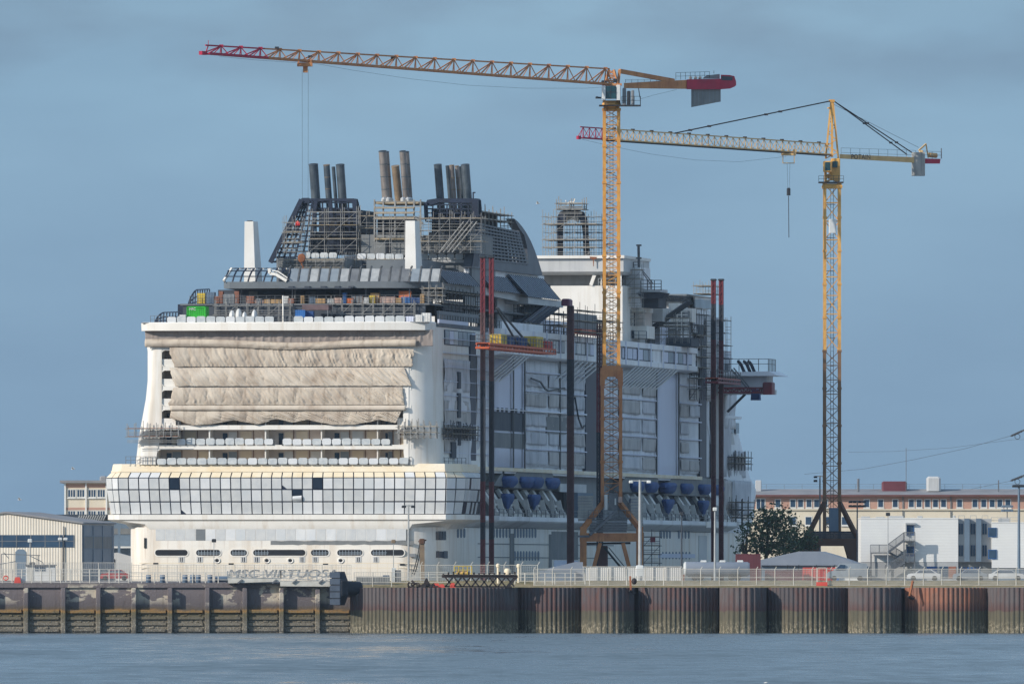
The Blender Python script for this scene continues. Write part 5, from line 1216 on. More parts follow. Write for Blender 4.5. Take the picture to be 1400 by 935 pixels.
# ---- more tube scaffolds and loose gear on the upper decks
for lab, a in (('low pale scaffold on the sun deck below the port funnel parapet', (Sv(382, 19), Sv(470, 19), 18.4, 19.6, ZC, ZC + 3.2, 1.3, 1.2, 1.2, .05)),
               ('pale scaffold between the sun deck wall and the recess by the white pylon', (Sv(472, 28), Sv(550, 28), 27.2, 28.4, ZC, ZC + 3.4, 1.5, 1.2, 1.3, .05)),
               ('pale tube scaffold on the supply deck corner by the slanted side glazing', (Sv(578, 9.6), Sv(606, 9.6), 9.0, 11.0, ZB, 46.6, .9, 1, .9, .06)),
               ('pale scaffold before the beige aft wall under the forward mast', (Sv(846, 188), Sv(880, 188), 187.4, 188.6, Sz(446, 188), Sz(428, 188), .9, 1.2, 1.0, .06)),
               ('pale scaffold among the white stair frames aft of the bridge', (Sv(884, 203), Sv(942, 203), 202, 203.6, Sz(470, 203), Sz(436, 203), 1.1, 1.5, 1.1, .06)),
               ('pale scaffold crowning the forward superstructure roof', (Sv(948, 226), Sv(972, 226), 226, 236, 50.0, 51.2, 1.2, 3, 1.0, .06)),
               ('pale scaffold wrapped round the foot of the radar mast', (Sv(854, 186), Sv(878, 186), 185.6, 187, Sz(421, 186), Sz(370, 186), 1.1, 1.2, 1.5, .06)),
               ('long pale scaffold on the starboard side deck ahead of the slanted window box', (18.5, 20.0, Su(772, 19), Su(842, 19), ZA, 44.6, 1.4, 6, 1.4, .06))):
    x0, x1, y0, y1, z0, z1, bx, by, li, w_ = a
    scaf_thing(lab, x0, x1, y0, y1, z0, z1, bx=bx, by=by, lift=li, w=w_, skip=.15)
rr2 = random.Random(5)
for i, (pa, yt, m_, lab) in enumerate(((352, 408, 'goods_grey', 'small grey tool chest beside the flat pink boards'), (388, 405, 'goods_white', 'white gas bottle rack by the dark lounge doorway'), (395, 408, 'goods_brick', 'brick-coloured drum pallet nearest the white flag mast'), (412, 404, 'goods_tan', 'tan sack pile in front of the dark lounge doorway'), (449, 409, 'goods_white', 'low white carton between the tan crate and the pink bundle'), (476, 408, 'goods_orange', 'small orange generator by the narrow blue cabinet'), (499, 407, 'goods_white', 'white bag of insulation by the cage pallet'), (543, 408, 'goods_tan', 'low tan carton just before the bright blue crate'), (576, 403, 'goods_tan', 'leaning tan boards at the starboard end of the supply deck'), (583, 406, 'goods_grey', 'grey cable reel box at the starboard end of the supply deck'))):
    goods(lab, m_, pa, pa + rr2.uniform(4.5, 8), yt, 9.3 + rr2.uniform(0, .5), None, 'box')
# ================================================================ TOWER CRANES
def truss_mast(t, X, Y, z0, z1, w, m_, chord, diag, n, name='mast', style='Z', ladder=None):
    mb = MB(); lattice(mb, (X, Y, z0), (X, Y, z1), (w, w), (w, w), (0, 1, 0), n, .01, diag * .6, style=style); mb.build(name + '_bracing', m_, t)
    mb = MB(); lattice(mb, (X, Y, z0), (X, Y, z1), (w, w), (w, w), (0, 1, 0), 1, chord, diag, style='N')
    k = max(2, int((z1 - z0) / 5.0))
    for i in range(k + 1):
        z = z0 + (z1 - z0) * i / k
        for a in (-1, 1):
            for b in (-1, 1): mb.box(X + a * w / 2 - chord * .68, X + a * w / 2 + chord * .68, Y + b * w / 2 - chord * .68, Y + b * w / 2 + chord * .68, z - .16, z + .16)
    mb.build(name, m_, t)
    if ladder:
        mb = MB(); 
        for dx in (-.22, .22): mb.bar((X + dx, Y, z0), (X + dx, Y, z1), .07)
        for i in range(int((z1 - z0) / .6)): mb.bar((X - .22, Y, z0 + i * .6), (X + .22, Y, z0 + i * .6), .05)
        for i in range(int((z1 - z0) / 5)): mb.box(X - .9, X + .5, Y - .7, Y + .7, z0 + 2 + i * 5, z0 + 2.07 + i * 5)
        mb.build('ladder', ladder, t)

# ---------------------------------------------------------------- orange flat-top crane
Y1 = 2050.0; X1 = PX(836, Y1)
k1 = thing('tower_crane', 'orange flat-top tower crane with red counterweight end, its mast rising before the ship flank', 'tower crane', (X1, Y1, 6.6))
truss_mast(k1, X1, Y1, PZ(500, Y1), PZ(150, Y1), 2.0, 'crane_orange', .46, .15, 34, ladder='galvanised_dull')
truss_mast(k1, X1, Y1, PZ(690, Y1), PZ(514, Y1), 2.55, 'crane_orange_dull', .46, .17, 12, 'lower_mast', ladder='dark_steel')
mb = MB()
for y in (-1.35, 1.35):
    pts = [(-1.6, PZ(527, Y1)), (-1.6, PZ(507, Y1)), (-1.2, PZ(500, Y1)), (1.2, PZ(500, Y1)), (1.6, PZ(507, Y1)), (1.6, PZ(527, Y1)), (.95, PZ(527, Y1)), (.9, PZ(519, Y1)), (.5, PZ(515, Y1)), (-.5, PZ(515, Y1)), (-.9, PZ(519, Y1)), (-.95, PZ(527, Y1))]
    mb.prism([(X1 + a, z) for a, z in pts], 'y', Y1 + y - .15, Y1 + y + .15)
mb.box(X1 - 1.55, X1 + 1.55, Y1 - 1.2, Y1 + 1.2, PZ(510, Y1), PZ(503, Y1)); mb.build('climbing_collar', 'crane_orange_dull', k1)
# slewing unit, cab, platform
mb = MB(); zt = PZ(138, Y1)
mb.loft([[(X1 + w * math.cos(a), Y1 + w * math.sin(a), z) for a in [2 * math.pi * (i + .5) / 8 for i in range(8)]] for z, w in ((PZ(152, Y1), 1.35), (PZ(147, Y1), 1.2), (PZ(144, Y1), 1.45), (zt, 1.3))]); mb.build('slewing_ring', 'crane_orange', k1)
mb = MB(); mb.box(PX(819, Y1), PX(876, Y1), Y1 - 2.2, Y1 + 1.6, PZ(145.6, Y1), PZ(144.2, Y1)); mb.build('service_platform', 'dark_steel', k1)
mb = MB(); railing(mb, [(PX(850, Y1), Y1 - 2.1, PZ(144, Y1)), (PX(875.5, Y1), Y1 - 2.1, PZ(144, Y1)), (PX(875.5, Y1), Y1 + 1.5, PZ(144, Y1))], 1.15, 1.0, .07); mb.bar((PX(875, Y1), Y1, PZ(134, Y1)), (PX(873, Y1), Y1, PZ(121, Y1)), .12); mb.build('platform_railing', 'dark_steel', k1)
mb = MB(); mb.cbox(PX(822.5, Y1), PX(828, Y1), Y1 - 2.3, Y1 - .3, PZ(138, Y1), PZ(118, Y1), .12); mb.cbox(PX(842.5, Y1), PX(848.5, Y1), Y1 - 2.1, Y1 - .5, PZ(138, Y1), PZ(117, Y1), .1); cabp = mb.build('operator_cab', 'cab_white', k1)
mb = MB(); mb.cbox(PX(828.1, Y1), PX(842.3, Y1), Y1 - 2.2, Y1 - .4, PZ(136, Y1), PZ(118.5, Y1), .1); mb.build('cab_glazing', 'cab_glass', cabp)
mb = MB(); mb.box(PX(834.4, Y1), PX(835.2, Y1), Y1 - 2.24, Y1 - 2.18, PZ(136, Y1), PZ(119, Y1)); mb.box(PX(829, Y1), PX(842, Y1), Y1 - 2.24, Y1 - 2.19, PZ(127.5, Y1), PZ(126.5, Y1)); mb.build('cab_frame', 'dark_steel', cabp)
mb = MB()
for a, b, yt, m_ in ((851, 856, 121, 0), (857, 862, 125, 1), (863, 867, 124, 0)): mb.m = m_; mb.cbox(PX(a, Y1), PX(b, Y1), Y1 - 1.6, Y1 + .2, PZ(144, Y1), PZ(yt, Y1), .1)
mb.build('electrical_cabinet', ['goods_grey', 'dark_steel'], k1)
mb = MB(); mb.bar((PX(815, Y1), Y1 - 1, PZ(134, Y1)), (PX(822, Y1), Y1 - 1, PZ(134.5, Y1)), .25); mb.cbox(PX(814, Y1), PX(818, Y1), Y1 - 1.3, Y1 - .7, PZ(135.5, Y1), PZ(132.5, Y1), .08); mb.build('floodlight', 'dark_steel', k1)
mb = MB()   # turret between slewing ring and jib
lattice(mb, (X1, Y1, PZ(118, Y1)), (X1, Y1, PZ(96, Y1)), (1.9, 1.6), (.7, .7), (0, 1, 0), 3, .26, .16, style='X'); mb.box(PX(823, Y1), PX(850, Y1), Y1 - .9, Y1 + .9, PZ(117.5, Y1), PZ(114.5, Y1)); mb.bar((PX(845, Y1), Y1, PZ(116, Y1)), (PX(847, Y1), Y1, PZ(96, Y1)), .4); mb.build('turret', 'crane_orange_dull', k1)
mb = MB(); mb.cbox(PX(822, Y1), PX(829, Y1), Y1 - 1.0, Y1 + .6, PZ(114, Y1), PZ(110.5, Y1), .1); mb.cbox(PX(838, Y1), PX(843, Y1), Y1 - 1.0, Y1 + .6, PZ(113, Y1), PZ(108, Y1), .1); mb.build('slewing_motor', 'dark_steel', k1)
# jib
def yj(px): return Y1 + (px - 836) * .09
P, Q = Vector(PW(833, 115.5, Y1)), Vector(PW(281, 73.2, yj(281))); dj = (Q - P).normalized(); sd = dj.cross(Vector((0, 0, 1))).normalized()
def jp(t): return P.lerp(Q, t)
def jh(t): return 2.15 - 1.05 * t
JT = 21
def jib_part(t0, t1, m_, name='jib'):
    mb = MB()
    for s in (-.75, .75): mb.bar(jp(t0) + sd * s, jp(t1) + sd * s, .26)
    tt = [i / JT for i in range(JT + 1)]
    ap = [(i + .80) / JT for i in range(JT)]
    top = [jp(a) + Vector((0, 0, jh(a))) for a in ap]
    mb.bar(jp(t0) + Vector((0, 0, jh(t0))), jp(t1) + Vector((0, 0, jh(t1))), .2)
    for i in range(JT):
        if not (t0 - 1e-6 <= tt[i] < t1 - 1e-6): continue
        for s in (-.75, .75):
            a, b = jp(tt[i]) + sd * s, jp(tt[i + 1]) + sd * s
            # the long diagonal runs from the root-side node, the two short ones from the tip-side
            mb.bar(b, jp((i + .20) / JT) + Vector((0, 0, jh(tt[i]))), .15); mb.bar(a, jp((i + .20) / JT) + Vector((0, 0, jh(tt[i]))), .13)
            mb.bar(jp((i + .45) / JT) + sd * s, jp((i + .20) / JT) + Vector((0, 0, jh(tt[i]))), .12)
        mb.bar(jp(tt[i]) - sd * .75, jp(tt[i]) + sd * .75, .12); mb.bar(jp(tt[i]) - sd * .75, jp(tt[i + 1]) + sd * .75, .09)
        c = jp((i + .20) / JT) + Vector((0, 0, jh(tt[i]))); mb.box(c.x - .28, c.x + .28, c.y - .15, c.y + .15, c.z - .12, c.z + .2)
    return mb.build(name, m_, k1)
jib_part(0, 18 / JT, 'crane_orange_dull'); jt_ = jib_part(18 / JT, 1.0, 'magenta_red', 'jib_tip')
mb = MB(); mb.bar(Q, Q + dj * .9, .7, .5); mb.bar(Q + Vector((0, 0, 0)), Q + dj * -.5 + Vector((0, 0, 1.1)), .12); mb.bar(Q + dj * -.5 + Vector((0, 0, 1.1)), Q + dj * -.5 + Vector((0, 0, 1.8)), .08); mb.build('jib_nose', 'magenta_red', k1)
mb = MB()
for px, y in ((378.5, 66), (424, 78), (537, 80)):
    c = Vector(PW(px, y, yj(px))); mb.box(c.x - .28, c.x + .28, c.y - .2, c.y + .2, c.z - .18, c.z + .18)
mb.build('jib_lamp', 'dark_steel', k1)
# counter-jib
def cq(px, y, dy=0): return PW(px, y, yj(px) + dy)
mb = MB()
for d in (-.8, .8):
    mb.hexa([cq(853, 121, d - .2), cq(941, 122, d - .2), cq(941, 109.5, d - .2), cq(853, 113.8, d - .2)][:4], [cq(853, 121, d + .2), cq(941, 122, d + .2), cq(941, 109.5, d + .2), cq(853, 113.8, d + .2)])
    mb.bar(cq(847, 97.5, d * .5), cq(921, 111, d), .42, .6)
for px in (862, 880, 898, 916, 934): mb.bar(cq(px, 117, -.8), cq(px, 117, .8), .3)
mb.build('counter_jib', 'crane_orange_dull', k1)
mb = MB()
for d in (-1.0, 1.0): mb.hexa([cq(939, 122.5, d - .15), cq(987, 122.5, d - .15), cq(987, 108, d - .15), cq(939, 109, d - .15)], [cq(939, 122.5, d + .15), cq(987, 122.5, d + .15), cq(987, 108, d + .15), cq(939, 109, d + .15)])
mb.loft([[cq(985.5, y, d) for y, d in ((122.5, -1.2), (122.5, 1.2), (102.5, 1.2), (102.5, -1.2))], [cq(998, y, d) for y, d in ((121.5, -1.2), (121.5, 1.2), (103, 1.2), (103, -1.2))], [cq(1004, y, d) for y, d in ((119, -1.1), (119, 1.1), (104.5, 1.1), (104.5, -1.1))], [cq(1006.5, y, d) for y, d in ((117, -.9), (117, .9), (112, .9), (112, -.9))]])
mb.build('counterweight_housing', 'magenta_red', k1)
mb = MB(); mb.hexa([cq(986.5, 110, -1.24), cq(1001, 110.5, -1.24), cq(1002, 105.5, -1.24), cq(986.5, 104.3, -1.24)], [cq(986.5, 110, -1.2), cq(1001, 110.5, -1.2), cq(1002, 105.5, -1.2), cq(986.5, 104.3, -1.2)]); mb.build('housing_recess', 'wall_dark', k1)
for i in range(8):
    mb = MB(); a, b = 945 + i * 5.05, 945 + i * 5.05 + 4.98; s_ = lambda px: 147 - (px - 945) * .19
    mb.hexa([cq(a, s_(a), -.75), cq(b, s_(b), -.75), cq(b, 121.5, -.75), cq(a, 121.5, -.75)], [cq(a, s_(a), .75), cq(b, s_(b), .75), cq(b, 121.5, .75), cq(a, 121.5, .75)]); mb.build('counterweight_slab', 'wall_mid', k1)
mb = MB(); mb.hexa([cq(960, 108, -.8), cq(984, 108, -.8), cq(984, 101.5, -.8), cq(966, 103.5, -.8)], [cq(960, 108, .8), cq(984, 108, .8), cq(984, 101.5, .8), cq(966, 103.5, .8)])
for px in (944, 951, 957): mb.cbox(*[v for pr in zip(cq(px - 2, 109, -.5)[:2], cq(px + 2, 109, .5)[:2]) for v in pr], PZ(109, yj(px)), PZ(105, yj(px)), .08)
mb.build('hoist_winch', 'goods_grey', k1)
mb = MB(); railing(mb, [cq(924, 109.5, -1.0), cq(970, 108, -1.0)], 1.0, .9, .06); railing(mb, [cq(855, 113.5, -.9), cq(915, 113.5, -.9)], .45, 1.2, .05); mb.bar(cq(976, 101, 0), cq(976, 97, 0), .07); mb.build('catwalk_railing', 'dark_steel', k1)
# trolley, rope, hook
tq = P.lerp(Q, (836 - 415.5) / 555.0)
mb = MB(); mb.box(tq.x - 1.1, tq.x + 1.0, tq.y - .9, tq.y + .9, tq.z - .75, tq.z - .25); mb.box(tq.x - .3, tq.x + .35, tq.y - .3, tq.y + .3, tq.z - 1.6, tq.z - .75)
for a in (-.9, .8): mb.bar((tq.x + a, tq.y - .8, tq.z - .8), (tq.x + a, tq.y - .8, tq.z + .3), .16)
mb.build('trolley', 'crane_orange_dull', k1)
hz = PZ(352, tq.y); hx = PX(412.5, tq.y)
mb = MB()
for a in (-.42, .42): mb.bar((tq.x + a, tq.y, tq.z - 1.2), (tq.x + a * .95, tq.y, PZ(270, tq.y)), .035); mb.bar((tq.x + a * .95, tq.y, PZ(270, tq.y)), (hx + a * .6, tq.y, hz + .4), .035)
mb.build('hoist_rope', 'rope_steel', k1)
mb = MB(); n_ = 14
sec = [(.55 * math.cos(a) * (1 if math.sin(a) < 0 else 1.0), .52 * math.sin(a) if math.sin(a) > 0 else .78 * math.sin(a)) for a in [2 * math.pi * i / n_ for i in range(n_)]]
mb.loft([[(hx + x * f, tq.y + d, hz + z * f) for x, z in sec] for d, f in ((-.3, .8), (-.16, 1), (.16, 1), (.3, .8))]); mb.bar((hx, tq.y, hz - .7), (hx - .03, tq.y, PZ(362, tq.y)), .2); mb.path([(hx - .03, tq.y, PZ(362, tq.y)), (hx + .22, tq.y, PZ(365, tq.y)), (hx + .1, tq.y, PZ(368, tq.y)), (hx - .15, tq.y, PZ(367, tq.y))], .13)
mb.build('hook_block', 'rust_orange', k1)
mb = MB(); pts = [Vector(PW(x, y, yj(x))) for x, y in ((424, 86), (480, 96), (560, 108), (640, 117), (720, 121), (800, 121), (832, 119))]; mb.path(pts, .03); mb.path([Vector(PW(x, y, yj(x))) for x, y in ((300, 77.5), (350, 82.5), (405, 86))], .03); mb.path([Vector(cq(x, y)) for x, y in ((874, 136), (895, 130), (925, 123))], .03); mb.build('trolley_rope', 'rope_steel', k1)
# portal base
mb = MB(); hw = 3.95
for a in (-1, 1):
    for b in (-1, 1):
        mb.box(X1 + a * hw - .45, X1 + a * hw + .45, Y1 + b * hw - .45, Y1 + b * hw + .45, 6.6, PZ(720, Y1)); mb.bar((X1 + a * 1.2, Y1 + b * 1.2, PZ(688, Y1)), (X1 + a * hw, Y1 + b * hw, PZ(722, Y1)), .6)
        mb.bar((X1 + a * 1.6, Y1 + b * hw, PZ(742, Y1)), (X1 + a * 2.9, Y1 + b * hw, 6.8), .5); mb.box(X1 + a * hw - .6, X1 + a * hw + .6, Y1 + b * hw - .8, Y1 + b * hw + .8, 6.57, 6.9)
for b in (-1, 1): mb.box(X1 - hw - .5, X1 + hw + .5, Y1 + b * (hw + .02) - .42, Y1 + b * (hw + .02) + .42, PZ(740, Y1), PZ(728.5, Y1)); mb.box(X1 + b * (hw + .02) - .40, X1 + b * (hw + .02) + .40, Y1 - hw + .44, Y1 + hw - .44, PZ(740, Y1) + .02, PZ(728.5, Y1) - .02)
mb.build('portal_base', 'crane_orange_dull', k1)
def stack(t, x0, x1, y0, y1, z0, z1, n, m_='concrete_ballast'):
    for i in range(n):
        mb = MB(); a, b = z0 + (z1 - z0) * i / n, z0 + (z1 - z0) * (i + .88) / n; j = rnd.uniform(-.05, .05); mb.cbox(x0 + j, x1 + j, y0, y1, a, b, .05); mb.build('ballast_block', m_, t)
stack(k1, PX(790, Y1), PX(811, Y1), Y1 - 1.6, Y1 + 1.6, PZ(712, Y1), PZ(677, Y1), 9); stack(k1, PX(862, Y1), PX(879, Y1), Y1 - 1.6, Y1 + 1.6, PZ(718, Y1), PZ(678, Y1), 10)
stack(k1, PX(806, Y1), PX(857, Y1), Y1 - 3.2, Y1 - 1.9, PZ(727.5, Y1), PZ(709, Y1), 5, 'galvanised_dull')
mb = MB(); z = PZ(708.5, Y1); mb.box(PX(804, Y1), PX(862, Y1), Y1 - 3.4, Y1 - 1.4, z, z + .1); mb.box(PX(824, Y1), PX(862, Y1), Y1 - 2.6, Y1 - 1.4, PZ(698, Y1), PZ(697, Y1)); railing(mb, [(PX(804, Y1), Y1 - 3.4, z), (PX(862, Y1), Y1 - 3.4, z)], 1.1, .7, .07); mb.bar((PX(806, Y1), Y1 - 4.6, PZ(731, Y1)), (PX(843, Y1), Y1 - 3.4, PZ(698, Y1)), .35); mb.bar((PX(789, Y1), Y1 - 4.4, PZ(733, Y1)), (PX(806, Y1), Y1 - 4.4, PZ(733, Y1)), .3); mb.build('access_platform', 'galvanised_dull', k1)
for a, b, yt, yb, m_ in ((826, 830.5, 676, 697, 'cab_white'), (832, 844, 674, 697, 'galvanised_dull'), (840, 842, 681, 690, 'cab_white'), (845, 850.5, 679, 687, 'goods_pink')):
    mb = MB(); mb.cbox(PX(a, Y1), PX(b, Y1), Y1 - 2.5 - .1 * (a > 838), Y1 - 1.6, PZ(yb, Y1), PZ(yt, Y1), .06); mb.build('control_cabinet', m_, k1)
mb = MB(); mb.cbox(PX(818, Y1), PX(831, Y1), Y1 - 1, Y1 + 2, 6.6, PZ(746, Y1), .1); mb.build('base_pillar', 'mast_brown', k1)
mb = MB(); mb.bar((PX(826, Y1), Y1 - 2, PZ(748, Y1)), (PX(860, Y1), Y1 - 2, 7.0), .2, .3); mb.bar((PX(832, Y1), Y1 - 2, PZ(748, Y1)), (PX(866, Y1), Y1 - 2, 7.0), .12); mb.bar((PX(800, Y1), Y1, PZ(743, Y1)), (PX(862, Y1), Y1, PZ(742, Y1)), .3); mb.build('base_stair', 'dark_steel', k1)
for i, (a, b) in enumerate(((880, 902),)):
    scaf_thing('dark scaffold tower standing beside the orange crane portal', PX(a, 2075), PX(b, 2075), 2074, 2076, 6.6, PZ(734, 2075), frame='W', tube='scaffold_dark', bx=1.1, by=1.2, lift=1.2, w=.09)
mb = MB(); mb.box(PX(889, 2074), PX(896, 2074), 2073.8, 2073.9, PZ(741, 2074), PZ(734, 2074)); mb.build('notice_board', 'mast_red', None, label='small dark red board on the scaffold tower by the crane portal', cat='board')

# ---------------------------------------------------------------- yellow hammerhead crane
Y2 = 2200.0; X2 = PX(1137.5, Y2)
k2 = thing('tower_crane', 'yellow hammerhead tower crane with pendant lines, standing on a dark portal', 'tower crane', (X2, Y2, 6.6))
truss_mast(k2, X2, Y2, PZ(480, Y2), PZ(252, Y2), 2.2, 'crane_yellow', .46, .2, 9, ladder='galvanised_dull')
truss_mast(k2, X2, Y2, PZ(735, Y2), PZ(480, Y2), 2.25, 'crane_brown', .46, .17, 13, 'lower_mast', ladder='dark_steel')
mb = MB(); mb.cbox(PX(1133, Y2), PX(1143, Y2), Y2 - 1.5, Y2 - 1.2, PZ(319, Y2), PZ(300, Y2), .1); mb.build('lift_cage', 'cab_white', k2)
mb = MB(); mb.loft([[(X2 + w * math.cos(a), Y2 + w * math.sin(a), z) for a in [2 * math.pi * (i + .5) / 4 for i in range(4)]] for z, w in ((PZ(258, Y2), 2.1), (PZ(255, Y2), 2.2), (PZ(251.5, Y2), 1.9))]); mb.build('collar', 'crane_yellow', k2)
mb = MB(); mb.box(PX(1119, Y2), PX(1153, Y2), Y2 - 1.8, Y2 + 1.8, PZ(250.5, Y2), PZ(249, Y2)); railing(mb, [(PX(1119, Y2), Y2 - 1.8, PZ(249, Y2)), (PX(1153, Y2), Y2 - 1.8, PZ(249, Y2))], .9, .8, .06); mb.build('service_platform', 'dark_steel', k2)
mb = MB(); lattice(mb, (X2, Y2, PZ(249, Y2)), (X2, Y2, PZ(233, Y2)), (1.9, 1.9), (2.0, 2.0), (0, 1, 0), 2, .36, .24, style='X'); mb.cbox(X2 - .2, X2 + 1.2, Y2 - 1.2, Y2 + 1.2, PZ(247, Y2), PZ(217, Y2), .1); mb.build('slewing_turret', 'crane_yellow', k2)
mb = MB(); mb.cbox(PX(1125, Y2), PX(1137, Y2), Y2 - 2.6, Y2 - 1.0, PZ(235.5, Y2), PZ(221, Y2), .12); cb2 = mb.build('operator_cab', 'crane_yellow', k2)
mb = MB(); mb.box(PX(1127.5, Y2), PX(1134.5, Y2), Y2 - 2.66, Y2 - 2.6, PZ(234, Y2), PZ(222.5, Y2)); mb.box(PX(1138, Y2), PX(1144.5, Y2), Y2 - 1.32, Y2 - 1.22, PZ(229.5, Y2), PZ(221, Y2)); mb.build('cab_glazing', 'cab_glass', cb2)
top = Vector((X2, Y2, PZ(138, Y2)))
mb = MB()
for dx, dy in ((-.95, -.6), (.95, -.6), (-.95, .6), (.95, .6)):
    mb.bar((X2 + dx, Y2 + dy, PZ(217, Y2)), (X2 + dx * .15, Y2 + dy * .15, PZ(139, Y2)), .26)
for i in range(9):
    f0, f1 = i / 9, (i + 1) / 9; g0, g1 = 1 - .85 * f0, 1 - .85 * f1; z0_, z1_ = PZ(217, Y2) + (PZ(139, Y2) - PZ(217, Y2)) * f0, PZ(217, Y2) + (PZ(139, Y2) - PZ(217, Y2)) * f1; s = 1 if i % 2 else -1
    for dy in (-.6, .6): mb.bar((X2 + s * .95 * g0, Y2 + dy * g0, z0_), (X2 - s * .95 * g1, Y2 + dy * g1, z1_), .12)
    for dx in (-.95, .95): mb.bar((X2 + dx * g0, Y2 + s * .6 * g0, z0_), (X2 + dx * g1, Y2 - s * .6 * g1, z1_), .12)
mb.bar((X2, Y2 - .4, PZ(215, Y2)), (X2, Y2 - .1, PZ(140, Y2)), .34); mb.box(X2 - .5, X2 + .4, Y2 - .35, Y2 + .35, PZ(140, Y2), PZ(136.5, Y2)); mb.cbox(X2 - .7, X2 - .3, Y2 - .4, Y2 + .2, PZ(149, Y2), PZ(147, Y2), .05)
mb.build('tower_head', 'crane_yellow', k2)
def yk(px): return Y2 + (px - 1137) * .085
P2, Q2 = Vector(PW(1133, 211.5, Y2)), Vector(PW(793, 188.5, yk(793)))
def sub(a, b, m_, name, n, c=.17, d=.11):
    mb = MB(); A, B = P2.lerp(Q2, a), P2.lerp(Q2, b)
    A, B = A + Vector((0, 0, .0)), B
    lattice(mb, A, B, (1.3, 1.6), (1.3, 1.6), (0, 0, 1), 1, c, .01, tri=True, style='N')
    for i in range(n):
        p, q, r_ = A.lerp(B, i / n), A.lerp(B, (i + .5) / n), A.lerp(B, (i + 1) / n); h = Vector((0, 0, 1.55)); s_ = (B - A).normalized().cross(Vector((0, 0, 1))) * .65
        for s in (s_, -s_): mb.bar(p + s, q + h, .085); mb.bar(r_ + s, q + h, .085)
        mb.bar(p + s_, p - s_, .08); mb.bar(p + s_, r_ - s_, .06)
    return mb.build(name, m_, k2)
sub(0, .90, 'crane_tan', 'jib', 36); sub(.90, 1.0, 'magenta_red', 'jib_tip', 4)
mb = MB()
for t_ in (0, .9):
    pass
for s in (-.65, .65):
    sd2 = (Q2 - P2).normalized().cross(Vector((0, 0, 1))).normalized() * s; mb.bar(P2 + sd2 + Vector((0, 0, -.14)), P2.lerp(Q2, .9) + sd2 + Vector((0, 0, -.14)), .16)
for i in range(12): c = P2.lerp(Q2, .04 + i * .075) + Vector((0, 0, 1.75)); mb.box(c.x - .3, c.x + .3, c.y - .1, c.y + .1, c.z - .1, c.z + .1)
mb.build('jib_rail', 'rust_dark', k2)
mb = MB(); mb.bar(Q2, Q2 + (Q2 - P2).normalized() * .5, .5); mb.bar(Q2 + Vector((0, 0, 0)), Q2 + Vector((.4, 0, 1.5)), .1); mb.build('jib_nose', 'magenta_red', k2)
mb = MB(); a = Vector(PW(922, 182.5, yk(922))); mb.bar(top, a, .17)
for f in (.33, .42, .78, .9): c = top.lerp(a, f); mb.box(c.x - .3, c.x + .3, c.y - .12, c.y + .12, c.z - .17, c.z + .13)
def ck(px, y, dy=0): return Vector(PW(px, y, yk(px) + dy))
for d, e in ((-.7, ck(1240, 211.5, -.7)), (.7, ck(1250, 211, .7))):
    mb.bar(top + Vector((.2, d * .4, 0)), e, .13); 
    for f in (.42, .78): c = (top + Vector((.2, d * .4, 0))).lerp(e, f); mb.box(c.x - .25, c.x + .25, c.y - .1, c.y + .1, c.z - .14, c.z + .14)
mb.bar(ck(1140, 143), ck(1256, 202), .04); mb.build('pendant_line', 'rust_dark', k2)
mb = MB()
for d in (-.8, .8): mb.hexa([ck(1148, 217, d - .15), ck(1254, 223, d - .15), ck(1254, 215.5, d - .15), ck(1148, 211, d - .15)], [ck(1148, 217, d + .15), ck(1254, 223, d + .15), ck(1254, 215.5, d + .15), ck(1148, 211, d + .15)])
for px in (1160, 1180, 1200, 1220, 1240): mb.bar(ck(px, 216, -.8), ck(px, 216, .8), .3)
mb.build('counter_jib', 'crane_tan', k2)
text('POTAIN', 1.05, 'letter_dark', k2, tuple(ck(1177, 215.0, -.97)), (R(90), 0, R(37.7)))
mb = MB()
for d in (-.9, .9): mb.hexa([ck(1252, 224, d - .15), ck(1285, 224, d - .15), ck(1286, 217.5, d - .15), ck(1252, 216.5, d - .15)], [ck(1252, 224, d + .15), ck(1285, 224, d + .15), ck(1286, 217.5, d + .15), ck(1252, 216.5, d + .15)])
mb.build('counter_jib_end', 'magenta_red', k2)
mb = MB(); mb.box(*[v for pr in zip(ck(1247, 220, -.7)[:2], ck(1264, 220, .7)[:2]) for v in pr], PZ(238, Y2), PZ(206, Y2)); mb.hexa([ck(1247, 238, -.75), ck(1256, 238, -.75), ck(1256, 231, -.75), ck(1247, 230, -.75)], [ck(1247, 238, -.5), ck(1256, 238, -.5), ck(1256, 231, -.5), ck(1247, 230, -.5)]); mb.build('counterweight_slab', 'concrete_ballast', k2)
mb = MB(); railing(mb, [ck(1150, 211.5, -.9), ck(1252, 215, -.9)], 1.0, 1.8, .05, (1, .3)); railing(mb, [ck(1262, 217, -.9), ck(1287, 217.5, -.9)], 1.1, 2, .06); mb.bar(ck(1287, 217, -.9), ck(1287, 203, -.9), .15); mb.build('catwalk_railing', 'galvanised_dull', k2)
mb = MB(); mb.path([ck(1256, 206), ck(1266, 197), ck(1269, 216)], .2); mb.tube(ck(1270, 212), ck(1280, 213), .38, 10); mb.cbox(*[v for pr in zip(ck(1257, 210, -.5)[:2], ck(1262, 210, .5)[:2]) for v in pr], PZ(215, Y2), PZ(203, Y2), .08); mb.build('hoist_winch', 'crane_tan', k2)
tq2 = P2.lerp(Q2, (1133 - 1077.5) / 340.0)
mb = MB(); mb.box(tq2.x - 1.1, tq2.x + 1.1, tq2.y - .8, tq2.y + .8, tq2.z - .55, tq2.z - .2); mb.box(tq2.x - .9, tq2.x + .9, tq2.y - .7, tq2.y + .7, tq2.z - 1.75, tq2.z - 1.65)
for a in (-.85, .85):
    for b in (-.7, .7): mb.bar((tq2.x + a, tq2.y + b, tq2.z - 1.7), (tq2.x + a, tq2.y + b, tq2.z - .4), .1)
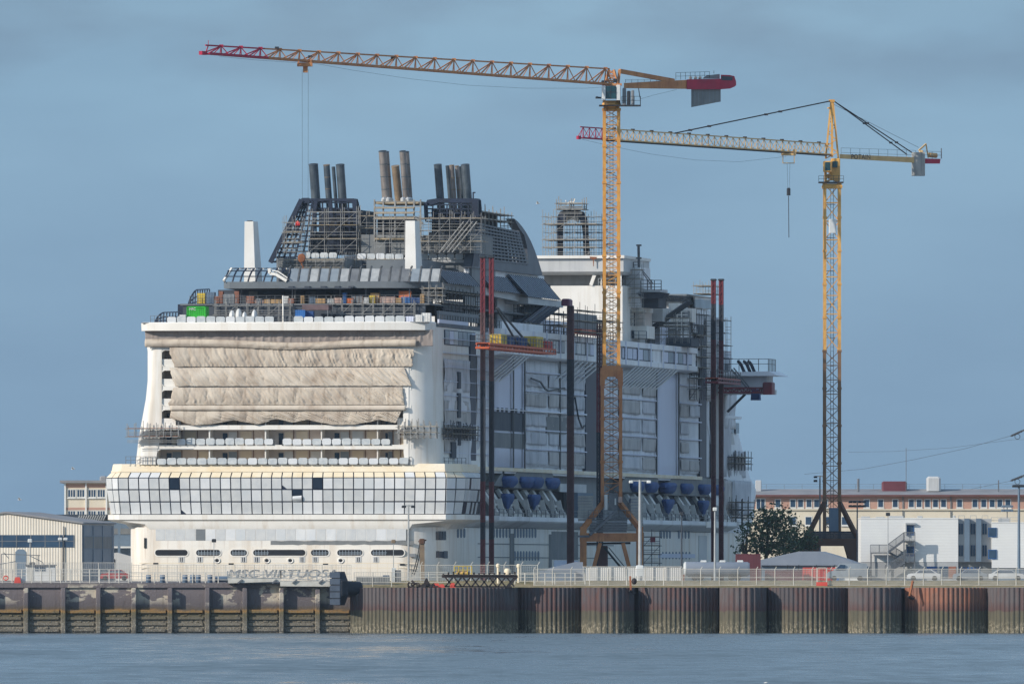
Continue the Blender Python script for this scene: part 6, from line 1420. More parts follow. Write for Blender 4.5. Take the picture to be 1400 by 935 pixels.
for a in (-.9, .9): mb.tube((tq2.x + a, tq2.y - .8, tq2.z + .1), (tq2.x + a, tq2.y + .8, tq2.z + .1), .3, 10)
mb.build('trolley', 'crane_tan', k2)
mb = MB()
for a in (-.22, .22): mb.bar((tq2.x + a, tq2.y, tq2.z - 1.6), (tq2.x + a * .5, tq2.y, PZ(257, tq2.y)), .035)
mb.bar((tq2.x, tq2.y, PZ(268, tq2.y)), (tq2.x + .05, tq2.y, PZ(325, tq2.y)), .11); mb.build('hoist_rope', 'rope_steel', k2)
mb = MB(); mb.cbox(tq2.x - .28, tq2.x + .28, tq2.y - .3, tq2.y + .3, PZ(267.5, tq2.y), PZ(257, tq2.y), .12); mb.build('hook_block', 'dark_steel', k2)
mb = MB(); mb.path([Vector(PW(x, y, yk(x))) for x, y in ((796, 191), (840, 201), (890, 211), (950, 219), (1010, 221.5), (1060, 216), (1075, 214))], .03); mb.build('trolley_rope', 'rope_steel', k2)
# portal of the yellow crane
mb = MB(); hw = 4.15
for a in (-1, 1):
    for b in (-1, 1):
        mb.bar((X2 + a * 1.1, Y2 + b * 1.1, PZ(686, Y2)), (X2 + a * (hw - .3), Y2 + b * (hw - .3), PZ(736, Y2)), .5)
        x = X2 + a * (hw - .35); y = Y2 + b * (hw - .35)
        mb.loft([[(x + a * s, y + c, z) for s, c in ((-w_, -.5), (.5, -.5), (.5, .5), (-w_, .5))] for z, w_ in ((6.6, .5), (PZ(748, Y2), 1.9), (PZ(742, Y2), 2.1))])
for b in (-1, 1): mb.box(X2 - hw, X2 + hw, Y2 + b * (hw - .35) - .45, Y2 + b * (hw - .35) + .45, PZ(746, Y2), PZ(736, Y2)); mb.box(X2 + b * (hw - .37) - .45, X2 + b * (hw - .37) + .45, Y2 - hw + .9, Y2 + hw - .9, PZ(746, Y2) + .03, PZ(736, Y2) - .03)
mb.build('portal_base', 'crane_rust', k2)
for i in range(4):
    mb = MB(); f = i / 4; x0_, x1_ = PX(1102 + 7 * f, Y2), PX(1170 - 8 * f, Y2); mb.box(x0_, x1_, Y2 - 2.9, Y2 + 2.9, PZ(735.8 - 2.5 * i, Y2), PZ(735.8 - 2.5 * i - 2.3, Y2)); mb.build('ballast_block', 'mast_dark', k2)
mb = MB(); mb.cbox(PX(1133, Y2), PX(1146, Y2), Y2 - 1.8, Y2 - 1.3, PZ(727, Y2), PZ(694, Y2), .08); mb.build('control_cabinet', 'panel_blue_grey', k2)
# ================================================================ WATER, QUAYS AND LAND
GL = 6.6
mb = MB(); mb.poly([(-2500, 50, 0), (2500, 50, 0), (2500, 3990, 0), (-2500, 3990, 0)]); mb.build('water', 'river_water', kind='structure', org=(0, 0, 0))
bas = [to_world('S', p) for p in ((-26, -6, 0), (24.6, -6, 0), (24.6, 345, 0), (-26, 345, 0))]
out = [(-2400, 1880), (2400, 1880), (2400, 3980), (-2400, 3980)]
mb = MB()
for i in range(4):
    j = (i + 1) % 4; a, b, c, d = out[i], out[j], bas[j], bas[i]
    mb.poly([(a[0], a[1], GL), (b[0], b[1], GL), (c[0], c[1], GL), (d[0], d[1], GL)]); mb.poly([(d[0], d[1], GL), (c[0], c[1], GL), (c[0], c[1], -2), (d[0], d[1], -2)])
mb.build('ground', 'yard_concrete', kind='structure', org=(0, 0, 0))
XC = PX(478, 1850)
mb = MB(); mb.grid(160, 8, lambda s, t: (XC + (90 - XC) * s, 1852.6 + 27.5 * t, 5.76 + (GL - 5.74) * min(1, t * 1.3) + (.10 * wob(s * 90, t * 4) + .06 * wob(s * 300, t * 9)) * (1 if 0 < t < 1 else 0)))
mb.build('grass_ground', 'grass_bank', kind='structure', org=(0, 0, 0))
mb = MB(); mb.poly([(-2400, 1852, 6.3), (XC + .5, 1852, 6.3), (XC + .5, 1880.1, 6.604), (-2400, 1880.1, 6.604)]); mb.build('quay_ground', 'quay_concrete', kind='structure', org=(0, 0, 0))
mb = MB(); mb.poly([(90, 1852, 5.7), (2400, 1852, 5.7), (2400, 1880.1, 6.59), (90, 1880.1, 6.59)]); mb.poly([(90, 1852, 5.7), (2400, 1852, 5.7), (2400, 1852, -2), (90, 1852, -2)]); mb.build('bank_ground', 'grass_bank', kind='structure', org=(0, 0, 0))

# ---- the concrete quay with its timber-clad foot
qw = thing('quay_wall', 'weathered grey-brown concrete quay wall with vertical piles and horizontal timbers at its foot', 'quay wall', (-40, 1852, 0))
xL = -300.0
mb = MB(); mb.box(xL, XC + .4, 1852.0, 1853.5, 2.45, 6.3); mb.box(xL, XC + .4, 1851.7, 1853.5, 5.75, 6.32); mb.build('wall_face', 'quay_concrete', qw)
mb = MB(); mb.box(xL, XC + .4, 1851.62, 1853.4, -1.5, 2.445); mb.build('wall_foot', 'quay_concrete', qw)
pxs = [36, 87, 135, 183.5, 233, 284, 335.5, 385.5, 435] + [36 - 50 * i for i in range(1, 8)]
for px in pxs:
    x = PX(px, 1851); mb = MB(); mb.cbox(x - .36, x + .26, 1850.9, 1852.1, -1.5, 5.7, .08); mb.build('pile', 'quay_concrete', qw)
pxs_s = sorted(pxs)
for a, b in zip(pxs_s, pxs_s[1:] + [480]):
    x0, x1 = PX(a, 1851) + .42, PX(b, 1851) - (.55 if b != 480 else .2)
    for z, h, d in ((2.55, .42, .3), (1.72, .34, .2), (.98, .34, .15), (.2, .34, .1)):
        j = rnd.uniform(-.04, .04); mb = MB(); mb.box(x0, x1 - rnd.uniform(0, .15), 1851.5 - d * .7, 1852.0, z + j, z + h + j); mb.build('wale', 'quay_concrete', qw)
    mb = MB()          # rubble showing between the timbers
    for i in range(34):
        x = rnd.uniform(x0, x1); z = rnd.choice([.62, 1.4, 2.2, -.1]) + rnd.uniform(-.1, .12); mb.ball((x, 1851.7, z), rnd.uniform(.12, .26), 6, 4, (1.3, 1, .8))
    o = mb.build('rubble_fill', 'quay_concrete', qw)

# ---- sheet-pile cells
def cell(x0, x1, Y, bulge, m_, label, zt=5.75, back=1854.0):
    t = thing('sheet_pile_cell', label, 'quay wall', ((x0 + x1) / 2, Y, 0), 'W', 'rusty sheet-pile cells of the quay')
    n = max(8, int((x1 - x0) / .125)); n -= n % 4; pts = []
    L = x1 - x0; rad = (L * L / 4 + bulge * bulge) / (2 * bulge); half_a = math.asin(L / 2 / rad)
    for i in range(n + 1):
        a = -half_a + 2 * half_a * i / n; dd = (0, 0, .13, .13)[i % 4] if 0 < i < n else .13
        r_ = rad - dd; pts.append(((x0 + x1) / 2 + r_ * math.sin(a), Y + rad - r_ * math.cos(a) - bulge * 0))
    mb = MB(); mb.loft([[(x, y, -2) for x, y in pts], [(x, y, zt) for x, y in pts]], caps=False, closed=False); mb.build('pile_wall', m_, t)
    mb = MB(); mb.poly([(x, y, zt - .02) for x, y in pts] + [(x1 + .0, back, zt - .02), (x0, back, zt - .02)]); mb.build('cell_cap', 'grass_bank', t)
    mb = MB()
    for x, y in (pts[0], pts[-1]): mb.box(x - .09, x + .09, y - .12, back, -2, zt - .01)
    mb.build('joint_pile', m_, t)
    return t
spans = [(478, 708, 1846.0, 4.6, 'pile_grey', 'widest sheet-pile cell, grey ribs with red rust, beside the black fender'),
         (708, 795, 1851.2, 2.0, 'pile_rust', 'dark recessed sheet-pile cell below the rusty trestle end'),
         (795, 868, 1847.6, 3.3, 'pile_rust', 'narrow reddish sheet-pile cell lit beside the dark recess'),
         (873, 982, 1849.0, 2.6, 'pile_rust', 'sheet-pile cell with pale barnacled foot, below the silver tank trailer'),
         (984, 1049, 1847.6, 2.9, 'pile_grey', 'narrow grey sheet-pile cell below the shrub-dark tree'),
         (1051, 1159, 1849.0, 2.6, 'pile_rust', 'sheet-pile cell with a small red mark, below the fence gate'),
         (1160, 1234, 1847.4, 3.2, 'pile_grey', 'narrow grey-brown sheet-pile cell below the white van'),
         (1238, 1350, 1849.0, 2.6, 'pile_orange', 'orange-rusted sheet-pile cell with the leaning brown post'),
         (1351, 1460, 1847.6, 3.8, 'pile_grey', 'last grey sheet-pile cell at the picture edge'),
         (1462, 1570, 1850.6, 1.8, 'pile_rust', 'sheet-pile cell beyond the end of the photograph')]
for a, b, Y, bu, m_, lab in spans[:9]: cell(PX(a, Y), PX(b, Y), Y, bu, m_, lab)
mb = MB(); mb.box(XC - .5, 200, 1854.1, 1855.5, -2, 5.7); mb.build('fill_ground', 'pile_rust', None, kind='structure', org=(0, 0, 0))
# leaning timber posts on the cell edge
for lab, (a, ya), (b, yb) in (('brown leaning timber post on the rim of the cell below the white hoarding', (861.5, 788), (862.5, 807)), ('long brown leaning post with a bracket on the rim of the orange-rusted cell', (1248, 794), (1243.5, 815))):
    Yp = 1848.6; mb = MB(); mb.bar(PW(a, ya, Yp + 1), PW(b, yb, Yp), .22, .3); t = mb.build('timber_post', 'rust_orange', None, label=lab, cat='post')
    mb = MB(); c = PW(b, yb, Yp); mb.bar((c[0] - .2, c[1], c[2]), (c[0] + .5, c[1] + .4, c[2] - .35), .28); mb.build('foot_bracket', 'rust_dark', t)
mb = MB(); c = PW(867, 791, 1853); mb.ball((c[0], c[1], c[2] - .3), .35, 8, 6, (1, 1, 1.2)); mb.build('bollard', 'rust_dark', None, label='small dark mooring bollard beside the brown leaning post', cat='bollard')

# ---- big fender and gangway
Yf = 1849.0; c = PW(464.5, 804, Yf); ax = Vector((-.86, -.5, 0)).normalized(); sx_ = Vector((.5, -.86, 0)); 
fd = thing('fender_panel', 'huge black octagonal ship fender panel hung at the end of the concrete quay', 'fender', (c[0], c[1], c[2] - 2.4))
mb = MB(); oc = [(math.cos(math.pi / 8 + math.pi / 4 * i), math.sin(math.pi / 8 + math.pi / 4 * i)) for i in range(8)]
mb.loft([[Vector(c) + ax * d + sx_ * (1.55 * x * f) + Vector((0, 0, 2.3 * y * f)) for x, y in oc] for d, f in ((-.45, .95), (-.35, 1), (.45, 1), (.6, .94))]); mb.build('panel', 'fender_black', fd)
mb = MB()
for i in range(-2, 3): mb.hexa([Vector(c) + ax * .61 + sx_ * (-1.3) + Vector((0, 0, .85 * i - .36)), Vector(c) + ax * .61 + sx_ * 1.3 + Vector((0, 0, .85 * i - .36)), Vector(c) + ax * .61 + sx_ * 1.3 + Vector((0, 0, .85 * i + .36)), Vector(c) + ax * .61 + sx_ * -1.3 + Vector((0, 0, .85 * i + .36))], [Vector(c) + ax * .72 + sx_ * (-1.3) + Vector((0, 0, .85 * i - .36)), Vector(c) + ax * .72 + sx_ * 1.3 + Vector((0, 0, .85 * i - .36)), Vector(c) + ax * .72 + sx_ * 1.3 + Vector((0, 0, .85 * i + .36)), Vector(c) + ax * .72 + sx_ * -1.3 + Vector((0, 0, .85 * i + .36))])
mb.build('facing_tile', 'fender_tile', fd)
mb = MB(); mb.tube(Vector(c) - ax * .4, Vector(c) - ax * 2.9, .95, 16, .85); mb.build('rubber_cone', 'fender_black', fd, smooth=40)
gw = thing('gangway', 'pale steel gangway with a railed parapet lying along the quay edge', 'gangway', (PX(390, 1850.5), 1850.5, 6.1))
Yg = 1850.5
mb = MB(); mb.hexa([PW(383, 801, Yg), PW(458, 801.5, Yg), PW(458, 794.5, Yg), PW(383, 794, Yg)], [PW(383, 801, Yg + .25), PW(458, 801.5, Yg + .25), PW(458, 794.5, Yg + .25), PW(383, 794, Yg + .25)]); mb.hexa([PW(312, 797, Yg), PW(384, 794.5, Yg), PW(384, 789.5, Yg), PW(311, 789, Yg)], [PW(312, 797, Yg + .2), PW(384, 794.5, Yg + .2), PW(384, 789.5, Yg + .2), PW(311, 789, Yg + .2)]); mb.build('side_plate', 'fence_white', gw)
mb = MB()
for (a, ta, ba), (b, tb_, bb) in (((311, 780, 789), (384, 780, 790)), ((384, 780, 790), (458, 781, 794.5))):
    for dy in (0, 2.2):
        n = 6
        for f in (.15, .55, 1.0): mb.bar(PW(a, ta + (ba - ta) * f, Yg + dy), PW(b, tb_ + (bb - tb_) * f, Yg + dy), .08)
        for i in range(n + 1):
            s = i / n; x = a + (b - a) * s; t_, b_ = ta + (tb_ - ta) * s, ba + (bb - ba) * s; mb.bar(PW(x, t_, Yg + dy), PW(x, b_, Yg + dy), .12)
            if i < n:
                x2 = a + (b - a) * (i + 1) / n
                if dy: mb.bar(PW(x, b_, Yg + dy), PW(x2, t_ + (b_ - t_) * .55, Yg + dy), .08)
mb.build('parapet_rail', 'galvanised', gw)
mb = MB(); a, b = PW(311, 797, Yg + 1.2), PW(458, 799, Yg + 1.2); mb.hexa([(a[0], Yg + .3, a[2]), (b[0], Yg + .3, b[2]), (b[0], Yg + .3, b[2] + .2), (a[0], Yg + .3, a[2] + .2)], [(a[0], Yg + 2.1, a[2]), (b[0], Yg + 2.1, b[2]), (b[0], Yg + 2.1, b[2] + .2), (a[0], Yg + 2.1, a[2] + .2)]); mb.build('walkway', 'galvanised_dull', gw)
mb = MB()
for px in (325, 372, 400, 436): mb.bar(PW(px, 797, Yg - .1), PW(px + 6, 792, Yg - .1), .2)
mb.build('plate_bracket', 'galvanised_dull', gw)

# ---- fences
def fence(label, pa, pb, Y, z, h, step, m_='fence_white', mesh=.16, rails=(1.0, .55, .08), w=.07, crank=0.0):
    xa, xb = PX(pa, Y), PX(pb, Y); t = thing('fence', label, 'fence', ((xa + xb) / 2, Y, z)); n = max(1, round((xb - xa) / step))
    for i in range(n + 1):
        x = xa + (xb - xa) * i / n; mb = MB(); mb.tube((x, Y, z - .1), (x, Y, z + h), w, 6)
        if crank: mb.bar((x, Y, z + h), (x + crank * .6, Y, z + h + crank), w * 1.6)
        mb.build('post', m_, t)
    mb = MB()
    for f in rails: mb.bar((xa, Y, z + h * f), (xb, Y, z + h * f), .06)
    mb.build('rail', m_, t)
    if mesh:
        mb = MB(); k = int((xb - xa) / mesh)
        for i in range(k): x = xa + (xb - xa) * i / k; mb.bar((x, Y + .02, z + h * rails[-1]), (x, Y + .02, z + h * rails[0]), .03)
        for i in range(7): zz = z + h * (rails[-1] + (rails[0] - rails[-1]) * i / 7); mb.bar((xa, Y + .02, zz), (xb, Y + .02, zz), .018)
        mb.build('wire_mesh', 'galv_mesh', t)
    return t
fence('white mesh fence along the concrete quay edge in front of the cream warehouse', -10, 176, 1853.2, 6.3, 1.75, 1.24)
fence('second taller mesh fence standing further back before the warehouse', 0, 180, 1862, 6.4, 2.5, 2.2, mesh=.22, rails=(1.0, .5), w=.05)
fence('white two-rail quay fence between the ship stern and the concrete quay', 176, 316, 1853.4, 6.3, 1.35, 1.55, mesh=0, rails=(1.0, .66, .33))
fence('thin mesh fence at the foot of the ship stern', 176, 480, 1866, 6.42, 2.2, 1.25, mesh=.2, rails=(1.0, .5, .05), w=.03)
fence('pale railing behind the black fender on the wide sheet-pile cell', 484, 612, 1855, 5.8, 1.9, 2.2, mesh=.3, rails=(1.0, .66, .33), w=.05)
fence('white low guard rail on the quay between trestle and hoarding', 704, 800, 1862, 6.2, 1.4, 1.25, mesh=0, rails=(1.0, .6, .25))
fence('pale mesh fence with angled post tops along the grass strip, running to the picture edge', 730, 1440, 1858.5, 5.95, 2.15, 2.35, mesh=.1, rails=(1.0, .5, .05), w=.055, crank=.3)
fence('tall chain-link fence with cranked posts behind the trestle', 575, 735, 1872, 6.3, 2.3, 2.3, mesh=.25, rails=(1.0, .5, .05), w=.05, crank=.45)
gt = thing('fence_gate', 'narrow white gate in the mesh fence with a red base panel', 'gate', (PX(1124, 1858.2), 1858.2, 5.9))
mb = MB(); x0, x1 = PX(1117, 1858.2), PX(1130, 1858.2); mb.box(x0 - .07, x0 + .07, 1858.1, 1858.24, 5.8, 8.3); mb.box(x1 - .07, x1 + .07, 1858.1, 1858.24, 5.8, 8.3); mb.box(x0, x1, 1858.1, 1858.24, 8.2, 8.3); mb.box(x0, x1, 1858.12, 1858.22, 7.0, 7.06); mb.build('gate_frame', 'fence_white', gt)
mb = MB(); mb.box(x0 - .1, x1 + .1, 1857.95, 1858.09, 5.85, 6.45); mb.build('base_panel', 'red_box', gt)

# ---- things on the quay
ring_ = thing('lifebuoy', 'red and white lifebuoy on the white mesh fence', 'lifebuoy', (PX(8, 1853), 1853.0, 6.7)); mb = MB(); cx, cz = PX(8, 1853), 6.95
mb.loft([[(cx + (.27 + .07 * math.cos(b)) * math.cos(a), 1853.05 + .06 * math.sin(b), cz + (.27 + .07 * math.cos(b)) * math.sin(a)) for b in [2 * math.pi * j / 8 for j in range(8)]] for a in [2 * math.pi * i / 20 for i in range(21)]], caps=False); mb.build('buoy_ring', 'red_box', ring_, smooth=True)
for i, (a, b, yt, yb, Y, lab) in enumerate(((20, 28, 788.5, 797, 1853.05, 'red safety box on the white mesh fence beside the lifebuoy'), (592.5, 600.5, 797, 804, 1849.2, 'bright red-orange plastic barrier nearest the scrap heap'), (601, 607.5, 798, 804, 1848.9, 'red-orange plastic barrier second of the pair beside the trestle foot'), (615.5, 622, 796.5, 803.5, 1849.6, 'red-orange plastic barrier standing alone between the trestle legs'))):
    mb = MB(); t = thing('barrier_box', lab, 'barrier', (PX((a + b) / 2, Y), Y, PZ(yb, Y))); mb.loft([[(PX(a, Y) - e, Y - .3, z), (PX(b, Y) + e, Y - .3, z), (PX(b, Y) + e, Y + .3, z), (PX(a, Y) - e, Y + .3, z)] for z, e in ((PZ(yb, Y), .06), (PZ(yb, Y) + .2, .04), (PZ(yt, Y) - .1, -.05), (PZ(yt, Y), -.12))]); mb.build('barrier_body', 'red_box', t)
for i, px in enumerate((203, 222, 253, 263, 271, 287)):
    drum(('blue drum nearest the end of the white mesh fence', 'second blue drum in the row at the foot of the stern', 'blue drum of the close pair, the one nearer the warehouse', 'blue drum of the close pair, the one nearer the gangway', 'fifth blue drum behind the two-rail fence', 'last blue drum beside the long blue tank')[i], 'goods_blue_grey', PX(px, 1857), 1857, 6.35, .33, 1.0, 'blue drums at the foot of the stern', 'W')
t = thing('tank', 'long pale blue cylindrical tank lying behind the quay rail by the gangway', 'tank', (PX(303, 1858), 1858, 6.4)); mb = MB(); mb.tube((PX(294, 1858), 1858, 6.85), (PX(313, 1858), 1858, 6.85), .42, 14); mb.build('tank_shell', 'goods_blue_grey', t, smooth=40)
mb = MB(); 
for px in (297, 310): mb.box(PX(px, 1858) - .1, PX(px, 1858) + .1, 1857.6, 1858.4, 6.38, 6.6)
mb.build('cradle', 'dark_steel', t)
# rusty trestle
tr = thing('trestle', 'dark rusty steel trestle bridge with crossed legs on the sheet-pile cell', 'trestle', (PX(655, 1850), 1850, 5.75))
Yt = 1850.0; mb = MB()
for dy in (-.6, .6):
    mb.bar(PW(604, 787.5, Yt + dy), PW(708, 788, Yt + dy), .34); mb.bar(PW(606, 801, Yt + dy), PW(700, 802, Yt + dy), .2)
    for i in range(8):
        a, b = 609 + i * 12, 621 + i * 12
        mb.bar(PW(a, 789, Yt + dy), PW(b - 2, 801.5, Yt + dy), .2); mb.bar(PW(b - 2, 789, Yt + dy), PW(a, 801.5, Yt + dy), .2)
    mb.bar(PW(706, 789, Yt + dy), PW(695, 802, Yt + dy), .25)
mb.build('truss', 'rust_dark', tr)
mb = MB(); a, b = PW(606, 786.2, Yt), PW(706, 786.6, Yt); mb.hexa([(a[0], Yt - .9, a[2]), (b[0], Yt - .9, b[2]), (b[0], Yt - .9, b[2] + .12), (a[0], Yt - .9, a[2] + .12)], [(a[0], Yt + .9, a[2]), (b[0], Yt + .9, b[2]), (b[0], Yt + .9, b[2] + .12), (a[0], Yt + .9, a[2] + .12)])
for px in range(606, 708, 7): c = PW(px, 786, Yt - .7); mb.box(c[0] - .12, c[0] + .12, Yt - .8, Yt - .5, c[2] + .1, c[2] + .1 + rnd.uniform(.1, .4))
mb.build('deck', 'rust_dark', tr)
# scrap machinery
sc_ = thing('scrap_heap', 'dark tangle of rusty chain and scrap machinery beside the red barriers', 'scrap', (PX(576, 1849), 1849, 5.75)); mb = MB()
mb.hexa([PW(577, 802, 1849), PW(590, 802, 1849), PW(584, 790, 1849), PW(582, 790, 1849)], [PW(577, 802, 1850), PW(590, 802, 1850), PW(584, 790, 1849.6), PW(582, 790, 1849.6)])
for i in range(40):
    c = PW(rnd.uniform(556, 596), rnd.uniform(798.5, 803.5), 1849 + rnd.uniform(-.5, .8)); mb.bar(c, (c[0] + rnd.uniform(-.7, .7), c[1] + rnd.uniform(-.4, .4), c[2] + rnd.uniform(-.2, .5)), rnd.uniform(.08, .25))
for i in range(3):
    cx, cz = PX(562 + i * 4, 1849), 6.0; mb.path([(cx + .4 * math.cos(a), 1849 + .1 * i, cz + .35 * math.sin(a)) for a in [2 * math.pi * k / 10 for k in range(11)]], .12)
mb.build('scrap_metal', 'rust_dark', sc_)
# boom derrick beside the stern corner
dk = thing('derrick', 'ochre boom derrick post with hanging hoses in front of the shaded stern corner', 'derrick', (PX(577, 1875), 1875, 6.5)); Yd = 1875.0
mb = MB(); mb.bar(PW(577.5, 792, Yd), PW(577, 741, Yd), .62, .5); mb.build('boom', 'pipe_rust', dk)
mb = MB(); mb.cbox(PX(573, Yd), PX(581, Yd), Yd - .4, Yd + .4, PZ(743, Yd), PZ(736, Yd), .12); mb.bar(PW(572, 740, Yd), PW(583, 738, Yd), .2); mb.build('boom_head', 'crane_rust', dk)
mb = MB(); mb.path([PW(574, 742, Yd), PW(571, 760, Yd), PW(567, 775, Yd), PW(564, 784, Yd)], .12); mb.path([PW(575, 742, Yd), PW(573, 762, Yd), PW(569, 778, Yd), PW(566, 786, Yd)], .12); mb.build('hose', 'rubber', dk)
# posts with cream caps, small machines
for i, (px, yt) in enumerate(((681, 770), (709, 770.5))):
    t = thing('capstan', ('cream quay capstan nearer the red masts', 'cream quay capstan on a post, next to the guard rail end')[i], 'capstan', (PX(px, 1866), 1866, 6.3)); mb = MB(); x = PX(px, 1866); z = PZ(yt, 1866)
    mb.loft([[(x + r_ * math.cos(a), 1866 + r_ * math.sin(a), zz) for a in [2 * math.pi * k / 12 for k in range(12)]] for zz, r_ in ((6.2, .16), (z - .5, .16), (z - .45, .26), (z - .12, .26), (z, .12))]); mb.build('capstan_post', 'cream_primer', t, smooth=40)
t = thing('winch', 'small yellow steel winch frame on the quay behind the trestle', 'winch', (PX(632, 1868), 1868, 6.4)); mb = MB(); railing(mb, [PW(621, 786, 1868), PW(645, 786, 1868)], 1.15, .55, .1, (1, .6, .2)); mb.build('winch_frame', 'goods_yellow', t); mb = MB(); mb.tube(PW(624, 784, 1868.4), PW(640, 784, 1868.4), .4, 12); mb.build('winch_barrel', 'goods_tan', t)
mb = MB(); c = PW(694, 780, 1868); mb.loft([[(c[0] + r_ * math.cos(a), c[1] + r_ * math.sin(a), c[2] + z) for a in [2 * math.pi * k / 12 for k in range(12)]] for z, r_ in ((-.5, .35), (-.2, .42), (.1, .42), (.3, .3))]); mb.build('bollard', 'cream_primer', None, label='squat cream mooring bollard between the two capstans', cat='bollard', smooth=40)
hb = crate('long grey equipment cabin behind the pale railing by the fender', 'cabin', 'wall_mid', PX(510, 1862), 1862, 5.9, 4.2, 1.6, 1.25, fr='W', name='equipment_cabin', ribs=6)
for i, (a, b, yt, m_, lab) in enumerate(((536, 541, 776, 'cab_white', 'white satellite-like round cabinet on the quay below the stern'), (541, 548, 779, 'goods_grey', 'grey generator box beside the white cabinet on the quay'), (524, 532, 786, 'goods_blue_grey', 'blue-grey pallet box low behind the pale railing'))):
    crate(lab, 'box', m_, PX((a + b) / 2, 1868), 1868, 6.4, PX(b, 1868) - PX(a, 1868), .9, PZ(yt, 1868) - 6.4, fr='W', name='equipment_box')
# hoarding, tank trailer and containers
t = thing('hoarding', 'white corrugated site hoarding in front of the orange crane portal', 'hoarding', (PX(865, 1900), 1900, GL)); mb = MB(); mb.box(PX(797, 1900), PX(932, 1900), 1900, 1900.1, GL, PZ(775, 1900)); mb.build('sheet', 'hoarding_white', t); mb = MB(); mb.box(PX(796.5, 1900), PX(932.5, 1900), 1899.9, 1900.15, PZ(775, 1900) + .003, PZ(774, 1900)); mb.build('top_rail', 'fence_white', t)
for i in range(8):
    mb = MB(); x = PX(798 + i * 19, 1899.9); mb.box(x - .05, x + .05, 1899.82, 1899.99, GL, PZ(774.6, 1900)); mb.build('post', 'galvanised', t)
t = thing('shed', 'low pale blue-roofed shed at the end of the white hoarding', 'shed', (PX(772, 1915), 1915, GL)); mb = MB(); mb.prism([(PX(748, 1915), PZ(777, 1915)), (PX(748, 1915), GL), (PX(797, 1915), GL), (PX(797, 1915), PZ(768, 1915)), (PX(786, 1915), PZ(768, 1915))], 'y', 1915, 1921); mb.build('shed_body', 'tent_grey', t); mb = MB(); mb.box(PX(738, 1914), PX(786, 1914), 1913.6, 1914.9, GL, PZ(780, 1914)); mb.build('blue_screen', 'goods_blue_grey', t)
tk = thing('tank_trailer', 'long silver tank trailer with a white end cap parked behind the fence', 'trailer', (PX(980, 1930), 1930, GL)); za, rr = PZ(777.5, 1930), .95; mb = MB()
mb.loft([[(x, 1930 + rr * f * math.cos(a), za + rr * f * math.sin(a)) for a in [2 * math.pi * k / 18 for k in range(18)]] for x, f in ((PX(938, 1930), 1), (PX(1022, 1930), 1), (PX(1025, 1930), .8))]); mb.build('tank', 'tent_grey', tk, smooth=40)
mb = MB(); mb.loft([[(x, 1930 + rr * f * math.cos(a), za + rr * f * math.sin(a)) for a in [2 * math.pi * k / 18 for k in range(18)]] for x, f in ((PX(934.5, 1930), .75), (PX(936, 1930), 1.0), (PX(938, 1930), 1.02))]); mb.build('end_cap', 'cab_white', tk, smooth=40)
for px in (950, 958, 1000, 1009):
    for dy in (-.75, .75): mb = MB(); mb.tube((PX(px, 1930), 1930 + dy - .12, GL + .45), (PX(px, 1930), 1930 + dy + .12, GL + .45), .45, 14); mb.build('wheel', 'rubber', tk)
mb = MB(); mb.box(PX(940, 1930), PX(1022, 1930), 1929.6, 1930.4, GL + .55, za - rr + .05); mb.build('chassis', 'dark_steel', tk)
mb = MB()
for px in (962, 988, 1012): mb.cbox(PX(px, 1930) - .4, PX(px, 1930) + .4, 1929.7, 1930.3, za + rr - .05, za + rr + .2, .05)
mb.build('hatch', 'cab_white', tk)
def container(lab, a, b, yt, Y, m_, cat_='container', h0=GL):
    t = thing('shipping_container', lab, cat_, (PX((a + b) / 2, Y), Y, h0)); x0, x1, z1 = PX(a, Y), PX(b, Y), PZ(yt, Y); mb = MB(); mb.box(x0 + .06, x1 - .06, Y, Y + 2.4, h0 + .1, z1 - .06); n = int((x1 - x0) / .35)
    for i in range(n): x = x0 + .1 + (x1 - x0 - .2) * i / n; mb.box(x, x + .17, Y - .04, Y - .002, h0 + .15, z1 - .12)
    mb.build('corrugated_shell', m_, t); mb = MB()
    for x in (x0, x1 - .12):
        for y in (Y - .05, Y + 2.35): mb.box(x, x + .12, y, y + .1, h0, z1)
    for z in (h0, z1 - .1): mb.box(x0 + .12, x1 - .12, Y - .05, Y + .05, z, z + .1)
    mb.build('corner_frame', m_, t); return t
container('orange container under the eave of the grey tent', 1098, 1142.5, 775.5, 1935, 'red_box'); container('maroon container low behind the graffiti-like banner fence', 1046, 1097, 779, 1932, 'container_maroon'); container('dark maroon container below the tree', 1006, 1040, 757, 1990, 'container_maroon'); container('red-brown container low behind the mesh fence by the hoarding end', 909, 936, 785, 1905, 'goods_brick'); container('light blue container at the end of the tank trailer', 1001, 1025, 769, 1955, 'goods_blue_grey')
tn = thing('storage_tent', 'wide dark grey fabric storage tent in front of the yellow crane portal', 'tent', (PX(1110, 1985), 1985, GL)); Yt = 1985
mb = MB(); ro = [(1040, 765), (1062, 760), (1092, 753.5), (1121, 753.5), (1140, 759), (1178, 772)]
mb.loft([[(PX(x, Yt), Yt, PZ(y, Yt)) for x, y in ro] + [(PX(1178, Yt), Yt, PZ(774, Yt)), (PX(1040, Yt), Yt, PZ(774, Yt))], [(PX(x, Yt) + 1, Yt + 12, PZ(y, Yt)) for x, y in ro] + [(PX(1178, Yt) + 1, Yt + 12, PZ(774, Yt)), (PX(1040, Yt) + 1, Yt + 12, PZ(774, Yt))]]); mb.build('fabric_roof', 'tent_grey', tn, smooth=20)
mb = MB(); mb.box(PX(1042, Yt), PX(1142, Yt), Yt + .3, Yt + 11, GL, PZ(774.02, Yt)); mb.build('side_wall', 'panel_blue_grey', tn)
mb = MB()
for px in (1077, 1092, 1116, 1141): mb.bar((PX(px, Yt), Yt - .02, GL), (PX(px, Yt), Yt - .02, PZ(772, Yt)), .12)
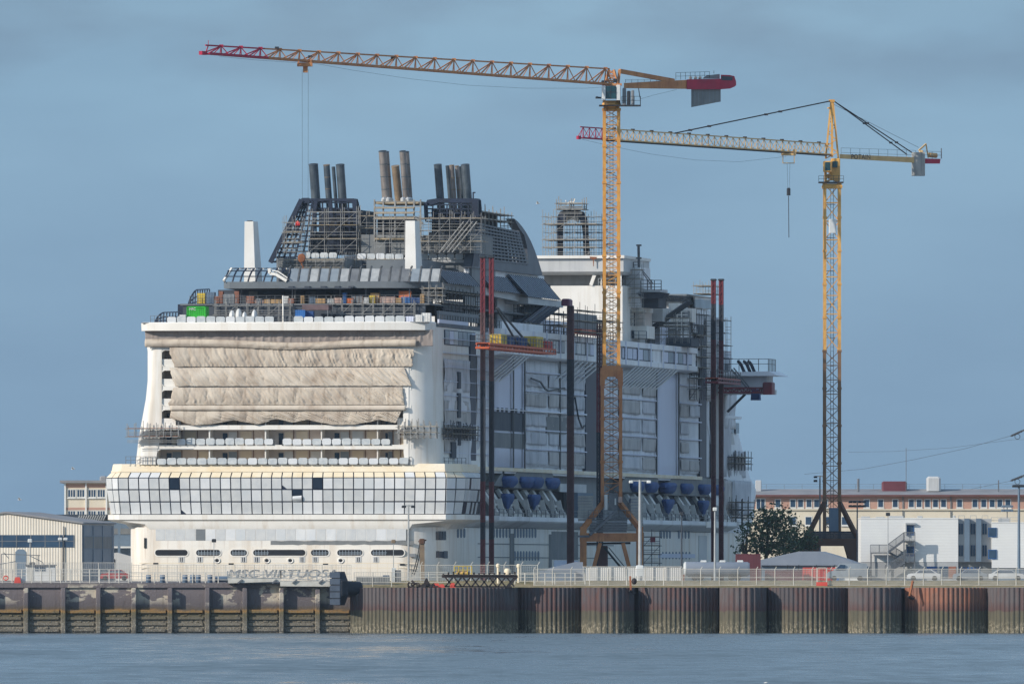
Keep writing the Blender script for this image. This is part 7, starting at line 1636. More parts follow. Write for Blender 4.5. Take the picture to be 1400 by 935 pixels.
mb.bar((PX(1041, Yt), Yt - .03, PZ(773, Yt)), (PX(1177, Yt), Yt - .03, PZ(773.5, Yt)), .12); mb.build('frame', 'dark_steel', tn)
t = thing('shed', 'small white flat shed at the end of the orange container', 'shed', (PX(1162, 1950), 1950, GL)); mb = MB(); mb.box(PX(1147, 1950), PX(1176, 1950), 1950, 1953, GL, PZ(774, 1950)); mb.build('shed_body', 'panel_white', t); mb = MB(); mb.box(PX(1143.5, 1949), PX(1147, 1949), 1949.5, 1952, GL, PZ(775.5, 1950)); mb.build('blue_side_panel', 'goods_blue', t)

# ---- vehicles behind the fence
def vehicle(lab, cat_, px, Y, L, m_, kind='car', z=GL, flip=1):
    x = PX(px, Y); t = thing({'car': 'parked_car', 'van': 'parked_van'}[kind], lab, cat_, (x, Y, z), 'W', 'vehicles parked behind the quay fence')
    prof = [(-.5, .28), (-.5, .72), (-.44, .92), (-.25, 1.0), (-.14, 1.42), (.22, 1.46), (.40, .98), (.5, .86), (.5, .28)] if kind == 'car' else [(-.5, .35), (-.5, 2.1), (-.47, 2.25), (.18, 2.25), (.33, 1.35), (.47, 1.1), (.5, .8), (.5, .35)]
    W = .86 if kind == 'car' else 1.0
    mb = MB(); mb.loft([[(x + flip * a * L, Y + s * W * (.80 if b > 1.05 else 1.0), z + b) for a, b in prof] for s in (-1, -.97, .97, 1)]); mb.build('body', m_, t, smooth=30)
    gl = [(-.22, 1.03), (-.14, 1.36), (.20, 1.39), (.34, 1.02)] if kind == 'car' else [(.05, 1.4), (.05, 2.05), (.17, 2.08), (.29, 1.42)]
    mb = MB()
    for s in (-1, 1): mb.hexa([(x + flip * a * L, Y + s * W * .83 if b > 1.05 or kind == 'van' else Y + s * W * 1.0, z + b) for a, b in gl], [(x + flip * a * L, Y + s * W * (.82 if b > 1.05 else 1.02) + s * .03 + (s * .17 if kind == 'van' else 0), z + b) for a, b in gl])
    mb.build('side_window', 'window_glass', t)
    for a in (-.32, .32):
        for s in (-1, 1): mb = MB(); mb.tube((x + flip * a * L, Y + s * W - s * .2, z + .33), (x + flip * a * L, Y + s * W + s * .02, z + .33), .33, 14); mb.build('wheel', 'rubber', t)
    return t
vehicle('pale grey van parked behind the fence near the gate', 'van', 1158, 1893, 5.2, 'car_silver', 'van', flip=-1)
vehicle('white hatchback parked below the outside staircase', 'car', 1263, 1890, 4.3, 'car_white')
vehicle('silver car parked below the louvred facade', 'car', 1326, 1895, 4.4, 'car_silver')
vehicle('white saloon parked furthest along the fence by the tall lamp mast', 'car', 1376, 1890, 4.6, 'car_white', flip=-1)
vehicle('red car parked between the warehouse and the ship stern', 'car', 157, 1935, 3.9, 'car_red')

# ---- lamps
def lamp(lab, px, yt, Y, arms=2, w=.13, heads='cab_white', pole='galvanised', span=1.2, ybot=None, double=False):
    x, z = PX(px, Y), PZ(yt, Y); t = thing('street_lamp', lab, 'street lamp', (x, Y, GL), 'W'); mb = MB(); mb.tube((x, Y, GL - .6), (x, Y, z), w, 10, w * .65); mb.build('pole', pole, t, smooth=40)
    if arms >= 2: mb = MB(); mb.bar((x - span, Y, z - .1), (x + span, Y, z - .1), .14); mb.build('cross_arm', pole, t)
    hs = [-span, span] if arms == 2 else [-span, -span * .4, span * .4, span] if arms > 2 else [0]
    for h in hs:
        mb = MB(); mb.cbox(x + h - .28, x + h + .28, Y - .25, Y + .2, z - .38, z - .06 + (.12 if arms == 1 else 0), .08); mb.build('lamp_head', heads, t)
        if double: mb = MB(); mb.cbox(x + h - .3, x + h + .3, Y - .25, Y + .2, z - 1.0, z - .65, .08); mb.build('lamp_head', heads, t)
    return t
lamp('tall white twin-arm lamp post by the hoarding in front of the crane portal', 875, 656, 1890, 2, .26, span=1.15)
t = thing('notice_box', 'white control box fixed at the foot of the tall twin-arm lamp post', 'box', (PX(872, 1888), 1888, GL)); mb = MB(); mb.cbox(PX(869.5, 1888), PX(880, 1888), 1887.5, 1888.2, GL + .6, PZ(772.5, 1888), .08); mb.build('box_body', 'cab_white', t)
lamp('single-headed white lamp post in front of the forward climbing masts', 977.5, 694, 1895, 1, .17, span=.4)
lamp('slim lamp post with a small twin arm in front of the gallery end', 558.5, 690, 1880, 2, .15, span=.6, heads='dark_steel')
lamp('thin lamp post with a dark head before the mooring ports', 292.5, 737, 1860, 1, .06, heads='dark_steel', span=.2)
lamp('short grey lamp with hooked head near the stern window strip end', 538, 738, 1868, 1, .06, heads='pipe_rust', span=.2)
lamp('dark lamp post with white floodlights against the warehouse windows', 86, 734, 1900, 2, .09, 'cab_white', 'dark_steel', .35)
lamp('short round-topped white lamp before the warehouse windows', 41, 737, 1890, 1, .09, span=.2)
lamp('dark slim mast standing before the forward lifeboat davits', 932, 700, 1980, 1, .12, 'dark_steel', 'mast_dark', .2)
lamp('very tall dark floodlight mast at the picture edge by the white building', 1393, 662, 1900, 4, .22, 'dark_steel', 'panel_blue_grey', .6)
lamp('slim lamp post in front of the outside staircase', 1214, 701, 1910, 1, .07, 'dark_steel', 'galvanised', .2)
lamp('floodlight mast in front of the pink facade behind the yellow crane', 1121, 650, 2300, 2, .17, 'dark_steel', 'galvanised_dull', .7, double=True)
lamp('pair-of-poles floodlight mast between the yellow crane and the white building', 1172, 684, 2150, 4, .14, 'dark_steel', 'galvanised_dull', 1.0, double=True)
lamp('floodlight on the roof line behind the louvred facade', 1377, 690, 2150, 4, .1, 'panel_blue_grey', 'galvanised_dull', .6, double=True)

# ---- warehouse on the landward side of the stern
FR['H'] = (PX(112, 1950), 1950.0, -TH)
wh = thing('warehouse', 'cream corrugated warehouse with a long window band and a shaded blue gable side', 'warehouse', (-20, 5, GL), 'H')
def hx(px): return (PX(px, 1950) - FR['H'][0]) / CT
zE, zP = PZ(716, 1950), PZ(701.5, 1950)
mb = MB(); xr = hx(8); xl = hx(-120)
front = [(0, GL), (0, zE), (xr, zP), (xl, PZ(716, 1950)), (xl, GL)]
mb.prism(front, 'y', 0, 22.5); mb.build('cladding_wall', 'cladding_cream', wh)
mb = MB(); mb.box(.004, .05, .15, 22.3, GL, zE - .1); mb.build('side_wall', 'cladding_shaded', wh)
mb = MB(); mb.loft([[(.25, -.3, zE + .02), (.25, 22.8, zE + .02), (.25, 22.8, zE + .22), (.25, -.3, zE + .22)], [(xr, -.3, zP + .02), (xr, 22.8, zP + .02), (xr, 22.8, zP + .25), (xr, -.3, zP + .25)], [(xl, -.3, zE + .02), (xl, 22.8, zE + .02), (xl, 22.8, zE + .22), (xl, -.3, zE + .22)]]); mb.build('roof', 'roof_grey', wh)
mb = MB(); z0, z1 = PZ(748, 1950), PZ(731, 1950); mb.box(xl, hx(101), -.05, .1, z0, z1); wf = mb.build('window_band', 'window_glass', wh)
mb = MB()
for i in range(12): x = hx(101) - i * 1.95; mb.box(x - .06, x + .06, -.09, -.052, z0, z1)
mb.box(xl, hx(101), -.10, -.055, (z0 + z1) / 2 - .05, (z0 + z1) / 2 + .05); mb.build('window_frame', 'galvanised_dull', wf)
mb = MB(); a, b, zt_ = hx(20.5), hx(35.5), PZ(750.5, 1950); mb.prism([(a, GL), (b, GL), (b, zt_ - .35), ((a + b) / 2 + .35, zt_), ((a + b) / 2 - .35, zt_), (a, zt_ - .35)], 'y', -.06, .1); mb.build('doorway', 'panel_blue_grey', wh)
mb = MB(); mb.box(.051, .08, .8, 21, PZ(750, 1960), PZ(733, 1960)); wg = mb.build('side_window_band', 'wall_mid', wh)
mb = MB()
for y in (.8, 7.4, 14, 20.8): mb.box(.081, .13, y - .12, y + .12, GL, zE - .2)
for z in (PZ(750, 1960), PZ(733, 1960)): mb.box(.081, .12, .2, 22, z - .06, z + .06)
mb.build('side_frame', 'panel_blue_grey', wh)
mb = MB(); mb.tube((hx(87), -.2, GL), (hx(87), -.2, zE - .3), .08, 8); mb.build('downpipe', 'wall_mid', wh)
# white hut before it
ht = thing('gate_hut', 'small white gatehouse hut with a two-pane window before the warehouse', 'hut', (PX(55, 1875), 1875, 6.5)); mb = MB(); mb.box(PX(35, 1875), PX(75, 1875), 1875, 1878, 6.45, PZ(773, 1875)); mb.build('hut_wall', 'panel_white', ht)
mb = MB(); mb.box(PX(34, 1875), PX(76.5, 1875), 1874.7, 1878.2, PZ(773, 1875) + .003, PZ(771.5, 1875)); mb.build('roof', 'galvanised_dull', ht)
for a, b in ((48, 53), (54.5, 62)):
    mb = MB(); mb.box(PX(a, 1875), PX(b, 1875), 1874.95, 1875.05, PZ(780.5, 1875), PZ(774.5, 1875)); mb.build('window', 'window_glass', ht)
mb = MB(); mb.box(PX(37, 1875), PX(46, 1875), 1874.96, 1875.05, 6.5, PZ(774.5, 1875)); mb.build('door', 'fence_white', ht)
mb = MB(); mb.cbox(PX(40, 1876), PX(48, 1876), 1875.5, 1876.5, PZ(771.4, 1875), PZ(768, 1875), .08); mb.build('roof_unit', 'dark_steel', ht)
t = thing('pipe_rack', 'thin pipe rack and jib arms crossing before the warehouse doorway', 'pipe rack', (PX(40, 1890), 1890, GL)); mb = MB()
for a, ya, b, yb in ((2, 757, 55, 759), (40, 759, 58, 768), (5, 755, 12, 763), (0, 771, 22, 767), (2, 757, 2, 790), (52, 759, 52, 790), (58, 768, 60, 773)): mb.bar(PW(a, ya, 1890), PW(b, yb, 1890), .1)
mb.build('pipe_frame', 'galvanised_dull', t)
# buildings behind, landward side
def windows(t, px0s, w, ya, yb, Y, m_='window_glass', frame='window_frame', sill=True, split=1):
    for px in px0s:
        a, b, z0, z1 = PX(px - w / 2, Y), PX(px + w / 2, Y), PZ(yb, Y), PZ(ya, Y); mb = MB(); e = .13
        mb.loft([[(a - e, Y - .05, z0 - e), (b + e, Y - .05, z0 - e), (b + e, Y - .05, z1 + e), (a - e, Y - .05, z1 + e)], [(a, Y - .05, z0), (b, Y - .05, z0), (b, Y - .05, z1), (a, Y - .05, z1)], [(a, Y + .02, z0), (b, Y + .02, z0), (b, Y + .02, z1), (a, Y + .02, z1)]], caps=False)
        if sill: mb.box(a - .2, b + .2, Y - .22, Y - .055, z0 - .3, z0 - .12)
        for k in range(1, split): x = a + (b - a) * k / split; mb.box(x - .05, x + .05, Y - .045, Y + .0, z0, z1)
        f = mb.build('window', frame, t); mb = MB(); mb.box(a, b, Y - .012, Y + .01, z0, z1); mb.build('pane', m_, f)
Yb = 2300.0; bb = thing('apartment_block', 'cream and terracotta block rising behind the warehouse roof', 'building', (PX(117, Yb), Yb, GL)); mb = MB(); mb.box(PX(88, Yb), PX(176, Yb), Yb, Yb + 14, GL, PZ(660, Yb)); mb.build('wall', 'beige_render', bb)
mb = MB(); mb.box(PX(82, Yb), PX(178, Yb), Yb - .8, Yb + 15, PZ(660, Yb) + .003, PZ(656.5, Yb)); mb.build('roof', 'roof_grey', bb)
mb = MB()
for y0, y1 in ((666.5, 661.5), (697, 693.5)): mb.box(PX(90, Yb), PX(176, Yb), Yb - .03, Yb + .1, PZ(y0, Yb), PZ(y1, Yb))
mb.build('terracotta_band', 'pink_render', bb)
mb = MB()
for px in (89, 117.5, 145.5): mb.box(PX(px, Yb) - .12, PX(px, Yb) + .12, Yb - .25, Yb, GL, PZ(660, Yb))
mb.build('pilaster', 'panel_white', bb)
windows(bb, (98, 110.5, 126, 138.5), 9.5, 669.5, 679, Yb, split=3); windows(bb, (98, 110.5, 126, 138.5), 9.5, 698.5, 704, Yb, split=3)
mb = MB(); mb.cbox(PX(136, Yb), PX(146, Yb), Yb + 1, Yb + 3, PZ(656.4, Yb), PZ(650.5, Yb), .2); mb.build('roof_unit', 'roof_grey', bb)
t = thing('storage_hall', 'dark-roofed low hall with a saw-tooth glazed roof behind the warehouse', 'building', (PX(100, 2100), 2100, GL)); mb = MB(); mb.box(PX(30, 2100), PX(152, 2100), 2100, 2120, GL, PZ(709, 2100)); mb.build('wall', 'wall_mid', t); mb = MB(); mb.box(PX(29, 2100), PX(153, 2100), 2099.5, 2121, PZ(709, 2100) + .003, PZ(703, 2100)); mb.build('roof', 'wall_dark', t)
mb = MB()
for i in range(12): x = PX(106 + i * 3.2, 2100); mb.bar((x, 2099.4, PZ(711, 2100)), (x + .35, 2099.4, PZ(704, 2100)), .16)
mb.build('roof_light', 'galvanised', t)
t = thing('dock_shed', 'blue-grey dock shed with a tall pillar seen between warehouse and stern', 'shed', (PX(162, 2050), 2050, GL)); mb = MB(); mb.box(PX(140, 2050), PX(190, 2050), 2050, 2062, GL, PZ(712, 2050)); mb.build('wall', 'panel_blue_grey', t)
mb = MB(); mb.box(PX(140, 2050), PX(190, 2050), 2049.9, 2049.98, PZ(730, 2050), PZ(722, 2050)); mb.build('window_band', 'wall_mid', t)
mb = MB(); mb.box(PX(140, 2049), PX(190, 2049), 2048.5, 2049.8, PZ(749, 2049), PZ(746.5, 2049)); mb.build('canopy', 'cab_white', t)
mb = MB(); mb.box(PX(161, 2040), PX(164.5, 2040), 2040, 2040.5, GL, PZ(708, 2040)); mb.build('pillar', 'panel_blue_grey', t)
mb = MB(); mb.prism([(PX(146, 2035), GL), (PX(146, 2035), PZ(757, 2035)), (PX(160, 2035), PZ(755, 2035)), (PX(185, 2035), PZ(762, 2035)), (PX(185, 2035), GL)], 'y', 2035, 2042); mb.build('lean_to', 'grey_white', t); mb = MB(); mb.box(PX(148, 2034.9), PX(157, 2034.9), 2034.9, 2034.99, GL, PZ(764, 2035)); mb.build('doorway', 'opening_shade', t)

# ---- long terracotta office range behind the bow
Yo = 2450.0; of = thing('office_range', 'long cream and terracotta office range with a grey roof, far behind the yellow crane', 'building', (PX(1220, Yo), Yo, GL)); x0, x1 = PX(1000, Yo), PX(1440, Yo)
mb = MB(); mb.box(x0, x1, Yo, Yo + 14, GL, PZ(696, Yo)); mb.build('wall', 'beige_render', of)
mb = MB(); mb.box(x0, x1, Yo, Yo + 14, PZ(696, Yo) + .003, PZ(678.5, Yo)); mb.build('upper_wall', 'pink_render', of)
mb = MB(); mb.box(x0, x1, Yo - .3, Yo + .1, PZ(697.2, Yo), PZ(695.6, Yo)); mb.build('string_course', 'beige_render', of)
mb = MB(); mb.box(x0, x1, Yo - 1.0, Yo + 15, PZ(678.5, Yo) + .003, PZ(676.2, Yo)); mb.build('eave', 'eave_red', of)
mb = MB(); mb.loft([[(x0, Yo - 1.0, PZ(676.2, Yo) + .004), (x0, Yo + 7, PZ(668, Yo)), (x0, Yo + 15, PZ(676.2, Yo) + .004)], [(x1, Yo - 1.0, PZ(676.2, Yo) + .004), (x1, Yo + 7, PZ(668, Yo)), (x1, Yo + 15, PZ(676.2, Yo) + .004)]]); mb.build('roof', 'roof_grey', of)
windows(of, (1063.5, 1084, 1094.5, 1106, 1116.5, 1128, 1185, 1204, 1224, 1246, 1256.5, 1268, 1279, 1290, 1312, 1333, 1345, 1356.5, 1367, 1378), 6.6, 683, 693, Yo)
windows(of, (1049, 1084, 1105.5, 1155, 1130), 8, 706.5, 717, Yo); windows(of, (1040,), 11, 682, 697, Yo, sill=False, split=2)
mb = MB(); mb.cbox(PX(1207, Yo), PX(1241, Yo), Yo + 4, Yo + 9, PZ(671, Yo), PZ(657.5, Yo), .2); mb.build('roof_plant_box', 'container_maroon', of)
mb = MB(); mb.cbox(PX(1268, Yo), PX(1287, Yo), Yo + 3, Yo + 8, PZ(671, Yo), PZ(651, Yo), .3); mb.build('lift_house', 'grey_white', of)
mb = MB(); mb.tube((PX(1174, Yo), Yo + 3, PZ(672, Yo)), (PX(1174, Yo), Yo + 3, PZ(654, Yo)), .2, 8); mb.tube((PX(1239.5, Yo), Yo + 3, PZ(672, Yo)), (PX(1239.5, Yo), Yo + 3, PZ(612, Yo)), .05, 6); mb.tube((PX(1366, Yo), Yo + 3, PZ(672, Yo)), (PX(1366, Yo), Yo + 3, PZ(656, Yo)), .1, 6); mb.build('flue', 'galvanised_dull', of)
mb = MB()
for px in (1234.5, 1300): mb.box(PX(px, Yo) - .1, PX(px, Yo) + .1, Yo - .15, Yo - .03, GL, PZ(677, Yo))
mb.build('downpipe', 'wall_mid', of)
mb = MB(); railing(mb, [(x0, Yo + 7, PZ(668, Yo)), (x1, Yo + 7, PZ(668, Yo))], .8, 3, .05); mb.build('roof_railing', 'galvanised_dull', of)
mb = MB(); c = PW(1037, 664, Yo + 4); mb.cbox(c[0] - .5, c[0] + .5, c[1], c[1] + 1, PZ(672, Yo), PZ(656, Yo), .1); mb.build('chimney', 'grey_white', of)

# ---- white modern office with outside stair
Yw = 2000.0; ow = thing('office_block', 'modern white panelled office block with an outside steel staircase, beyond the parked cars', 'building', (PX(1290, Yw), Yw, GL))
zt = PZ(709, Yw); zb = PZ(768, Yw)
mb = MB(); mb.box(PX(1177, Yw), PX(1310, Yw), Yw, Yw + 16, zb, zt); mb.box(PX(1356, Yw), PX(1450, Yw), Yw - .3, Yw + 16, PZ(776, Yw), PZ(715, Yw)); mb.build('panelled_wall', 'cladding_white', ow)
mb = MB(); mb.box(PX(1177, Yw), PX(1310, Yw), Yw + .05, Yw + 15, GL, zb - .003); mb.build('ground_storey_wall', 'panel_grey', ow)
mb = MB(); mb.box(PX(1356, Yw), PX(1450, Yw), Yw - .1, Yw + 15, GL, PZ(776, Yw) - .003); mb.build('plinth', 'panel_blue_grey', ow)
mb = MB(); mb.box(PX(1310, Yw) + .003, PX(1356, Yw) - .003, Yw + .6, Yw + 15, zb, zt); mb.build('louvred_wall', 'panel_grey', ow)
mb = MB(); mb.box(PX(1310, Yw) + .003, PX(1356, Yw) - .003, Yw + .9, Yw + 15, GL, zb - .003); mb.build('ground_storey_wall', 'wall_mid', ow)
for a, b in ((1318.5, 1325.5), (1334.5, 1341.5)):
    mb = MB(); mb.box(PX(a, Yw), PX(b, Yw), Yw - .25, Yw + .7, zb + .05, zt + .05); mb.build('facade_fin', 'panel_blue_grey', ow)
for a in (1311, 1327.5, 1343.5):
    for ya, yb in ((715.5, 730), (745, 760)):
        for k in range(2):
            mb = MB(); mb.box(PX(a + k * 3.3, Yw), PX(a + k * 3.3 + 2.4, Yw), Yw + .5, Yw + .62, PZ(yb, Yw), PZ(ya, Yw)); mb.build('slit_window', 'window_glass', ow)
for ya, yb in ((721, 734), (751, 764)):
    mb = MB(); mb.box(PX(1351, Yw - .3), PX(1362.5, Yw - .3), Yw - .42, Yw - .2, PZ(yb, Yw), PZ(ya, Yw)); wf = mb.build('window', 'blue_frame', ow); mb = MB(); mb.box(PX(1352, Yw), PX(1361.5, Yw), Yw - .45, Yw - .43, PZ(yb - 1.2, Yw), PZ(ya + .8, Yw)); mb.build('pane', 'window_glass', wf)
for ya, yb in ((717, 731.5), (746, 760)):
    mb = MB(); mb.box(PX(1238, Yw), PX(1251.5, Yw), Yw - .45, Yw + .02, PZ(ya, Yw), PZ(ya - 2.5, Yw)); mb.box(PX(1238, Yw), PX(1239.3, Yw), Yw - .45, Yw + .02, PZ(yb, Yw), PZ(ya, Yw) - .003); mb.build('door_surround', 'galvanised', ow)
    mb = MB(); mb.box(PX(1240, Yw), PX(1249.5, Yw), Yw - .06, Yw + .05, PZ(yb, Yw), PZ(ya, Yw) - .1); d = mb.build('door', 'blue_frame', ow); mb = MB(); mb.box(PX(1241.5, Yw), PX(1248.2, Yw), Yw - .09, Yw - .062, PZ(yb - 2, Yw), PZ(ya + 2, Yw)); mb.build('pane', 'window_glass', d)
for a, b, m_ in ((1181, 1189, 'window_glass'), (1267, 1281, 'blue_frame'), (1284, 1296, 'window_glass'), (1297, 1307, 'goods_brick')):
    mb = MB(); mb.box(PX(a, Yw), PX(b, Yw), Yw - .02, Yw + .06, GL + .3, PZ(774, Yw)); mb.build('ground_floor_window', m_, ow)
for i in range(6):
    mb = MB(); mb.box(PX(1312 + i * 5, Yw), PX(1315.5 + i * 5, Yw), Yw + .86, Yw + .92, GL + .3, PZ(775, Yw)); mb.build('ground_floor_window', 'blue_frame', ow)
mb = MB(); mb.box(PX(1176.5, Yw), PX(1310.5, Yw), Yw - .06, Yw + 16.1, zt + .003, zt + .14); mb.box(PX(1355.5, Yw), PX(1450, Yw), Yw - .36, Yw + 16.1, PZ(715, Yw) + .003, PZ(715, Yw) + .14); mb.build('roof_coping', 'panel_white', ow)
mb = MB(); railing(mb, [(PX(1356, Yw), Yw + 2, PZ(715, Yw)), (PX(1395, Yw), Yw + 2, PZ(715, Yw))], .8, 1.4, .06, (1, .5))
for a in (1311, 1327, 1343): mb.path([(PX(a, Yw), Yw + 1, zt), (PX(a, Yw), Yw + 1, zt + .45), (PX(a + 8, Yw), Yw + 1, zt + .45), (PX(a + 8, Yw), Yw + 1, zt)], .06)
mb.build('roof_railing', 'galvanised', ow)
for a, b, h in ((1178, 1190, .25), (1198, 1210, .2), (1216, 1236, .3), (1255, 1262, .3), (1304, 1307, .35), (1366, 1381, .6)):
    mb = MB(); zz = zt if b < 1310 else PZ(715, Yw); mb.cbox(PX(a, Yw), PX(b, Yw), Yw + 2, Yw + 4, zz + .1, zz + .1 + h, .05); mb.build('roof_unit', 'panel_grey', ow)
st = thing('outside_staircase', 'grey galvanised outside staircase with mesh balustrades against the white office block', 'staircase', (PX(1235, Yw), Yw - 1.5, GL))
mb = MB(); mbm = MB(); Ys0, Ys1 = Yw - 1.9, Yw - .5
def flight(a, ya, b, yb, Y):
    mb.bar(PW(a, ya, Y), PW(b, yb, Y), .12, .3); mb.bar(PW(a, ya, Y + 1.1), PW(b, yb, Y + 1.1), .12, .3); n = 9
    for i in range(n): c = PW(a + (b - a) * (i + .5) / n, ya + (yb - ya) * (i + .5) / n, Y); mb.box(c[0] - .17, c[0] + .17, Y, Y + 1.1, c[2] + .05, c[2] + .1)
    guard(a, ya, b, yb, Y - .05)
def guard(a, ya, b, yb, Y):
    p, q = Vector(PW(a, ya, Y)), Vector(PW(b, yb, Y)); h = Vector((0, 0, 1.1)); mb.bar(p + h, q + h, .1); mb.bar(p + h * .08, q + h * .08, .07); n = max(2, int((q - p).length / .11))
    for i in range(n + 1): c = p.lerp(q, i / n); mbm.bar(c + h * .08, c + h, .045)
    for i in range(3): c = p.lerp(q, i / 2); mb.bar(c, c + h, .08)
def landing(a, b, y, Y0, Y1): 
    mb.box(PX(a, Y0), PX(b, Y0), Y0, Y1, PZ(y, Y0) - .12, PZ(y, Y0)); guard(a, y, b, y, Y0 - .05)
landing(1235.5, 1251, 738.5, Ys0, Yw - .02); landing(1190, 1214, 755.5, Ys0, Yw - .3); landing(1236, 1251, 767.5, Ys0, Yw - .02)
flight(1214, 755, 1236, 738.5, Ys0); flight(1214, 754, 1237, 767, Ys0 + 1.2 - .4); flight(1210, 784, 1237, 768, Ys0)
for x in (1191, 1213.5, 1236, 1250.5): mb.box(PX(x, Ys0) - .08, PX(x, Ys0) + .08, Ys0 + .02, Ys0 + .18, GL, PZ(755.5 if x < 1220 else 738.5, Ys0) - .13)
mb.box(PX(1191, Ys0) - .07, PX(1191, Ys0) + .07, Yw - .5, Yw - .36, GL, PZ(755.5, Ys0) - .13); mb.build('stair_frame', 'galvanised_dull', st); mbm.build('balustrade_bars', 'galvanised_dull', st)

# ---- trees before the office range
def tree(lab, base_px, Y, crown, seed, n_leaf, trunk_top, m_='leaf_dark'):
    r = random.Random(seed); x, z0 = PX(base_px, Y), GL; t = thing('tree', lab, 'tree', (x, Y, z0), 'W', None); mb = MB()
    tips = [(PX(a, Y), Y + r.uniform(-2, 2), PZ(b, Y), rr) for a, b, rr in crown]
    top = Vector((x + .2, Y, PZ(trunk_top, Y))); mb.tube((x, Y, z0 - .2), top, .38, 8, .24)
    for c in tips: e = Vector(c[:3]); mid = top.lerp(e, .5) + Vector((r.uniform(-.5, .5), 0, r.uniform(-.3, .5))); mb.tube(top - Vector((0, 0, r.uniform(0, 1.5))), mid, .2, 6, .12); mb.tube(mid, e, .12, 6, .04)
    mb.build('trunk', 'bark', t)
    mb = MB()
    for c in tips:
        k = int(n_leaf * .42 * c[3] ** 2)
        for i in range(k):
            d = Vector((r.gauss(0, 1), r.gauss(0, 1), r.gauss(0, 1))).normalized() * c[3] * r.uniform(.3, 1.25) ** .7; p = Vector(c[:3]) + Vector((d.x * 1.15, d.y, d.z * .8))
            if wob(p.x * 1.5, p.z * 1.7, p.y * .8 + seed) + .5 * wob(p.x * 4, p.z * 4, seed + p.y) < -.12: continue
            a = Vector((r.gauss(0, 1), r.gauss(0, 1), r.gauss(0, 1))).normalized(); b = a.cross(Vector((r.gauss(0, 1), r.gauss(0, 1), r.gauss(0, 1)))).normalized(); s = r.uniform(.14, .32); mb.m = 0 if r.random() < .65 else 1
            mb.poly([p - a * s, p + b * s * .6, p + a * s, p - b * s * .6])
    mb.build('crown', ['leaf_dark', 'leaf_mid'], t)
tree('largest dark evergreen tree with an open crown between the bow and the yellow crane', 1046, 2160, [(1030, 728, 2.2), (1046, 716, 2.6), (1058, 706, 2.4), (1068, 716, 2.4), (1040, 742, 2.0), (1060, 738, 2.6), (1072, 745, 2.0), (1025, 752, 1.6), (1052, 752, 1.6)], 3, 260, 748)
tree('lower dense dark tree close beside the yellow crane portal', 1084, 2175, [(1078, 742, 2.0), (1090, 733, 2.2), (1100, 738, 2.0), (1084, 752, 2.2), (1098, 752, 1.8)], 5, 330, 760)
for px, seed in ((1018, 8),):
    tree('thin half-bare tree leaning beside the bow', px, 2120, [(1018, 735, 1.3), (1013, 748, 1.2), (1022, 720, 1.0), (1024, 744, 1.2)], seed, 120, 752)
# ---- power line at the picture edge
def cable(lab, pts, Y0, Y1, w=.05):
    mb = MB(); P_ = [Vector(PW(x, y, Y0 + (Y1 - Y0) * i / (len(pts) - 1))) for i, (x, y) in enumerate(pts)]; mb.path(P_, w); mb.build('power_line', 'rope_steel', None, label=lab, cat='power line')
cable('uppermost thin power cable sagging from the picture edge insulators', [(1440, 572), (1384, 595), (1320, 613), (1250, 628), (1180, 641), (1100, 648)], 2500, 2750)
cable('lower thin power cable ending at the second insulator', [(1440, 640), (1383, 657), (1330, 668), (1280, 676)], 2500, 2700)
cable('thin power cable high across the sky beyond the yellow crane', [(1440, 600), (1384, 601), (1300, 612), (1220, 617), (1160, 618)], 2550, 2800, .04)
for i, (a, ya, b, yb, lab) in enumerate(((1382, 596, 1402, 587, 'upper dark cable insulator string at the picture edge'), (1382, 657, 1402, 649, 'lower dark cable insulator string at the picture edge'))):
    mb = MB(); p, q = Vector(PW(a, ya, 2500)), Vector(PW(b, yb, 2498)); mb.bar(p, q, .22)
    for k in range(6): c = p.lerp(q, .1 + k * .12); mb.tube(c, c + (q - p).normalized() * .1, .2, 8)
    c = p.lerp(q, .45); mb.path([c + Vector((.45 * math.sin(s_), 0, -.45 + .45 * math.cos(s_) - .15)) for s_ in [2 * math.pi * k / 10 for k in range(11)]], .09); mb.build('insulator', 'dark_steel', None, label=lab, cat='insulator')
# ---- birds and a worker
for i, (px, py, Y) in enumerate(((735.5, 278.5, 1900), (100, 641, 1900), (27, 683, 1890), (1047, 933, 968))):
    mb = MB(); c = Vector(PW(px, py, Y)); s = Y / 1900.0
    rings = [[(c.x + (f - .5) * .55 * s, c.y + .09 * g * math.cos(a) * s, c.z + .09 * g * math.sin(a) * s + .03 * f) for a in [2 * math.pi * k / 8 for k in range(8)]] for f, g in ((0, .1), (.2, .7), (.5, 1), (.75, .75), (.88, .6), (1, .15))]
    mb.loft(rings)
    for sgn in (-1, 1):
        if i < 3: mb.loft([[c + Vector((x_ * s, sgn * (.05 + y_) * s + 0, z_ * s)) for x_, z_ in ((-.1, 0), (.1, 0), (.08, .03), (-.1, .03))] for y_ in (0, .3, .6)][:1] + [[c + Vector((x_ * s - .05 * k, sgn * .30 * k * s, (z_ + .12 * k) * s)) for x_, z_ in ((-.1, 0), (.1, 0), (.08, .03), (-.1, .03))] for k in (1, 2)])
    mb.build('gull', 'bird_white', None, label=('white gull flying beside the arched mast', 'white gull gliding over the warehouse, near the cream block', 'white gull low over the warehouse roof', 'white gull floating on the water at the bottom edge')[i], cat='bird', smooth=40)
def worker_clothes():
    k = NT('worker_clothes'); sx = k.n('ShaderNodeSeparateXYZ'); k.l(k.coord(), sx.inputs[0])
    return k.done(k.ramp(k.math('DIVIDE', sx.outputs[2], 2.0), [(.0, srgb((34, 40, 54))), (.47, srgb((222, 58, 52))), (.76, srgb((186, 140, 116))), (.86, srgb((226, 226, 220)))], 'CONSTANT'), .75)
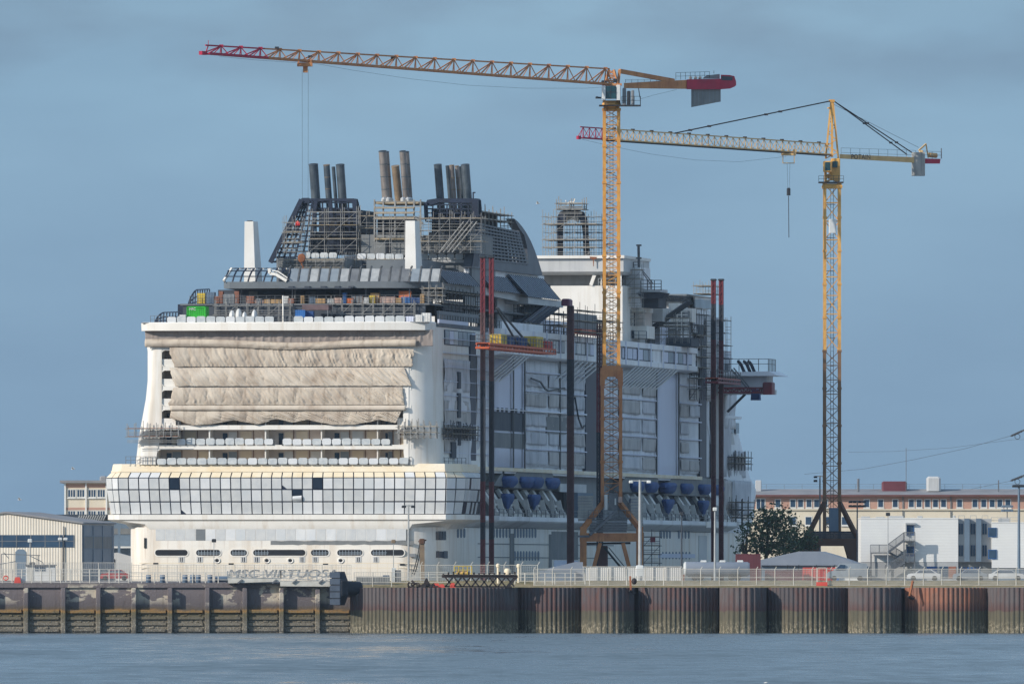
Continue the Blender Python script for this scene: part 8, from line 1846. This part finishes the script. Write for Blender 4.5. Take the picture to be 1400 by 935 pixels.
pz = thing('person', 'worker in red high-visibility clothes standing on the funnel scaffold', 'person', (Sv(407, 41.5), 41.5, Sz(317.5, 41.5)), 'S')
me = bpy.data.meshes.new('person_body'); b = (0, 0, .92)
vs_ = [(0, 0, .95), (0, 0, 1.2), (0, 0, 1.42), (0, 0, 1.55), (0, -.02, 1.70), (.2, 0, 1.40), (.27, -.05, 1.12), (.24, -.2, .92), (-.2, 0, 1.40), (-.27, -.03, 1.12), (-.25, -.12, .88), (.1, 0, .88), (.12, -.02, .48), (.12, .02, .08), (.12, -.14, .04), (-.1, 0, .88), (-.12, -.02, .48), (-.12, .02, .08), (-.12, -.14, .04)]
ed = [(0, 1), (1, 2), (2, 3), (3, 4), (2, 5), (5, 6), (6, 7), (2, 8), (8, 9), (9, 10), (0, 11), (11, 12), (12, 13), (13, 14), (0, 15), (15, 16), (16, 17), (17, 18)]
rd = [.12, .13, .14, .06, .10, .07, .06, .045, .08, .06, .045, .1, .075, .06, .045, .1, .075, .06, .045]
me.from_pydata(vs_, ed, []); o = bpy.data.objects.new('person_body', me); C.objects.link(o); o.parent = pz
md = o.modifiers.new('skin', 'SKIN'); sk = me.skin_vertices[0] if me.skin_vertices else None
if sk is None:
    bm = bmesh.new(); bm.from_mesh(me); bm.verts.layers.skin.verify(); bm.to_mesh(me); bm.free(); sk = me.skin_vertices[0]
for i, r_ in enumerate(rd): sk.data[i].radius = (r_, r_)
sk.data[0].use_root = True
o.modifiers.new('smooth', 'SUBSURF').levels = 1; me.materials.append(worker_clothes())
# ---------------------------------------------------------------- camera, light, sky
cam = bpy.data.cameras.new('camera'); co_ = bpy.data.objects.new('camera', cam); C.objects.link(co_); SC.camera = co_
co_.location = (0, 0, HC); co_.rotation_euler = (R(90), 0, 0)
cam.lens = 36.0 * F / 1400.0; cam.sensor_width = 36.0; cam.shift_y = (HZ - 467.5) / 1400.0; cam.clip_start = 1.0; cam.clip_end = 30000.0
AZ, EL = R(58), R(26)
sv_ = Vector((-math.sin(AZ) * math.cos(EL), -math.cos(AZ) * math.cos(EL), math.sin(EL)))
sun = bpy.data.lights.new('sun', 'SUN'); sun.energy = 4.2; sun.angle = R(.6); sun.color = (1.0, .92, .81)
so = bpy.data.objects.new('sun', sun); C.objects.link(so); so.rotation_euler = sv_.to_track_quat('Z', 'Y').to_euler(); so.location = (-200, 300, 300)
w = bpy.data.worlds.new('World'); SC.world = w; w.use_nodes = True; t = w.node_tree; bg = t.nodes['Background']; bg.inputs[1].default_value = .15
sky = t.nodes.new('ShaderNodeTexSky'); sky.sky_type = 'NISHITA'; sky.sun_disc = False; sky.sun_elevation = EL; sky.sun_rotation = math.atan2(sv_.x, sv_.y); sky.air_density = 1.3; sky.dust_density = 1.0
tc = t.nodes.new('ShaderNodeTexCoord'); mp = t.nodes.new('ShaderNodeMapping'); mp.inputs['Scale'].default_value = (26, 26, 95); t.links.new(tc.outputs['Generated'], mp.inputs[0])
nz = t.nodes.new('ShaderNodeTexNoise'); nz.inputs['Scale'].default_value = 1.0; nz.inputs['Detail'].default_value = 4; nz.inputs['Roughness'].default_value = .5; t.links.new(mp.outputs[0], nz.inputs['Vector'])
rp = t.nodes.new('ShaderNodeValToRGB'); t.links.new(nz.outputs['Fac'], rp.inputs[0])
def lin(c, k=1/.15):
    a = srgb(c); return (a[0] * k, a[1] * k, a[2] * k, 1)
e = rp.color_ramp.elements; e[0].position = .36; e[0].color = lin((129, 158, 184)); e[1].position = .64; e[1].color = lin((137, 167, 192))
# cloud bank: broad grey-blue stratus low in the sky, the clear sky above it
sx = t.nodes.new('ShaderNodeSeparateXYZ'); t.links.new(tc.outputs['Generated'], sx.inputs[0])
r2 = t.nodes.new('ShaderNodeMapRange'); r2.interpolation_type = 'SMOOTHSTEP'; t.links.new(sx.outputs[2], r2.inputs[0]); r2.inputs[1].default_value = .15; r2.inputs[2].default_value = .95; r2.inputs[3].default_value = 1.0; r2.inputs[4].default_value = 0.0
# paler band a couple of degrees up, duller again above
r3 = t.nodes.new('ShaderNodeValToRGB'); mr = t.nodes.new('ShaderNodeMapRange'); t.links.new(sx.outputs[2], mr.inputs[0]); mr.inputs[1].default_value = 0.0; mr.inputs[2].default_value = .045
t.links.new(mr.outputs[0], r3.inputs[0]); q = r3.color_ramp.elements; q[0].position = 0; q[0].color = (.93, .95, .98, 1); q[1].position = 1; q[1].color = (.95, .95, .97, 1)
for p_, c_ in ((.35, (.95, .97, .99, 1)), (.74, (1.10, 1.14, 1.12, 1)), (.86, (1.06, 1.08, 1.06, 1))):
    x = q.new(p_); x.color = c_
# higher up the cloud sheet is thinner and brighter
r4 = t.nodes.new('ShaderNodeMapRange'); r4.interpolation_type = 'SMOOTHSTEP'; t.links.new(sx.outputs[2], r4.inputs[0]); r4.inputs[1].default_value = .05; r4.inputs[2].default_value = .5; r4.inputs[3].default_value = 1.0; r4.inputs[4].default_value = 2.4
mm = t.nodes.new('ShaderNodeMix'); mm.data_type = 'RGBA'; mm.blend_type = 'MULTIPLY'; mm.inputs[0].default_value = 1.0; t.links.new(rp.outputs[0], mm.inputs[6]); t.links.new(r3.outputs[0], mm.inputs[7])
mx = t.nodes.new('ShaderNodeMix'); mx.data_type = 'RGBA'; t.links.new(r2.outputs[0], mx.inputs[0]); t.links.new(sky.outputs[0], mx.inputs[6]); # grey cloud patches in the upper part of the view
m5 = t.nodes.new('ShaderNodeMapping'); m5.inputs['Scale'].default_value = (55, 55, 150); t.links.new(tc.outputs['Generated'], m5.inputs[0]); n5 = t.nodes.new('ShaderNodeTexNoise'); n5.inputs['Scale'].default_value = 1.0; n5.inputs['Detail'].default_value = 5; t.links.new(m5.outputs[0], n5.inputs['Vector'])
c5 = t.nodes.new('ShaderNodeValToRGB'); t.links.new(n5.outputs['Fac'], c5.inputs[0]); c5.color_ramp.elements[0].position = .42; c5.color_ramp.elements[0].color = (1.03, 1.04, 1.03, 1); c5.color_ramp.elements[1].position = .62; c5.color_ramp.elements[1].color = (.90, .87, .87, 1)
z5 = t.nodes.new('ShaderNodeMapRange'); z5.interpolation_type = 'SMOOTHSTEP'; t.links.new(sx.outputs[2], z5.inputs[0]); z5.inputs[1].default_value = .026; z5.inputs[2].default_value = .038
x5 = t.nodes.new('ShaderNodeMix'); x5.data_type = 'RGBA'; x5.inputs[6].default_value = (1, 1, 1, 1); t.links.new(z5.outputs[0], x5.inputs[0]); t.links.new(c5.outputs[0], x5.inputs[7])
y5 = t.nodes.new('ShaderNodeMix'); y5.data_type = 'RGBA'; y5.blend_type = 'MULTIPLY'; y5.inputs[0].default_value = 1.0; t.links.new(mm.outputs[2], y5.inputs[6]); t.links.new(x5.outputs[2], y5.inputs[7]); mm = y5
vm = t.nodes.new('ShaderNodeVectorMath'); vm.operation = 'SCALE'; t.links.new(mm.outputs[2], vm.inputs[0]); t.links.new(r4.outputs[0], vm.inputs['Scale']); t.links.new(vm.outputs[0], mx.inputs[7])
t.links.new(mx.outputs[2], bg.inputs[0])
SC.view_settings.view_transform = 'Standard'; SC.view_settings.look = 'None'; SC.view_settings.exposure = 0.0; SC.view_settings.gamma = 1.0
SC.render.engine = 'CYCLES'; SC.cycles.max_bounces = 6; SC.cycles.diffuse_bounces = 3; SC.cycles.use_denoising = True

# ---------------------------------------------------------------- the air
hm = bpy.data.materials.new('haze'); hm.use_nodes = True; ht_ = hm.node_tree; ht_.nodes.clear()
ho = ht_.nodes.new('ShaderNodeOutputMaterial'); hv = ht_.nodes.new('ShaderNodeVolumePrincipled'); hv.inputs['Color'].default_value = (.62, .80, 1.0, 1); hv.inputs['Density'].default_value = 1.8e-5; hv.inputs['Anisotropy'].default_value = 0.0
ht_.links.new(hv.outputs[0], ho.inputs['Volume']); M['haze'] = hm
mb = MB(); mb.box(-2600, 2600, -100, 4100, -3.0, 100); mb.build('haze', 'haze', kind='stuff', org=(0, 0, 0))
